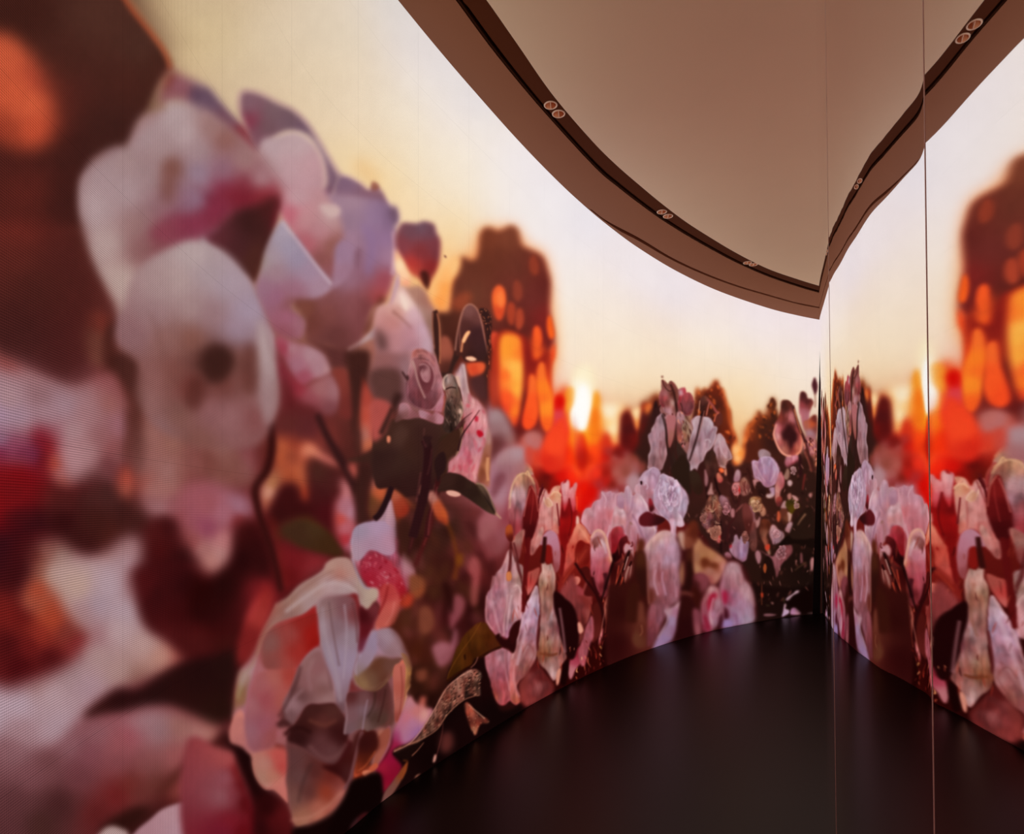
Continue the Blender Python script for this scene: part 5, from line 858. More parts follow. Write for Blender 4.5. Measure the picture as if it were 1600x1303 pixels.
L .8 | 580,600 560,680 | 2 2 3c2a20
S 60 .8 | 560 560 960 900 | 1.5 3.5 4 11 75 50 | 3a2018 2a1410 4a2c24 503428 | .6
L .7 | 715,300 705,450 710,600 710,900 | 1.6 1.6 5a3020
F 1 | 705,800 725,800 725,830 708,835 | a04028
F 1 | 765,690 795,670 800,690 775,715 | a07c74
F 1.2 | 900,560 960,480 1000,560 980,700 900,740 870,640 | 38201c | .8
F 1.2 | 1000,620 1100,560 1130,600 1080,680 1010,700 | 402c1c | .8
F 1.5 | 960,350 1130,340 1150,500 1040,440 980,400 | 241810
F 1.2 | 1010,200 1080,120 1075,150 1030,210 | 806450
F 1.3 | 1080,690 1105,690 1095,730 1085,720 | 8c6c74
F .9 | 880,1000 890,950 905,890 920,900 910,930 940,940 940,970 910,990 | 900,960,a890b8 915,900,b89ca8
F .9 | 915,855 935,830 980,800 1000,780 1025,780 1020,800 980,820 940,860 | b098a8
F .9 | 950,980 960,930 990,920 1030,950 1040,975 1000,985 | 980,950,9c74a0 1010,965,a88098
F .8 | 1095,968 1130,960 1142,975 | a89498
F .8 | 725,975 760,970 840,980 800,995 730,995 | 705058
F 3 | 920,880 1000,820 1130,740 1150,960 1040,970 990,910 940,920 | 140504
# --- second pass, 1080,700 scale 6.356
O 1080 700 6.356
F 2 | -200,180 130,120 250,180 380,160 420,200 600,160 640,360 880,240 1100,120 1240,200 1240,1303 500,1303 300,1100 -200,850 | 100,250,3a1d1a 300,450,44241f 500,400,4c2822 700,450,3c2018 900,600,3c2018 1100,500,34201a 1100,800,2a1812 700,800,44261f 400,850,34181a 100,700,38201a 1000,1100,24140f 600,1150,2c1812 1150,1150,1c100c 500,650,4c2c28
S 240 .9 | -100 150 1230 1250 | 1.6 4 3 10 80 50 | 4c2a26 6a4440 2a1412 5c3830 3c201c 70443c 24120f 583028 | .7
L .8 | 155,240 155,380 165,520 | 2.4 2.4 281210
L .8 | 240,300 260,400 290,480 290,640 295,860 300,1060 | 3 3 220e0e
L .8 | 190,250 170,340 150,420 | 2 1.6 34181a
L .8 | 410,200 420,320 400,440 440,560 | 3 2 34181a
L .8 | 500,440 470,560 440,680 380,780 360,940 | 2.6 2.6 401c1c
L .8 | 440,640 520,560 | 3 2 945c58 .8
L .8 | 400,520 440,620 430,700 | 2 2 40201e
L .8 | 560,200 600,320 620,440 | 4 3 3a1c18
F 1 | -30,230 60,240 110,330 120,420 80,470 20,420 | 40,300,3a2a20 80,400,342018
F 1 | 135,215 165,240 170,330 150,390 135,330 | 8c6468
F .9 | 165,460 185,400 205,340 215,400 230,470 200,465 | a07874
F 1 | 250,190 350,175 360,120 300,60 240,100 | 270,150,6c403c 330,120,805450
F .8 | 280,175 340,178 355,200 320,200 | b08c88
F .9 | 275,215 300,200 330,220 325,245 295,245 | 300,220,f07848 280,230,c05034
F .9 | 335,200 360,210 365,260 345,275 330,240 | c08068
F .9 | 255,260 280,245 320,300 310,340 280,350 260,320 | 280,280,b8705c 300,330,a8504c
F 1 | 360,160 400,180 410,260 410,340 380,330 360,260 | 3a1c18
F 1 | 430,330 440,240 465,215 490,240 490,310 470,335 | 460,250,a4848c 460,310,946c7c
F 1 .1 | 405,420 420,350 460,340 490,350 500,440 480,470 440,480 | 430,380,b07474 460,370,c08080 440,460,b06460
F .9 | 455,400 475,385 490,400 485,450 465,455 455,430 | b82828
F 1 .1 | 490,380 500,320 530,295 560,330 590,400 570,460 520,470 500,440 | 530,330,a07464 560,400,84504c 520,440,8c6058
S 14 .5 | 490 300 590 470 | 1 2 4 9 80 40 | 5a2c28 c09480 | .6
L .6 | 540,330 530,400 550,460 | 1.4 1.2 5a2c28
F 1.1 | 640,360 660,335 690,340 740,370 750,440 720,490 670,470 650,420 | 700,380,3a201c 700,450,2e1814
F .9 | 620,320 650,310 690,330 650,345 640,380 620,350 | a87878
# dried heads
F 1.1 .22 | 110,640 150,570 170,520 200,480 260,470 275,520 300,560 310,640 290,720 240,790 180,810 130,790 105,720 | 200,520,8c6454 250,560,7c5444 160,600,7c5448 240,640,744c40 160,720,84505c 180,690,8c6068 270,680,5c3830 220,760,6c403c 130,660,6c483c
S 60 .5 | 110 480 310 800 | .9 1.6 4 10 60 80 | 4c2a20 a88068 5c3828 b89480 3c201c | .6
L .6 | 210,640 180,600 | 1.2 1 b49078
L .6 | 215,640 250,600 | 1.2 1 b49078
L .6 | 210,645 225,560 | 1.2 1 a8846c
F 1 .1 | 290,480 330,490 370,520 390,600 370,640 330,620 300,560 | 330,520,8c6068 360,580,84585c 310,500,94707c
F 1 | 395,600 430,610 430,680 410,690 395,650 | 9c6c70
F 1.1 .15 | 580,520 600,490 640,485 690,500 700,550 735,600 740,660 710,680 680,640 650,640 620,660 590,620 575,570 | 600,510,a8805c 650,510,a07854 700,560,94684c 610,570,946850 640,600,8c6454 710,630,a07460 660,560,64402c
S 26 .5 | 580 490 740 670 | .9 1.6 3 7 60 80 | 5c3420 b89070 4c2818 | .6
F 1 .08 | 575,590 600,580 630,640 640,700 660,720 680,680 690,700 680,760 640,800 590,760 560,700 | 590,620,946870 620,690,84585c 670,740,94706c 600,740,6c403c
F 1.1 | 520,560 570,560 620,680 600,800 560,860 530,760 510,640 | 560,650,6c3c38 560,750,4c2420
F 1.1 .08 | 610,760 640,750 660,850 660,960 640,1030 600,1010 580,900 | 620,820,744440 630,950,64403a
F 1.1 .1 | 700,720 750,710 790,760 780,830 760,880 780,960 800,1050 770,1070 740,980 700,900 680,820 | 730,740,603424 770,770,4c2418 740,850,805444 760,960,8c5040 780,1020,a07464
F .9 | 740,980 775,960 780,1000 760,1030 745,1010 | b04430
F 1 .06 | 800,780 830,770 870,810 920,840 932,880 915,940 870,950 820,965 800,920 785,860 | 820,800,a88080 870,860,947888 840,920,8c6c80 910,900,a08080 800,880,9c7478
F .9 | 950,780 980,735 1010,750 1020,800 990,850 950,840 935,820 | 990,780,a08088 960,820,946c70 1005,830,ac8890
F 1 | 890,600 930,590 970,640 970,720 930,770 890,720 880,660 | 920,650,5c3428 950,700,704834 900,740,3c2018
F .9 | 860,640 880,630 890,700 870,740 855,700 | b0583c
F .8 | 960,640 1000,650 990,720 970,740 965,680 | b08c80
F .9 | 890,600 910,550 940,530 955,590 920,600 | 920,570,a07c7c
F 1 | 940,560 980,500 1040,510 1090,590 1040,610 1000,660 960,610 | 960,560,443814 1000,600,544410 1050,580,5c4c10 1000,530,342c14
F .8 | 1000,470 1040,480 1068,510 1060,535 1030,530 1010,500 | b08480
F .8 | 960,470 990,450 1000,500 970,520 | a07068
F .8 | 1170,470 1190,445 1205,470 1190,500 | 9c706c
F .9 | 960,330 990,320 1010,350 990,385 965,370 | b49494
F .9 | 920,290 940,240 960,200 980,240 970,310 940,320 | 8c6c60
F 1 | 1075,60 1100,100 1110,260 1080,300 1070,200 | 34181a
L .9 | 1140,10 1180,130 1215,230 | 4 3 5c3028
L .9 | 1130,40 1170,140 1200,240 | 2 2 8c5044
L .8 | 1135,260 1120,340 1110,420 | 3 2 6c2c28
S 40 .7 | 1100 60 1230 420 | 1.5 3 5 14 85 25 | a07068 6c3c34 8c5850 50281f c08c74 | .7
F 1.1 .06 | 650,1000 800,1080 840,1040 880,1000 900,970 950,965 1000,970 1005,1040 960,1100 900,1160 880,1230 850,1303 830,1220 800,1150 785,1100 | 850,1080,8c5c64 940,1020,8c5860 920,990,70403f 870,1150,80505a 860,1220,6c4448 980,1080,64383c
L .8 | 870,1040 900,1090 890,1160 | 2.4 2 64383c .7
F .9 | 640,1060 660,1020 690,1050 690,1120 670,1150 | 946c74
F .9 | 1190,1110 1215,1090 1220,1160 1200,1240 1185,1180 | a07474
F .9 | 1090,1040 1110,1060 1115,1130 1090,1160 1080,1100 | 70484a
F 1.2 | 880,960 1000,860 1220,900 1220,1000 1080,960 1000,960 | 1c0f0b
F 1.4 | 1000,780 1100,640 1200,600 1220,880 1000,900 | 2c1c15
L .9 | 1140,655 1090,720 1060,770 | 3.4 1.4 8c6c54 .8
L .9 | 1150,1140 1080,1180 1030,1220 | 2.4 1.4 5c4430 .7
F 1.2 | 740,1080 800,1100 830,1200 820,1303 700,1303 720,1180 | 24120e
F .7 | 720,1190 735,1150 750,1190 745,1250 725,1240 | 8c4c2c
# lilac tulip-like bloom
F 1 .08 .8 d0b8cc .4 | 385,1000 420,940 445,870 460,890 480,925 495,880 520,885 545,920 570,930 572,980 560,1060 545,1120 510,1140 480,1120 440,1100 400,1060 | 450,920,ac8ca0 470,980,a084a8 420,1000,a07c94 520,920,a088a8 540,1000,947498 500,1060,9880ac 440,1060,946c84 550,1100,8c6080
L .8 | 480,930 470,1000 480,1080 | 1.6 1.6 7c5c84 .7
L .8 | 525,900 530,980 520,1080 | 1.6 1.6 7c5880 .7
F 1 | 330,1050 360,1030 400,1050 410,1100 370,1120 340,1090 | 8c6070
F .8 | 385,975 400,960 402,985 388,1000 | a02838
F .9 | 240,880 265,830 285,840 290,930 270,940 | 260,880,94686c 280,880,b84c40
F .9 | 155,820 195,800 200,850 170,850 | a87868
# lilac rose, upper
F .9 .05 | 670,50 700,20 740,25 780,50 790,80 750,90 700,90 680,100 | 700,50,947c84 760,70,8c7478
F 1 .08 .9 d4bcd0 .4 | 608,160 640,130 680,140 690,100 720,85 770,90 800,110 830,150 860,200 880,250 875,310 850,350 800,380 760,390 720,370 680,320 640,290 620,250 | 650,180,a88098 640,250,a07894 720,130,ac94b8 760,150,a890b4 820,200,ac90b0 720,230,9c80ac 780,260,9c7ca0 850,280,b08ca4 700,300,a87c90 760,350,9c7090 840,330,a07894
L .8 | 690,110 680,200 710,280 760,340 780,360 | 1.8 1.6 80608c .8
L .8 | 700,100 720,180 740,260 | 1.2 1.2 c0acc8 .7
L .8 | 800,130 800,220 780,330 | 1.6 1.6 846090 .7
L .8 | 850,200 820,280 790,340 | 1.4 1.4 c4a8bc .7
L .8 | 640,170 680,240 740,340 | 1.6 1.2 c8a4b4 .7
F .9 .05 | 830,400 850,330 880,240 910,250 930,300 925,380 890,440 880,520 850,540 835,480 | 880,300,b07078 905,280,b46c74 860,400,b88078 900,380,a05c60 860,480,a86c64 850,520,a06860
F .8 | 775,400 830,390 830,470 790,500 750,490 750,460 790,450 | 800,420,9c7c9c 770,480,b49890
F .9 | 850,500 890,480 910,520 890,570 860,580 845,540 | 870,510,90443c 880,550,5c2c2c
# --- head bunch, third pass (990-1150, 580-760): scale 5.43
O 840 560 5.43
F 1 .08 .9 d4bcc4 .35 | 1005,520 1030,490 1055,500 1075,560 1090,640 1092,720 1098,800 1080,880 1050,930 1000,950 950,950 930,930 945,880 940,820 955,770 945,700 943,650 965,640 970,600 990,570 | 1030,540,b8a0a8 990,640,b094a0 1050,620,a88c98 960,740,b09098 1040,740,94707c 1000,800,b094a0 970,880,a88890 1050,860,9c7c80 1000,920,b0929c 1070,700,8c6468
L .8 | 1040,520 1030,620 1045,720 1040,830 | 2 2 7c5c68 .7
L .8 | 1000,600 990,700 1010,800 990,900 | 2 2 c4acb8 .7
L .8 | 1060,780 1050,850 1060,900 | 3 2 6c484c .7
F 1 .08 | 990,380 1010,360 1030,420 1040,480 1000,500 985,460 | 3a1f1e
# twiggy head with dry petals
F .9 .14 | 1055,185 1090,205 1110,240 1130,195 1165,220 1195,280 1200,340 1170,380 1150,340 1110,300 1070,290 1050,250 | 1080,230,805450 1130,230,8a5c58 1170,280,6c443c 1110,270,94706c 1180,330,70483c
F .9 .12 | 1045,300 1070,280 1110,300 1130,340 1110,400 1080,420 1050,400 1035,350 | 1060,320,8c5458 1100,340,a07478 1060,390,70343c
F .9 .12 | 1110,340 1150,330 1170,390 1160,440 1120,440 1105,400 | 1130,370,b09894 1150,420,a48c88
F .9 .12 | 1200,270 1225,260 1250,250 1260,300 1230,340 1210,390 1195,340 | 1215,290,b08890 1245,280,a03c4c 1220,340,a84450
F .9 .12 | 1230,330 1260,300 1290,300 1303,340 1320,400 1300,450 1260,480 1230,450 1220,400 | 1260,330,944c54 1280,380,8c5054 1240,420,78424a 1290,430,64343c
F .9 .1 | 1040,430 1060,470 1080,500 1100,480 1150,470 1170,500 1140,540 1100,520 1070,520 | b08c94
F .9 .1 | 1100,490 1130,500 1150,560 1150,680 1120,760 1105,700 1100,600 | 1120,540,a8747c 1130,640,9c606c 1115,720,8c5458
F .9 .14 | 1220,490 1260,500 1290,560 1303,640 1280,700 1240,690 1230,620 1210,560 | 1250,530,a48878 1270,600,8c6c58 1250,650,7c5848 1290,620,9c8070
S 60 .6 | 1040 190 1320 700 | 1.2 3 5 14 80 40 | 4c2c28 b89890 3c201c a87c78 | .8
L .8 | 1130,200 1155,270 1175,380 1185,520 1170,680 1180,800 1200,880 | 3 3 36201c
L .7 | 1145,460 1165,600 1160,720 1190,860 | 2 2 4a2824
L .7 | 1060,470 1085,560 1100,680 1110,800 1150,930 | 2.4 2.4 36201e
L .7 | 1215,380 1230,440 1210,560 1200,680 | 1.6 1.6 4a2824
F 1.2 .06 | 1180,600 1200,700 1230,760 1280,830 1303,900 1300,960 1250,1000 1180,1000 1140,960 1150,820 | 1200,800,3a2822 1240,900,342420 1180,950,30201c 1200,680,44302a
# tall white rose, crisper folds (1060,560)
O 1060 560 5.43
F .9 .08 .9 d8c4cc .4 | 120,530 165,492 210,500 255,505 290,545 300,585 330,590 320,650 300,720 270,770 235,800 225,850 195,880 180,900 165,965 140,940 100,960 98,900 75,840 90,740 105,640 128,590 | 160,520,b09ca4 200,560,c0a8b0 250,560,bca4b0 150,620,b89ca8 220,640,b094a8 270,640,a88c9c 180,740,a08490 130,720,8c6c74 240,730,b89ca8 120,840,a4848c 170,860,8c6c74 140,930,bca0ac 200,820,a08490
L .9 | 300,600 270,640 250,700 240,760 | 3 2 806070 .8
L .8 | 170,560 200,640 210,720 190,800 | 2 2 94788c .7
L .8 | 250,540 230,620 250,690 | 1.6 1.6 8c7080 .7
L .8 | 225,700 260,690 275,720 | 1.6 1.6 d0bcc4 .7
F .9 .08 .9 d4bcc0 .35 | 335,650 360,640 390,680 410,740 440,800 452,850 430,862 410,880 400,915 350,905 325,880 318,820 300,780 310,740 325,700 | 350,680,b89ca4 380,740,b094a0 410,800,ac8890 350,800,94747c 330,760,a88490 360,870,84605c 400,880,9c7870
L .8 | 350,700 370,790 410,850 | 1.6 1.6 c8b0b4 .7
L .8 | 340,760 350,830 345,890 | 2 2 6c4848 .7
F 1 .1 | 225,860 250,800 300,780 325,830 340,900 330,960 290,1010 250,1000 235,940 | 260,850,3c2620 300,900,5c3c34 270,960,4c2c28 320,860,44281f
L .8 | 215,432 190,540 165,650 135,750 95,875 | 3 2.4 2c1818
L .7 | 223,445 202,545 176,650 | 1 1 9c6c60 .8
F .9 .1 | 190,350 225,318 255,340 262,380 240,400 225,430 200,470 182,420 | 200,370,5c3430 235,345,6c4438 210,420,40241f
L .8 | 245,345 290,400 325,455 350,465 | 2 3 94504c
L .7 | 265,375 250,430 240,490 | 1.6 1.6 a06054
L .7 | 345,460 320,490 305,540 | 1.6 1.6 a8604c
L .6 | 185,360 178,430 172,470 | 1.2 1 d09c80 .8
# backlit round head
F .9 .1 | 825,560 850,520 870,470 890,400 915,365 950,375 975,420 990,490 1020,560 1045,640 1050,720 1035,780 1010,815 960,830 900,820 860,770 835,720 815,660 | 900,400,44261f 950,400,5c3028 870,500,7c3c30 910,520,64302c 950,500,b47c80 985,520,a06468 850,600,b47078 840,660,c08480 900,600,8c4850 950,570,4c2422 960,650,38191a 920,660,44201f 870,720,a8605c 900,780,c88070 960,790,7c3c38 1015,780,c07460 1035,680,a85c54 1000,620,8c4844
L .9 | 835,560 813,640 830,710 865,780 910,822 960,832 | 2 2.6 eca48c .85
L .8 | 1045,640 1052,720 1035,790 1000,822 | 2 2.4 e89478 .8
F 1.6 | 890,640 910,600 950,570 980,610 1010,640 1010,700 980,720 970,780 940,740 930,690 900,680 | 3a1a1c
L .9 | 975,400 1000,500 1030,600 1080,710 1110,820 1150,960 | 3.4 3 44221f
L .7 | 985,430 1010,530 1045,640 | 1.2 1 f09c68 .8
# --- the haze round the sun once more (840,560 x5.43)
O 840 560 5.43
X 3 | -40,60 30,-30 60,100 90,260 110,400 140,380 165,330 200,300 215,340 240,300 260,260 300,250 320,300 310,380 280,470 300,560 340,640 420,620 440,520 470,400 485,290 500,280 520,380 545,480 560,580 600,640 620,700 700,720 700,900 -40,900 | 100,500,ec4c24 50,300,f87c30 190,380,c81c10 160,480,d04844 240,420,f07c28 280,300,f0902c 230,600,ee4820 300,580,f89028 420,640,fc8a20 500,340,f09024 510,500,f07418 540,620,f0782c 600,720,d84420 100,760,c43020 300,820,f43c14 450,800,fc4c1c 600,860,c82818 200,800,d42414 40,560,f47028 60,760,c05044 690,820,8c1c18 360,700,fc7418
F 3 | 130,430 160,360 200,330 225,380 230,500 260,600 250,700 170,720 130,600 | 170,400,c82018 170,480,cc4c58 190,560,dc4440 210,640,ec4424 160,660,d03020
F 3 | 165,350 205,325 225,370 205,410 170,400 | c41008
F 2.6 | 250,330 275,270 300,255 318,300 315,360 290,420 260,470 245,410 | 270,330,e88428 290,400,f4a040
F 3 | 440,600 465,470 485,310 500,285 518,380 540,500 550,620 500,720 450,700 | 490,360,ec8c24 505,480,ec7018 480,600,f08020 520,620,ee7024
F 5 | 290,300 330,120 420,60 470,200 460,360 440,480 420,580 380,640 340,630 300,570 290,470 310,400 | fdecc8 | .7
F 2.6 | 330,330 350,250 400,230 430,280 440,380 430,460 415,540 395,600 370,618 335,600 305,555 293,490 295,440 315,400 | fffbf4
F 5 | 300,640 340,640 420,630 430,720 400,860 380,1000 350,1000 340,860 310,740 | 360,680,fdb02c 370,800,fc7c1c 365,950,fc5c1c | .75
S 90 3.5 | -20 620 640 1080 | 6 16 30 80 90 8 | fc6430 d82814 b01810 f04420 c85048 | .35
S 26 4 | -20 740 660 1100 | 20 40 30 70 85 20 | 901810 a83430 c06058 7c1410 | .45
# sky dipping between the small conifers left of the head bunch
O 840 560 5.43
F 5 | 540,380 620,380 720,380 730,440 712,500 705,600 690,690 660,745 635,765 612,720 590,660 560,600 545,500 | 630,450,f8e2c0 640,600,f8d8a8 650,700,f8b878 700,480,f8c48c 570,560,f8c080 625,735,f89c58
F 4 | 715,500 740,460 775,460 805,500 830,580 850,640 860,720 800,800 730,800 700,740 706,620 | 750,520,5c1c1a 780,600,4c1a1c 740,700,581818 830,680,6c1c18
F 3.5 | 800,440 870,420 885,460 872,540 856,600 838,580 820,520 | 850,470,f8d0a0 850,560,f89850
F 3 | 880,480 895,410 912,370 925,400 945,430 940,520 900,620 870,660 872,560 | 905,400,8c3820 905,500,4c2020 890,600,5c1c18
F 2.6 | 925,420 942,400 960,400 950,440 935,475 922,460 | f8984c
S 30 2 | 840 380 1010 700 | 3 6 8 20 85 20 | 4c2020 6c2c20 3c1c1c a04428 | .5
F 4 | 560,640 600,640 625,700 650,770 640,860 590,900 550,800 | 590,700,c03820 620,800,9c3834 580,850,a82018
F 4 | 640,800 700,740 780,800 860,860 900,940 800,980 700,1000 640,920 | 700,800,701818 800,880,84483c 680,920,a04440 760,940,9c6458
S 50 3 | 640 800 940 1080 | 7 14 10 22 80 60 | 84483c a46c64 6c2820 5c2018 94585a | .5
O 840 560 5.43
# the bunch left of the tall rose: 1015-1080
F 1.2 .1 | 1060,185 1110,220 1130,200 1170,230 1195,290 1190,360 1170,400 1180,470 1140,480 1090,470 1060,440 1080,400 1040,360 1045,290 1070,250 | 1080,220,7c4c44 1120,260,8c6058 1080,300,94686c 1150,300,60382c 1150,240,704440 1140,380,9c7c74 1100,380,744440 1070,340,9c4c50 1160,430,7a504a 1110,440,a88490 1180,330,6c4038
L .7 | 1060,185 1080,240 1120,280 1150,270 | 1.5 1.5 4c2c28
L .8 | 1130,220 1160,300 1180,420 1190,600 1170,780 1200,900 | 3.2 3 3c201c
L .7 | 1145,470 1160,600 1170,700 | 2 2 4c2824
F .9 | 1050,155 1065,150 1068,165 1058,168 | 5c3834
F 1.2 .1 | 1000,530 1030,480 1060,480 1080,560 1090,640 1085,700 1100,780 1080,860 1060,940 1020,960 960,940 940,900 950,840 965,760 945,660 975,620 990,570 | 1030,540,a08490 1000,640,9c7c8c 1050,640,a88490 1000,740,a08090 1060,720,8c646c 1030,800,ac8c94 980,860,94747c 1060,860,8a6060 1000,920,9c7880
L .8 | 1050,700 1040,780 1050,860 | 2 2 7a5058 .8
F 1 | 990,440 1020,420 1040,470 1010,500 985,560 975,520 | 3a201f
F 1.2 | 1100,500 1140,480 1180,500 1170,600 1150,700 1120,760 1100,740 1110,640 | 1130,560,a0686c 1130,650,94645c 1120,720,8c5450
L .8 | 1060,480 1090,600 1100,720 1140,860 1160,960 | 2.6 3 34201c
F 1.2 | 1180,480 1230,460 1250,520 1220,600 1230,700 1190,700 | 1210,500,a07c84 1210,600,744444 1200,670,9c5c50
S 60 .6 | 1080 460 1260 900 | 1.4 3 4 10 85 40 | 8c5c5c 3c201f b08080 5c3430 e09070 | .55
F 1.5 | 1140,960 1170,880 1240,820 1290,960 1303,1150 1240,1100 1180,1050 | 302018
# white rose 1000-1070 x 730-800
F 1.2 .1 1 dcc8dc .45 | 835,1080 850,1040 880,1010 900,970 960,935 1000,930 1035,970 1045,1000 1060,985 1100,995 1135,1030 1180,1080 1215,1130 1225,1180 1220,1260 1200,1360 1120,1340 1080,1300 1000,1260 960,1303 930,1240 900,1180 850,1130 | 900,1050,a080a0 960,980,b89cb8 1000,1000,b498b4 950,1060,ac90ac 900,1120,a47c9c 960,1130,a8809c 1030,1030,a084a4 1080,1050,ac94b0 1120,1080,b098bc 1180,1130,b098b8 1200,1200,b09cc0 1150,1200,a488a8 1080,1150,a488ac 1060,1230,9c7c9c 1130,1280,ac90b0 970,1200,802848 1000,1250,4c1820
L .8 | 1020,1020 1010,1100 1000,1180 970,1260 | 1.6 2 8a6484 .8
L .8 | 1100,1050 1090,1150 1120,1240 | 1.6 1.6 8c6c90 .8
L .8 | 1150,1080 1130,1180 1180,1300 | 1.4 1.4 906c90 .7
L .7 | 960,945 920,1010 900,1060 | 1.5 1.2 dcc4d8 .8
F .8 | 876,1050 886,1050 884,1075 876,1072 | 2c1818
F 1.2 | 950,1230 980,1180 990,1250 1010,1303 970,1303 | 5c1828
# broad pale rose 915-1005 x 765-880
F 1.2 .1 1 d8b8cc .35 | 400,1290 440,1270 480,1210 540,1190 545,1140 580,1140 620,1130 660,1150 730,1150 770,1090 800,1130 815,1170 850,1150 900,1190 940,1250 960,1330 960,1500 900,1700 700,1600 500,1600 350,1480 360,1350 | 450,1300,b888a0 550,1220,c090a4 620,1200,b890a8 700,1190,b48ca4 780,1150,b898b8 860,1200,c09cb0 900,1280,bc94b4 700,1300,b888a4 550,1350,a87080 800,1350,b08cac 620,1300,bc90a8 500,1450,ac747c 700,1450,a87c98 900,1450,a87c98
L .8 | 640,1140 650,1220 660,1303 | 2 2 a0687c .7
L .8 | 745,1160 760,1240 740,1320 | 1.5 1.5 8c5c80 .8
L .8 | 815,1180 800,1260 790,1340 | 1.5 1.5 9c7498 .8
L .7 | 545,1140 560,1200 | 2 1.5 e0b8c4 .8
# pink buds 870-905
F 1 | 205,1080 225,1050 260,1035 270,1080 275,1130 260,1200 240,1303 215,1303 | 230,1080,c08494 250,1120,b87484 235,1220,bc7484 260,1050,d09ca4
F 1 | 280,1120 300,1100 310,1070 335,1060 330,1120 330,1200 310,1303 280,1303 | 310,1100,c87c84 300,1200,b86470 320,1250,a04050
# --- 840,800 scale 4.342
O 840 800 4.342
F 2.5 | -200,250 0,50 130,0 700,0 1150,200 1150,840 1042,850 0,1270 -100,1320 | 100,600,380a0a 300,500,601814 250,700,2c0608 400,850,300808 600,850,380c08 700,700,5a2420 500,700,3c0a08 200,200,a03028 600,300,6c2420 1000,700,381014 0,1100,2a0606 300,1000,2c0404 550,950,3c0a04 50,300,5a1814 300,350,80241c
S 200 .5 | 140 480 760 1100 | 1 2.6 5 18 78 28 | 8c2c20 c04c34 200404 5c1410 e08060 a04840 2c0808 48100c 7c3028 | .55
# cream-pink cup left (860-875) and big pink petals
F 1.2 .08 | 0,-120 20,-160 60,-150 80,-120 120,-170 190,-160 210,-100 200,40 140,100 0,140 -60,60 -20,-40 | 40,-120,c89490 100,-80,cc8880 150,-150,d89880 180,-100,c88074 60,0,c87c74 120,20,c87470 20,80,a8605c
L .8 | 20,-160 60,-90 100,-110 120,-150 | 2.5 2.5 e0b098 .8
L .8 | 120,-150 140,-60 150,20 | 1.6 1.6 a86058 .7
F 1.3 .08 | 190,300 230,200 270,90 310,90 350,150 370,200 340,280 280,340 220,400 170,460 160,420 | 280,120,c86c54 240,250,b85848 300,200,9c3024 200,380,b4504c 330,160,c87c60
F 1.3 | 260,250 280,200 310,210 330,240 340,330 280,330 255,290 | 641414
F 1.2 .08 | 300,60 330,-60 420,-160 540,-180 540,0 510,60 500,150 480,260 470,300 440,220 410,130 370,160 | 400,0,b4788c 350,40,b87c8c 450,60,b07484 480,200,984c5c 500,-60,b88ca0 440,150,a86478
F 1.2 .08 | 510,110 520,40 550,0 600,20 620,-100 760,-40 800,60 810,140 760,200 730,260 690,280 660,220 600,180 560,120 | 560,60,b88498 640,60,b08498 700,80,a880a0 760,100,a8849c 700,200,a4788c 620,120,9c6878 540,30,c090a0
L .8 | 610,0 625,100 650,230 | 1.6 1.6 8c5c74 .7
F 1.1 | 500,120 560,100 600,140 590,220 560,300 530,310 495,260 490,180 | 540,160,94384c 520,240,8c3444 580,170,a04c5c 550,270,6c2028
F 1 | 495,280 540,260 560,190 600,170 610,190 580,240 590,300 540,330 500,350 | 4c0f14
L .8 | 510,100 495,200 510,320 | 1.6 1.6 c09090 .7
F 1.1 | 600,240 640,220 660,250 650,270 620,260 600,300 | b08494
# central bud petals 920-955
F 1.1 .1 | 360,190 380,140 420,120 450,140 475,200 490,300 510,340 490,420 470,540 450,580 410,560 380,500 360,420 365,300 | 400,200,b07880 420,150,c89890 440,220,b88490 400,280,c07888 440,320,a85c78 400,380,a04c64 450,420,a0506c 420,480,a05060 470,300,a04850 500,360,c07c60 440,180,8c5058
L .8 | 365,180 390,140 420,125 455,150 475,220 500,320 508,350 | 1.6 2 d8a088 .8
F 1 | 455,430 470,500 450,560 430,620 435,700 410,640 430,540 | 4a1014
# crossing stems
L .9 | 300,300 220,400 170,470 150,560 | 10 6 6c1c18
L .9 | 330,380 370,480 420,600 450,720 465,850 470,980 | 5 5 340a0c
L .7 | 500,600 480,700 465,760 | 1.4 1.4 c06040
L .7 | 640,260 600,380 540,500 520,560 | 3 3 240808
F 1.2 | 240,460 270,440 290,460 280,490 250,505 235,490 | c06c5c
F 1.5 | 270,600 300,540 340,460 365,500 370,640 350,740 310,760 280,700 | 320,600,74302c 350,560,884440 330,700,8c4c48 290,620,582020
F 1.5 | 380,640 420,620 440,700 430,820 380,890 350,840 340,780 | 400,700,4c1814 400,820,5c2420
F 1.2 | 455,640 480,560 500,560 500,620 480,700 460,760 | c47c6c
F 1 | 420,860 440,800 450,790 440,860 420,910 | c07078
F 1 | 600,400 640,360 640,440 620,480 590,490 580,540 570,510 | 600,430,c09080 610,470,904c38
S 40 .4 | 560 340 660 560 | 1 2 6 16 105 12 | 3c1010 e0a890 200808 b07060 | .55
# red loop, star
L .8 | 480,870 500,855 520,870 525,900 510,960 500,1000 | 1.6 3 b82818
F 1.5 | 480,890 510,880 540,880 545,960 520,1010 480,1000 | 500,930,2c0404 530,930,981c10
L .7 | 425,910 440,930 455,905 | 1.4 1.4 e8b070
L .7 | 438,920 445,945 | 1.4 1 e8b070
# blurred petals
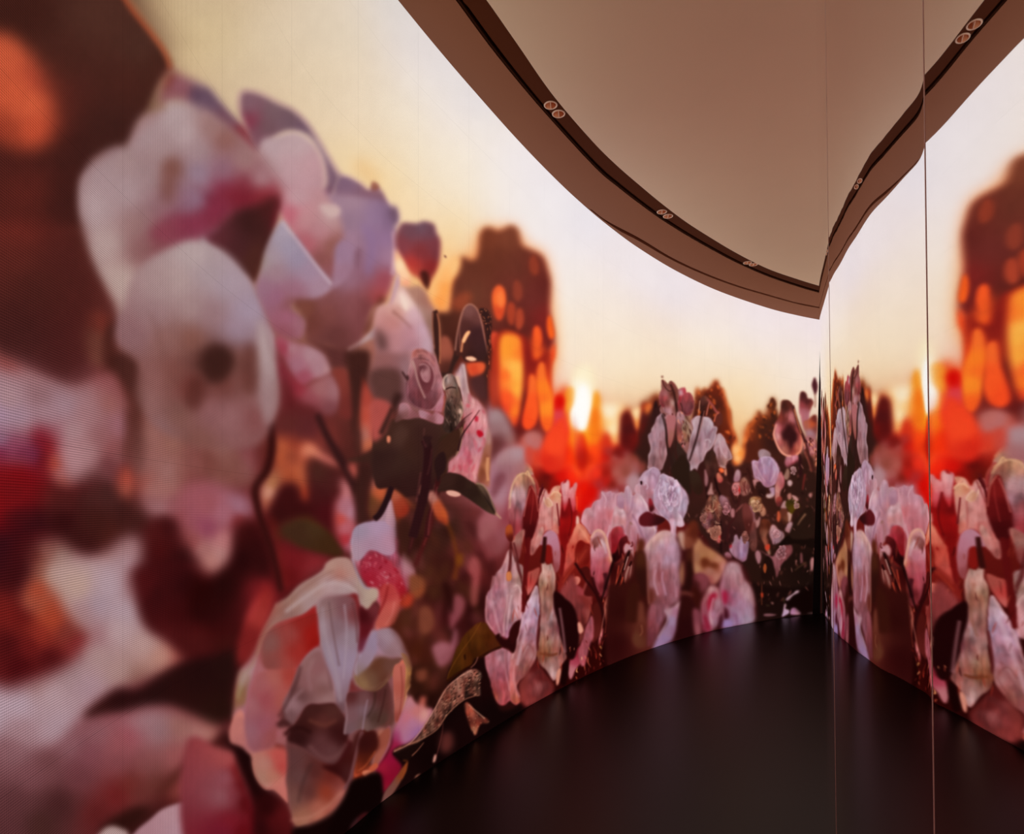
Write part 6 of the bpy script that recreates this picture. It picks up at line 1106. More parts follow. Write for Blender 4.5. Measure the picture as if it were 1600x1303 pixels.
F 2.2 .08 | 720,270 740,220 770,190 820,140 870,130 930,150 960,200 980,300 975,400 960,500 970,600 940,660 880,700 800,760 750,760 740,600 745,450 740,320 | 800,200,b09498 870,170,bc9ca4 920,220,b090ac 850,280,a484a8 930,330,a080a8 800,320,a88494 860,400,a0788c 800,450,946070 900,450,a07490 850,530,a06c84 760,480,9c6878 780,650,884c60 900,580,946074 850,620,985c74
L 1.5 | 730,260 780,180 860,135 920,150 | 3 3 d0a898 .7
L 1.5 | 800,400 790,480 820,560 | 3 2 c0a0b4 .6
L 1.5 | 850,400 860,480 880,560 | 3 2 c4a0b4 .6
F 2 | 670,330 700,280 730,290 740,350 745,480 740,560 720,580 690,480 | 700,400,5c2c24 720,320,4c201c 710,500,4c1818
L 1.4 | 735,290 745,400 745,500 | 2 2 a07060 .6
F 2.5 | 590,540 620,490 660,480 690,520 710,620 700,680 640,680 600,640 | 3c0f0e
F 2 | 640,700 680,650 720,700 740,800 740,900 720,960 640,950 620,850 | 680,760,64382c 700,850,5c3428 650,850,3c1410 680,920,4c1c18
L 1.2 | 690,700 720,760 720,860 | 1.6 1.6 8c5c48 .6
F 2 | 740,700 800,720 860,700 820,800 780,900 740,930 720,860 | 770,780,6c3440 800,820,703850 750,880,602c3c
F 2 .05 | 860,640 920,640 960,600 970,680 960,740 940,820 920,880 790,920 800,880 840,780 870,720 | 900,680,9c7ca0 880,800,8878a4 920,760,8c7ca4 850,880,8474a0 950,650,a88898 820,900,8070a0
F 2 | 960,640 1000,580 1042,580 1080,700 1060,860 920,890 940,820 970,720 | 980,780,4c1820 1020,660,341014 1000,820,3c141c
# dark background between the rose and the right-hand blooms, 600,800 x4.343
O 600 800 4.343
F 5 | 100,-60 200,-40 330,-60 640,-20 700,100 860,200 830,320 740,480 690,600 690,740 620,770 520,900 440,1050 420,1180 300,1240 180,1200 190,1040 120,860 60,780 130,640 210,480 210,380 100,250 | 200,100,3c1f18 300,200,3a2018 450,100,3c241c 600,50,5c2c2c 250,450,4a2a1c 350,500,401f16 300,700,4c1e1c 200,700,4c2414 500,400,341012 620,400,5a2020 650,650,2c0c0c 450,700,3c1014 400,500,40201a 350,900,4a2420 250,950,48200f 200,1100,2c140c 400,1050,3c1c14 700,250,6c3034 700,60,784040
S 120 4 | 120 0 760 1200 | 8 22 14 50 85 35 | 4c2a20 6c3430 2c100e 54341c 784044 401814 5c3020 2a0c0c | .4
L 2.5 | 400,20 450,120 480,220 500,330 480,460 | 5 9 6c3c18 .6
F 3 | 500,300 530,280 535,350 510,370 495,340 | 7c4c14 | .8
F 4 | 640,40 760,30 850,100 850,200 780,300 720,260 660,180 | 720,80,8c545c 800,150,84505a 740,240,7c484c 800,60,8c4c54
F 4 | 660,160 700,110 760,200 740,320 700,300 | 7c444a | .7
F 3.5 | 580,330 620,300 655,360 650,480 635,620 600,640 585,560 600,450 570,400 | 610,340,8c4c4c 630,440,904a4c 610,560,7c4440
F 3.5 | 460,600 500,560 550,600 540,680 490,760 455,800 445,700 | 500,620,804850 470,720,7c4450
F 3 | 480,790 500,820 490,900 460,960 440,930 470,860 | 8c586c
F 3.5 | 330,920 390,880 450,900 470,960 430,1030 380,1050 350,1000 | 390,940,905c68 430,980,84505c
F 3.5 | 170,440 230,430 280,470 280,540 230,590 180,560 | 220,500,784830 250,540,84482c
F 3 | 150,560 200,570 190,630 150,650 120,630 | a03c28
F 3.5 | 240,660 300,640 340,700 340,780 290,830 240,800 | 290,720,704030
F 3.5 | 220,1080 290,1070 290,1140 230,1150 | 6c3c2c
F 3 | 400,480 450,500 470,600 460,700 430,640 410,560 | 30100e
L 1.6 | 330,0 320,90 280,200 240,300 215,370 | 7 5 4c1a1a
L 1 | 325,20 310,120 270,230 | 1.6 1.2 7c3434 .7
L 1.6 | 240,0 220,90 190,200 170,290 | 6 4 3c181a
L 1 | 230,40 205,150 180,250 | 1.4 1 6c2c30 .6
F 3 | 350,-30 400,-10 415,40 380,60 355,20 | b0502c
# right petals 760-885
F 1.1 .1 | 820,330 840,270 870,250 890,310 920,350 945,380 940,560 950,700 930,740 890,800 850,860 790,840 760,840 720,790 690,740 690,620 700,560 740,500 760,420 800,370 | 850,300,b08c8c 860,400,a07c84 800,450,a87880 760,540,a06c84 720,620,a87888 750,700,98647c 820,600,a07484 880,560,bc9494 900,650,b89098 870,720,a4787c 840,800,9c7090 920,450,b08c80 780,780,9c5c6c 720,720,9c6070
L .8 | 840,560 835,640 820,720 815,840 | 1.6 1.6 d0a8a0 .7
L .8 | 880,510 910,500 940,560 | 1.8 1.8 d8b4b0 .7
L .8 | 700,570 695,640 700,740 740,800 | 1.6 1.6 d09c9c .7
F 1.1 .1 | 690,970 750,930 800,925 860,950 880,1000 870,1100 900,1200 930,1260 900,1310 860,1280 820,1310 770,1300 740,1220 720,1120 695,1060 | 760,960,9c6878 800,980,ac7c88 720,1020,a86c7c 800,1100,94586c 850,1050,a06878 790,1200,984c58 850,1200,8c4c50 760,1250,a85848 820,1290,a0505c
L .9 | 820,940 830,1040 820,1120 860,1250 | 1.6 1.6 7a3c48 .7
# rose petals hanging 800-890
F 1.2 .1 | 860,1000 890,880 910,840 930,760 960,640 1000,560 1035,500 1055,540 1060,660 1050,760 1040,880 1040,980 1000,1060 960,1120 920,1150 900,1200 930,1280 900,1303 870,1280 850,1180 | 1020,600,b498b4 980,680,ac8cac 1030,700,a88cb0 960,800,a88098 1000,850,a07890 940,920,a07474 1000,950,946868 910,1000,9c6464 950,1060,8c5c54 880,1100,a46468 880,1200,a8605c 900,1280,a05848 1030,560,c0a0a8
L .8 | 1035,500 980,620 930,780 900,900 870,1000 | 1.6 1.6 d0a8a4 .7
L .8 | 940,960 980,900 1020,960 980,1060 | 1.4 1.4 6c3c3c .7
F 1.2 .12 | 1050,460 1075,400 1080,340 1110,360 1140,350 1160,400 1160,500 1170,600 1210,640 1225,700 1225,800 1245,900 1240,1000 1200,1060 1180,1120 1150,1150 1100,1080 1060,1040 1040,960 1060,820 1060,680 1055,580 | 1100,400,b08c84 1130,440,b8948c 1080,500,94705c 1120,560,8c6458 1160,620,a07c78 1100,660,7c5048 1190,680,b08494 1140,720,a8888c 1100,780,a88480 1190,790,8c4458 1160,840,a47c7c 1100,880,a07c68 1210,900,a06c64 1100,960,845438 1160,1000,8c5c58 1120,1040,a07874 1150,1110,a08080 1220,980,94605c 1060,940,7a4c38
L 1 | 1060,960 1120,975 1180,960 | 3 2 6c3c24 .8
L 1 | 1060,700 1048,800 1045,940 | 2.6 2.6 5c2424 .8
F 1.6 | 920,1160 980,1080 1040,1000 1060,1040 1100,1100 1150,1160 1150,1210 1060,1260 940,1300 920,1240 | 980,1150,6c302c 1030,1080,4c1414 1010,1130,8c5454 1060,1180,501818 960,1250,803c38 1100,1220,642420
F 2 | 1160,560 1240,550 1290,620 1303,700 1300,900 1260,960 1245,900 1225,780 1215,640 1170,600 | 220608
# hooded bud & thorn stems at 690-760? (840ish)
F 1 .1 | 850,-60 870,-170 900,-260 930,-330 960,-330 1000,-290 1020,-240 1010,-100 960,60 920,130 880,180 860,80 | 950,-310,b08060 930,-270,a0745c 900,-200,a88090 960,-180,a07c94 920,-100,9c7080 890,-40,904c50 900,60,84304c 940,0,8c3c58
L .8 | 850,-80 870,-170 900,-260 930,-320 970,-330 1010,-280 | 2 2 d8a07c .8
F 1 | 850,95 870,100 900,80 920,120 880,170 870,210 830,170 828,110 | 850,120,a0542c 880,130,501414 870,190,4c1414
L .8 | 868,210 858,270 862,340 855,400 848,430 | 3 2.6 501a1a
F .8 | 835,420 855,400 868,440 858,465 838,465 | a8643c
L .8 | 875,210 900,300 910,380 930,440 940,490 | 3 2 501a1c
# red-brown closed bud + stem
F 1 | 945,60 955,-60 990,-220 1010,-250 1040,-200 1055,-120 1040,0 1030,120 1000,220 970,280 955,200 | 980,-60,5c1218 1020,-150,701820 1000,60,4c0e14 970,150,540f14 1030,-20,500f16 1000,-200,8c4038
L .7 | 1010,-250 985,-130 960,20 | 2 2 a04848 .6
L .7 | 1080,-190 1055,-120 1040,-20 | 2.6 2 5c181c
L .8 | 1015,-240 1045,-180 1050,-60 | 2 2 c07060 .6
L 1 | 975,240 965,380 955,560 945,680 | 6 5 5a1214
F 1 .1 | 990,230 1020,140 1060,80 1075,100 1060,180 1030,260 1000,290 | 1040,150,b07874 1020,230,a06460 1060,110,c08c80
F 1.2 | 1050,210 1110,130 1160,125 1190,180 1205,300 1190,390 1160,410 1140,300 1100,240 | 1130,160,a87c94 1170,200,a8748c 1190,320,9c6470 1160,370,804448
F 1.2 | 1095,230 1140,240 1140,340 1100,340 | 7a1c18
L .9 | 1094,170 1088,260 1075,350 | 6 7 3a1210
F 1 | 970,420 1000,400 1060,380 1040,470 980,570 970,500 | 980,480,a8403c 1030,430,945048 990,540,b06460
# second bud deep red
F 1.2 | 1185,-60 1200,-150 1240,-220 1270,-130 1303,-100 1303,60 1260,180 1240,260 1225,380 1205,560 1195,480 1210,300 1190,120 | 1220,-50,8c1418 1250,50,7c1014 1220,150,700f12 1280,0,a01c18 1230,250,841814 1210,450,7c1c1c
# brown serrated leaf
F 1 .06 | 430,1150 450,1060 480,960 520,890 560,820 620,765 650,750 690,755 720,800 760,840 800,870 790,915 740,935 680,980 620,1000 600,1040 560,1060 500,1100 450,1140 | 560,900,4c2c0c 650,800,5c3414 700,860,442008 500,1000,4c2c0c 600,960,3c1c08 740,890,4c2410 640,880,50300f 460,1100,3c2008
L .7 | 660,750 600,850 520,960 450,1080 432,1140 | 1.2 1 6c4418 .8
L .8 | 430,1150 500,1100 600,1045 660,985 740,940 800,915 | 3 3 2c0e08
L .7 | 640,985 620,1030 590,1060 | 1.2 1.2 a07464 .8
F .7 | 545,975 556,970 558,1000 548,1005 | 2c1208
F 1 | 760,850 790,825 805,860 840,870 850,850 890,840 900,900 880,960 850,930 800,915 | 2c0a0a
F 1 | 850,830 880,760 910,735 930,740 920,800 900,870 870,900 | 340c0c
# red buds and slivers near the corner of the tile
F 1 | 1170,1150 1180,1080 1200,1060 1205,1120 1180,1180 | c08474
F 1 | 1250,1090 1265,1000 1303,930 1380,900 1350,1000 1300,1080 1270,1140 | 1290,1000,94405c 1270,1080,a87078 1330,960,742034
F 1.5 | 1200,1150 1220,1040 1250,1000 1250,1100 1230,1180 | 1c0404
# --- second pass, 560,540 scale 4.343
O 560 540 4.343
# flames between the tree trunks
F 3 | 930,-60 1130,-60 1200,100 1303,60 1303,640 1250,640 1180,600 1100,620 1060,560 1040,640 960,500 900,380 | 1000,100,a83c24 1130,100,7c2420 1120,400,5a2020 930,300,a84430 1060,600,5c2020 1200,620,843c34 1280,300,d84c24 1120,520,6c2420
F 3 | 970,-60 1090,-60 1115,60 1120,200 1110,350 1090,480 1060,550 1020,500 980,430 960,300 960,150 | 1020,30,fa9438 1050,150,fbb458 1080,300,fca848 1070,200,fbb050 1000,200,f4642c 1010,350,f0542c 1060,450,fc8430 1090,50,f87c34 1000,440,d8402c 1060,520,e8542c
F 2.5 | 1160,220 1180,195 1210,230 1215,330 1225,450 1200,540 1150,575 1115,530 1130,420 1150,330 | 1180,260,f06c34 1190,380,f05c2c 1160,500,ec5028 1200,480,f4602c
F 2.5 | 1215,170 1235,115 1265,130 1280,220 1320,350 1320,540 1280,590 1240,520 1225,400 1210,280 | 1240,170,f07034 1255,300,f8802c 1280,420,fc8c30 1280,540,f06028 1240,350,f4682c
F 3 | 1270,620 1320,560 1400,500 1400,800 1300,860 1240,780 | 1320,700,f0502c 1290,780,c43020
# hazy pale blooms
F 4 | 900,440 960,430 1020,500 1060,620 1040,680 980,640 940,700 900,640 880,540 | 930,480,9a8488 1000,560,94787c 960,640,6c4448 1030,640,94706c 900,580,8c6c70
F 4 | 900,620 960,640 980,680 940,740 910,800 890,720 | 643838
F 4 | 930,800 1000,700 1080,680 1140,700 1160,800 1120,880 1060,900 1020,1000 980,1150 880,1303 820,1303 860,1100 900,950 | 980,760,a08084 1080,740,a48c94 1120,820,9c6c6c 1000,850,8c6470 1060,900,94646a 960,1000,a07c8c 940,900,8c6478 900,1150,945c64 870,1250,8c585c
F 3.5 | 930,900 980,860 1000,900 960,980 920,1040 900,1000 | 744450 | .8
F 3 | 1130,600 1200,580 1250,620 1230,700 1170,700 1130,660 | a87474 | .8
F 3 | 1150,690 1180,700 1170,800 1150,820 1130,740 | c04434 | .7
# speckled petal: light edge, washes
F 1.6 .08 | 700,140 715,120 730,200 745,330 800,370 850,430 880,540 870,640 840,700 830,800 800,880 795,930 740,910 690,880 620,860 625,780 680,740 705,680 720,600 730,520 700,440 720,350 695,230 | 715,170,b49aa0 730,260,b09298 720,320,a88484 770,370,c08c88 820,420,c88c90 860,500,cc9898 850,600,c88c94 800,520,c07880 820,660,c08c94 760,560,b87078 720,640,b07888 700,720,b07484 650,800,b47880 720,820,b05c6c 760,860,c47c80 800,780,c08c90 790,880,cc9490 680,860,c08080 780,700,b87c8c
S 34 1.1 | 640 350 860 900 | 3 8 6 22 100 35 | b04c60 a83c54 b85c70 c47080 | .5
F 1 | 812,580 840,585 850,610 825,625 808,605 | a81838
F 1.2 | 795,480 812,485 810,515 793,510 | b43050
F 1.3 | 735,395 760,400 755,420 735,415 | c05c6c | .8
L 1.6 | 720,690 735,740 760,800 | 6 6 a04c68 .5
L 1.4 | 715,130 730,230 748,325 | 2 2 d0b4b0 .8
F 1.6 | 875,560 895,590 905,680 895,780 893,880 890,970 860,950 810,920 830,830 850,720 870,640 | 885,620,a48078 890,720,946454 880,820,ac7454 885,920,a46c58 840,900,7a4838 830,860,70402c 860,760,84503c
L 1.2 | 880,760 876,850 882,920 | 5 4 c8906c .8
# small rose again, tighter spiral
F 1 .08 .9 c89c9c .3 | 360,60 370,40 400,25 440,28 480,50 520,80 545,130 555,190 575,240 570,340 540,400 500,440 430,430 380,410 345,370 335,290 340,200 348,120 | 390,50,a8645c 420,90,946060 370,120,a07c7c 350,180,946870 480,90,a07074 530,170,a47478 560,250,a06c74 380,250,84505c 360,330,744450 420,200,7c4c54 480,200,6c3c48 440,330,744048 520,330,84505c 460,400,6c3c44 400,400,6c404c 550,330,94646c
F 1 | 375,90 410,100 440,110 470,120 500,160 515,220 500,290 470,330 440,300 410,230 390,160 | 400,120,8c5c60 470,160,5c3038 490,220,703c48 440,250,5a3038 460,290,6c3c44
F .9 | 415,140 450,130 480,150 485,210 470,250 440,240 420,190 | 430,160,5c343c 455,190,ac8084 470,220,a07078 440,230,90606c
L .9 | 370,105 385,150 400,220 420,280 455,360 | 2.4 2.4 b08c84 .9
L .8 | 415,135 450,128 480,150 488,200 475,245 445,235 430,190 440,160 | 1.8 1.6 b48c8c .8
L .8 | 480,120 510,160 520,230 500,300 | 1.8 1.8 a87c80 .8
L .9 | 400,60 440,55 480,80 520,130 | 2.6 2 b07470 .8
L .8 | 395,90 440,90 480,105 | 1.6 1.4 4c2c30 .7
L .9 | 340,210 330,280 345,370 390,415 | 2 2 5c343c .6
L .8 | 300,180 325,215 340,230 335,200 | 2.2 1.4 40282a
L .8 | 500,440 540,400 570,330 560,260 | 2 2 b4848c .6
F 1.4 | 285,400 325,400 345,440 340,480 360,490 300,500 250,520 270,460 | 300,420,a07884 320,470,7c5454 270,490,5c3c38
F 1.2 | 415,445 450,450 480,470 500,480 520,460 575,480 580,520 550,535 500,520 450,500 425,490 | 430,470,a07888 500,500,7c5054 550,500,ac7c8c 570,500,a87484
# husk with wet edge
F 1.1 .16 | 580,230 600,200 630,195 655,220 670,270 690,330 705,400 708,450 695,500 690,540 620,600 575,560 590,470 600,360 590,300 | 610,230,94807c 640,240,846c64 620,300,70544c 660,320,5c4438 640,380,54403a 620,450,4c3a34 680,430,745a4c 650,500,48362e 600,500,4a342e 690,480,84685c 610,540,40302a
S 46 .7 | 590 280 705 560 | 1 2.6 4 12 80 35 | 7c6458 3c2c26 94786c 2c201c 5c4840 | .7
L .7 | 590,300 630,285 665,290 | 1.8 1.4 2c1a18
L .8 | 590,300 575,260 585,220 610,197 | 2 1.8 dcc0b0 .9
L .8 | 700,380 712,430 700,480 690,520 | 1.6 1.4 c8a494 .8
F .8 | 688,430 700,440 698,465 686,455 | d0a898
# leaf mass: edges, veins, lost shapes
S 60 3 | 240 520 600 900 | 10 26 20 50 60 60 | 46302a 3a2420 4e3830 35201c | .5
F 3 | 100,720 200,700 260,560 300,540 340,600 260,760 180,900 100,900 | 140,760,35201d 280,600,4c342c 220,800,3a2420
F 4 | 380,560 520,560 560,700 520,860 450,900 400,760 | 3c2420 | .7
L 1.2 | 450,640 475,700 470,820 450,980 420,1120 370,1303 | 12 14 30151a
L .9 | 425,860 410,960 395,1060 | 1.4 1.4 7c4448 .6
L .9 | 500,700 490,800 470,880 | 1.4 1.4 70443c .5
L 1 | 545,890 535,980 510,1080 480,1180 465,1303 | 7 8 3e181a
L .8 | 538,960 518,1060 490,1160 475,1290 | 1.6 1.6 8c4444 .8
L .9 | 450,560 445,640 460,690 470,650 | 2 2 6c4440 .5
F 1.5 | 440,620 500,620 490,650 475,700 460,660 | 321c1c
# bud and sepals right of the leaf mass
F 1 | 530,900 515,830 530,760 580,720 600,780 590,850 560,890 545,930 | 2e1a1a
L 1 | 690,560 700,600 695,680 665,740 | 1.4 1.4 b08c78 .7
# arched leaf
F 1.2 | 560,930 600,880 630,868 700,880 760,920 800,950 850,1010 920,1110 940,1150 880,1130 820,1090 770,1050 700,1010 640,980 580,985 540,990 | 620,900,3c2620 700,940,301c18 780,1000,30201a 850,1080,382a20 900,1120,463428 760,940,3a2820
F 1 | 800,935 840,945 880,990 910,1060 935,1130 900,1110 850,1030 | 830,960,5c4a3c 890,1040,40302a 920,1110,3c2c24
L .8 | 800,935 850,950 890,1010 915,1080 945,1150 970,1175 | 1.6 1.4 b09078 .85
L .8 | 800,945 850,1020 900,1090 930,1140 | 1.2 1.2 181008 .8
L .9 | 930,1140 950,1155 972,1178 | 3 1.2 b08870 .8
F 1.2 | 600,992 650,990 695,1012 660,1022 615,1012 | d09c8c
F 2.5 | 490,1010 520,1000 600,1130 605,1220 550,1180 500,1100 | 540,1080,a85030 590,1150,b05830 510,1040,a07068 570,1190,8c3c24
F 2.5 | 230,980 290,1020 345,1090 330,1150 270,1170 240,1100 | 290,1080,8c3c28 250,1010,a05844 320,1120,84301f
L 1.2 | 230,960 200,1040 150,1140 110,1180 | 8 9 28141a
F 1.4 | 205,615 215,625 212,660 198,655 | c87c64
# hanging sharp husk at the top
S 50 .5 | 850 60 912 300 | 1 2 4 12 88 12 | 2a1616 8c4c38 3a201c c07c5c 55302a
F 2 | 760,140 850,120 850,180 800,210 770,190 | 790,160,c44c30 830,150,d8603c
F 3 | 760,230 850,200 870,320 880,420 830,380 780,320 | 4e3030 | .8
# pale bud 1010-1240
F 1 .08 | 1025,1140 1025,1080 1045,1010 1075,960 1095,900 1130,880 1160,885 1190,930 1200,980 1180,1040 1150,1130 1120,1240 1090,1290 1050,1303 1030,1230 | 1120,900,a4785c 1150,920,8c6048 1090,960,9c7c74 1130,1000,a08490 1110,1060,a07c8c 1070,1040,94686c 1050,1120,8c5058 1060,1220,743440 1100,1200,844454 1150,1060,a0788c 1170,980,a07878
L .8 | 1025,1120 1035,1050 1070,970 1095,900 1135,880 1175,900 1195,945 | 2 2.4 dcae84 .9
L .7 | 1100,905 1080,880 1130,870 1160,855 | 1.6 1.2 a07858 .8
L .8 | 1150,860 1165,880 1185,910 | 1.6 1.6 d0a880
F 1 | 1185,950 1210,1000 1222,1100 1218,1200 1190,1290 1140,1303 1118,1250 1120,1160 1140,1060 1165,980 | 1180,980,9c4438 1170,1060,5c1518 1140,1180,480f14 1190,1150,6c181c 1160,1270,3c0c10 1205,1080,8c3430
L .7 | 1190,960 1165,1050 1145,1150 1140,1250 | 1.6 1.4 c88478 .8
L .7 | 1200,985 1195,1080 1180,1200 | 1.4 1.4 a04440 .7
L .7 | 1255,965 1235,1030 1220,1110 1215,1190 | 2.2 1.6 541418
# --- second pass, 840,730 scale 6.515
O 840 730 6.515
F 4 | 700,-60 1000,-60 1000,160 980,260 900,260 760,240 640,250 620,330 520,420 440,470 400,430 400,260 500,100 | 450,200,d81c08 550,250,c01008 500,380,c4140c 640,180,a03438 700,140,b02018 760,180,6c2018 850,140,a06460 900,60,84483c 950,160,a88088 800,60,a06058 700,60,8c1c14 600,60,e83c24 450,60,fc5428 850,220,84383c 980,100,9c7478
F 3 | 920,130 970,80 1040,90 1040,200 990,290 940,250 | 960,150,a4848c 1000,240,a07c88
F 1 .08 | -60,260 10,300 40,290 80,278 100,320 110,320 150,262 180,250 220,262 245,290 240,420 215,560 215,680 160,660 100,650 30,720 -40,780 -60,500 | 60,310,d0989c 90,350,c08c84 150,300,c88468 200,290,d0987c 70,450,cc8c88 100,560,c48480 160,400,c0847c 180,500,cc9084 200,620,c07468 60,620,b8706c 130,500,b0706c 20,420,b87474
L .7 | 60,300 75,350 110,400 150,390 140,350 105,315 | 2 2 dcb4a0 .9
F .8 | 75,345 110,325 150,375 140,400 100,400 | 90,380,b07c68 130,370,c89c84
L .7 | 140,290 170,255 220,262 245,300 | 1.8 1.6 e0ac8c .9
L .7 | 155,400 150,520 155,640 | 2.4 2.4 a05c58 .6
L .7 | 60,205 25,290 5,400 -5,520 | 3 3 4c1218
L .6 | 15,380 14,440 20,500 | 1 1 f0b8a0 .8
# twin pink buds in red sepals
F 1 .06 | 245,190 255,168 290,160 300,140 320,138 325,220 345,240 345,210 375,200 390,160 403,175 400,230 385,290 400,420 395,560 330,560 260,560 248,400 250,280 | 290,200,c88c90 270,300,c08084 310,180,d49c98 350,280,c07478 380,200,c87c7c 370,350,b05060 300,420,a83038 380,480,a02c3c
F .9 | 325,310 340,380 370,460 400,400 405,500 390,620 350,680 320,720 300,800 290,900 250,1303 215,1303 235,1000 245,800 225,700 228,600 240,440 248,290 262,420 275,480 300,400 | 330,420,7c1418 340,560,8c1414 280,600,7c1014 260,480,601014 240,560,a01c1c 300,700,701012 260,900,6c1414 240,1200,64181a 380,560,941818 350,640,8c1814
L .7 | 325,320 345,420 350,560 320,700 | 1.6 1.6 4c0a10 .6
L .7 | 400,300 405,360 400,440 | 3 2 e8603c .6
L .6 | 200,370 210,460 225,600 | 2 3 641c20 .8
F 3 | 400,240 435,270 425,400 400,440 | e84424 | .6
# broad pale-pink bloom
F 1 .07 .9 d8b4bc .3 | 440,560 460,500 480,440 510,418 548,420 560,380 590,345 650,322 655,250 675,262 700,270 750,248 765,280 775,262 800,275 860,255 885,275 895,240 905,205 930,198 960,240 975,300 1000,275 1050,280 1075,320 1090,350 1120,380 1140,440 1170,520 1200,600 1215,660 1180,720 1100,820 1080,860 1000,870 980,860 960,800 930,700 900,680 740,650 700,720 640,640 580,640 540,690 500,620 | 480,480,c098a0 540,450,c094a0 600,380,bc8ca0 680,320,b8889c 740,300,b48498 560,560,a86c78 650,500,a46470 740,480,b46c74 620,600,a86470 500,580,b47480 780,350,bc8c98 830,340,a87c94 860,280,b4909c 930,260,b898ac 960,380,ac88a4 1020,340,c0a0a8 1060,420,b494ac 1100,520,b498b0 1150,600,b894a0 1050,600,a8849c 1000,550,b08ca4 1000,720,a06c7c 1100,720,a07c94 1050,800,9c6c80 960,650,9c6c78 920,500,ac7884 900,420,b07c84 1000,820,945c70
L .7 | 660,260 700,330 690,420 | 1.5 1.2 d4b0b8 .6
L .7 | 745,255 720,330 690,400 | 1.3 1.3 a07088 .6
L .8 | 800,285 795,400 770,560 740,680 | 2 2 c89ca8 .8
L .8 | 815,290 812,380 830,430 | 1.6 1.6 84546c .7
F .9 | 815,300 850,290 880,320 880,420 850,420 820,400 | 840,320,a8849c 860,380,94708a
L .8 | 900,230 915,330 920,450 | 1.6 1.6 8c6484 .6
L .8 | 975,300 960,420 920,500 900,560 | 2 1.6 906c88 .7
L .9 | 965,480 1020,580 1070,700 1100,760 | 2.5 2.5 84607c .7
L .8 | 1060,290 1100,370 1140,450 | 2 2 d8b8bc .8
L .9 | 1130,510 1170,580 1205,650 | 3.4 2.4 cca8ac .85
L .8 | 560,480 620,440 660,460 | 2 2 b48090 .5
L .8 | 740,590 720,680 710,760 740,880 | 2 2 c49ca8 .9
L .8 | 465,560 500,600 540,660 | 2 2 c08c94 .6
# bud with deep-pink base under it
F 1 .08 | 790,420 810,400 835,430 870,430 900,470 905,560 890,640 860,600 800,610 760,620 765,540 775,480 | 810,440,c8a0a8 800,540,b88890 870,480,c4a0ac 860,560,a87c7c 890,600,c07c84
F 1 .06 | 755,640 800,605 860,610 885,660 880,720 850,760 810,880 780,900 745,860 745,740 | 800,640,943c44 850,650,a04450 780,720,8c2838 840,700,983448 780,820,7c1c28
F .9 | 755,900 800,860 830,780 850,730 900,705 922,715 915,760 880,800 870,860 850,920 800,980 760,990 | 810,900,2c080c 860,780,441016 900,730,5c1c20
F .9 | 880,830 905,780 930,800 925,840 980,850 985,900 990,950 960,960 935,900 900,890 | 900,830,b48890 950,860,9c7070 970,930,ac8084
L .8 | 950,560 925,650 930,720 960,790 985,840 | 3 3 9c6c70 .8
L .8 | 945,565 970,590 | 3 2 7c5c48 .7
L .7 | 965,760 970,800 950,810 | 2 2 4c1418 .8
# orange-pink petal left of the pink bud
F 1 .05 | 400,500 425,520 430,590 410,600 395,570 | d0a094
F 1.1 .06 | 290,960 300,820 340,720 370,640 410,580 440,578 500,640 540,720 535,800 500,770 440,750 400,800 385,900 380,990 300,1080 265,1120 | 430,620,cc7c68 350,740,c06c5c 490,680,d08470 520,760,a85040 330,860,b85448 300,1000,b05048 370,820,9c3c30
L .8 | 400,590 450,640 500,720 530,770 | 3 3 d89078 .6
L .7 | 365,800 360,830 | 2 2 801818 .8
F 1.2 | 385,920 390,820 420,760 450,750 500,780 540,800 540,920 500,1000 420,1010 390,980 | 430,800,701410 500,840,6c1c18 440,920,7c2c20 500,960,641410
L 1 | 520,800 440,930 340,1040 265,1140 235,1250 | 10 9 7c2820 .7
L .9 | 500,840 420,960 330,1070 260,1180 | 2 2 a04430 .5
F 1 | 355,1140 380,1120 425,1125 432,1160 410,1200 375,1215 355,1190 | c07468
F 1.4 | 280,1303 300,1220 350,1200 440,1220 480,1303 | 8c4048
F 1.2 | 430,1060 500,1010 560,1100 600,1250 640,1303 480,1303 520,1150 | 4c1412
# drooping pink bud
F 1 .08 | 545,800 550,700 580,655 620,638 665,655 695,700 715,780 735,880 768,960 765,1010 740,1060 730,1200 720,1303 640,1303 600,1200 560,1120 540,1000 | 590,680,b8848a 640,650,cc9c98 640,720,946468 590,780,8c5c60 570,850,b88898 650,780,c0a0a8 700,740,b08070 640,880,ac7088 580,980,a45c70 680,860,b87c8c 700,980,a44c5c 620,1060,9c4c60 650,980,b06470 740,950,b87058 600,1150,9c4c5c 690,1100,8c3844 730,1150,9c5c58 660,1200,5c2028
F 1 | 550,780 560,740 610,710 640,730 630,790 590,830 570,800 | 580,780,744440 620,750,8c6060
L .8 | 550,720 590,660 625,645 670,670 700,730 720,820 745,920 768,975 760,1010 | 2.6 3 d09c88 .85
L .8 | 640,740 680,800 700,880 | 4 3 c4a4ac .6
L .8 | 690,1080 700,1150 690,1250 | 7 6 34101a .8
L .8 | 560,1120 590,1230 620,1303 | 5 5 340a10 .8
L .8 | 745,1060 745,1180 725,1303 | 2.4 2.4 b47868 .8
# dark thicket
F 1.4 | 760,980 830,970 900,880 960,880 1000,980 1000,1080 960,1200 900,1303 760,1303 740,1150 | 820,1100,3c0c0c 900,1000,5c2824 950,1080,84504c 860,1250,4c100e 780,1050,340808 930,1180,70342c
L .8 | 940,850 900,960 850,1100 790,1260 | 4 3 200606
L .7 | 960,960 920,1060 880,1180 840,1303 | 3 3 280808
L .6 | 925,910 905,980 885,1050 | 1.5 1.2 c8a49c .9
L .6 | 960,1000 950,1070 945,1140 | 1.5 1.2 b89088 .8
L .6 | 935,1010 905,1100 895,1180 | 4 3 a87c74 .8
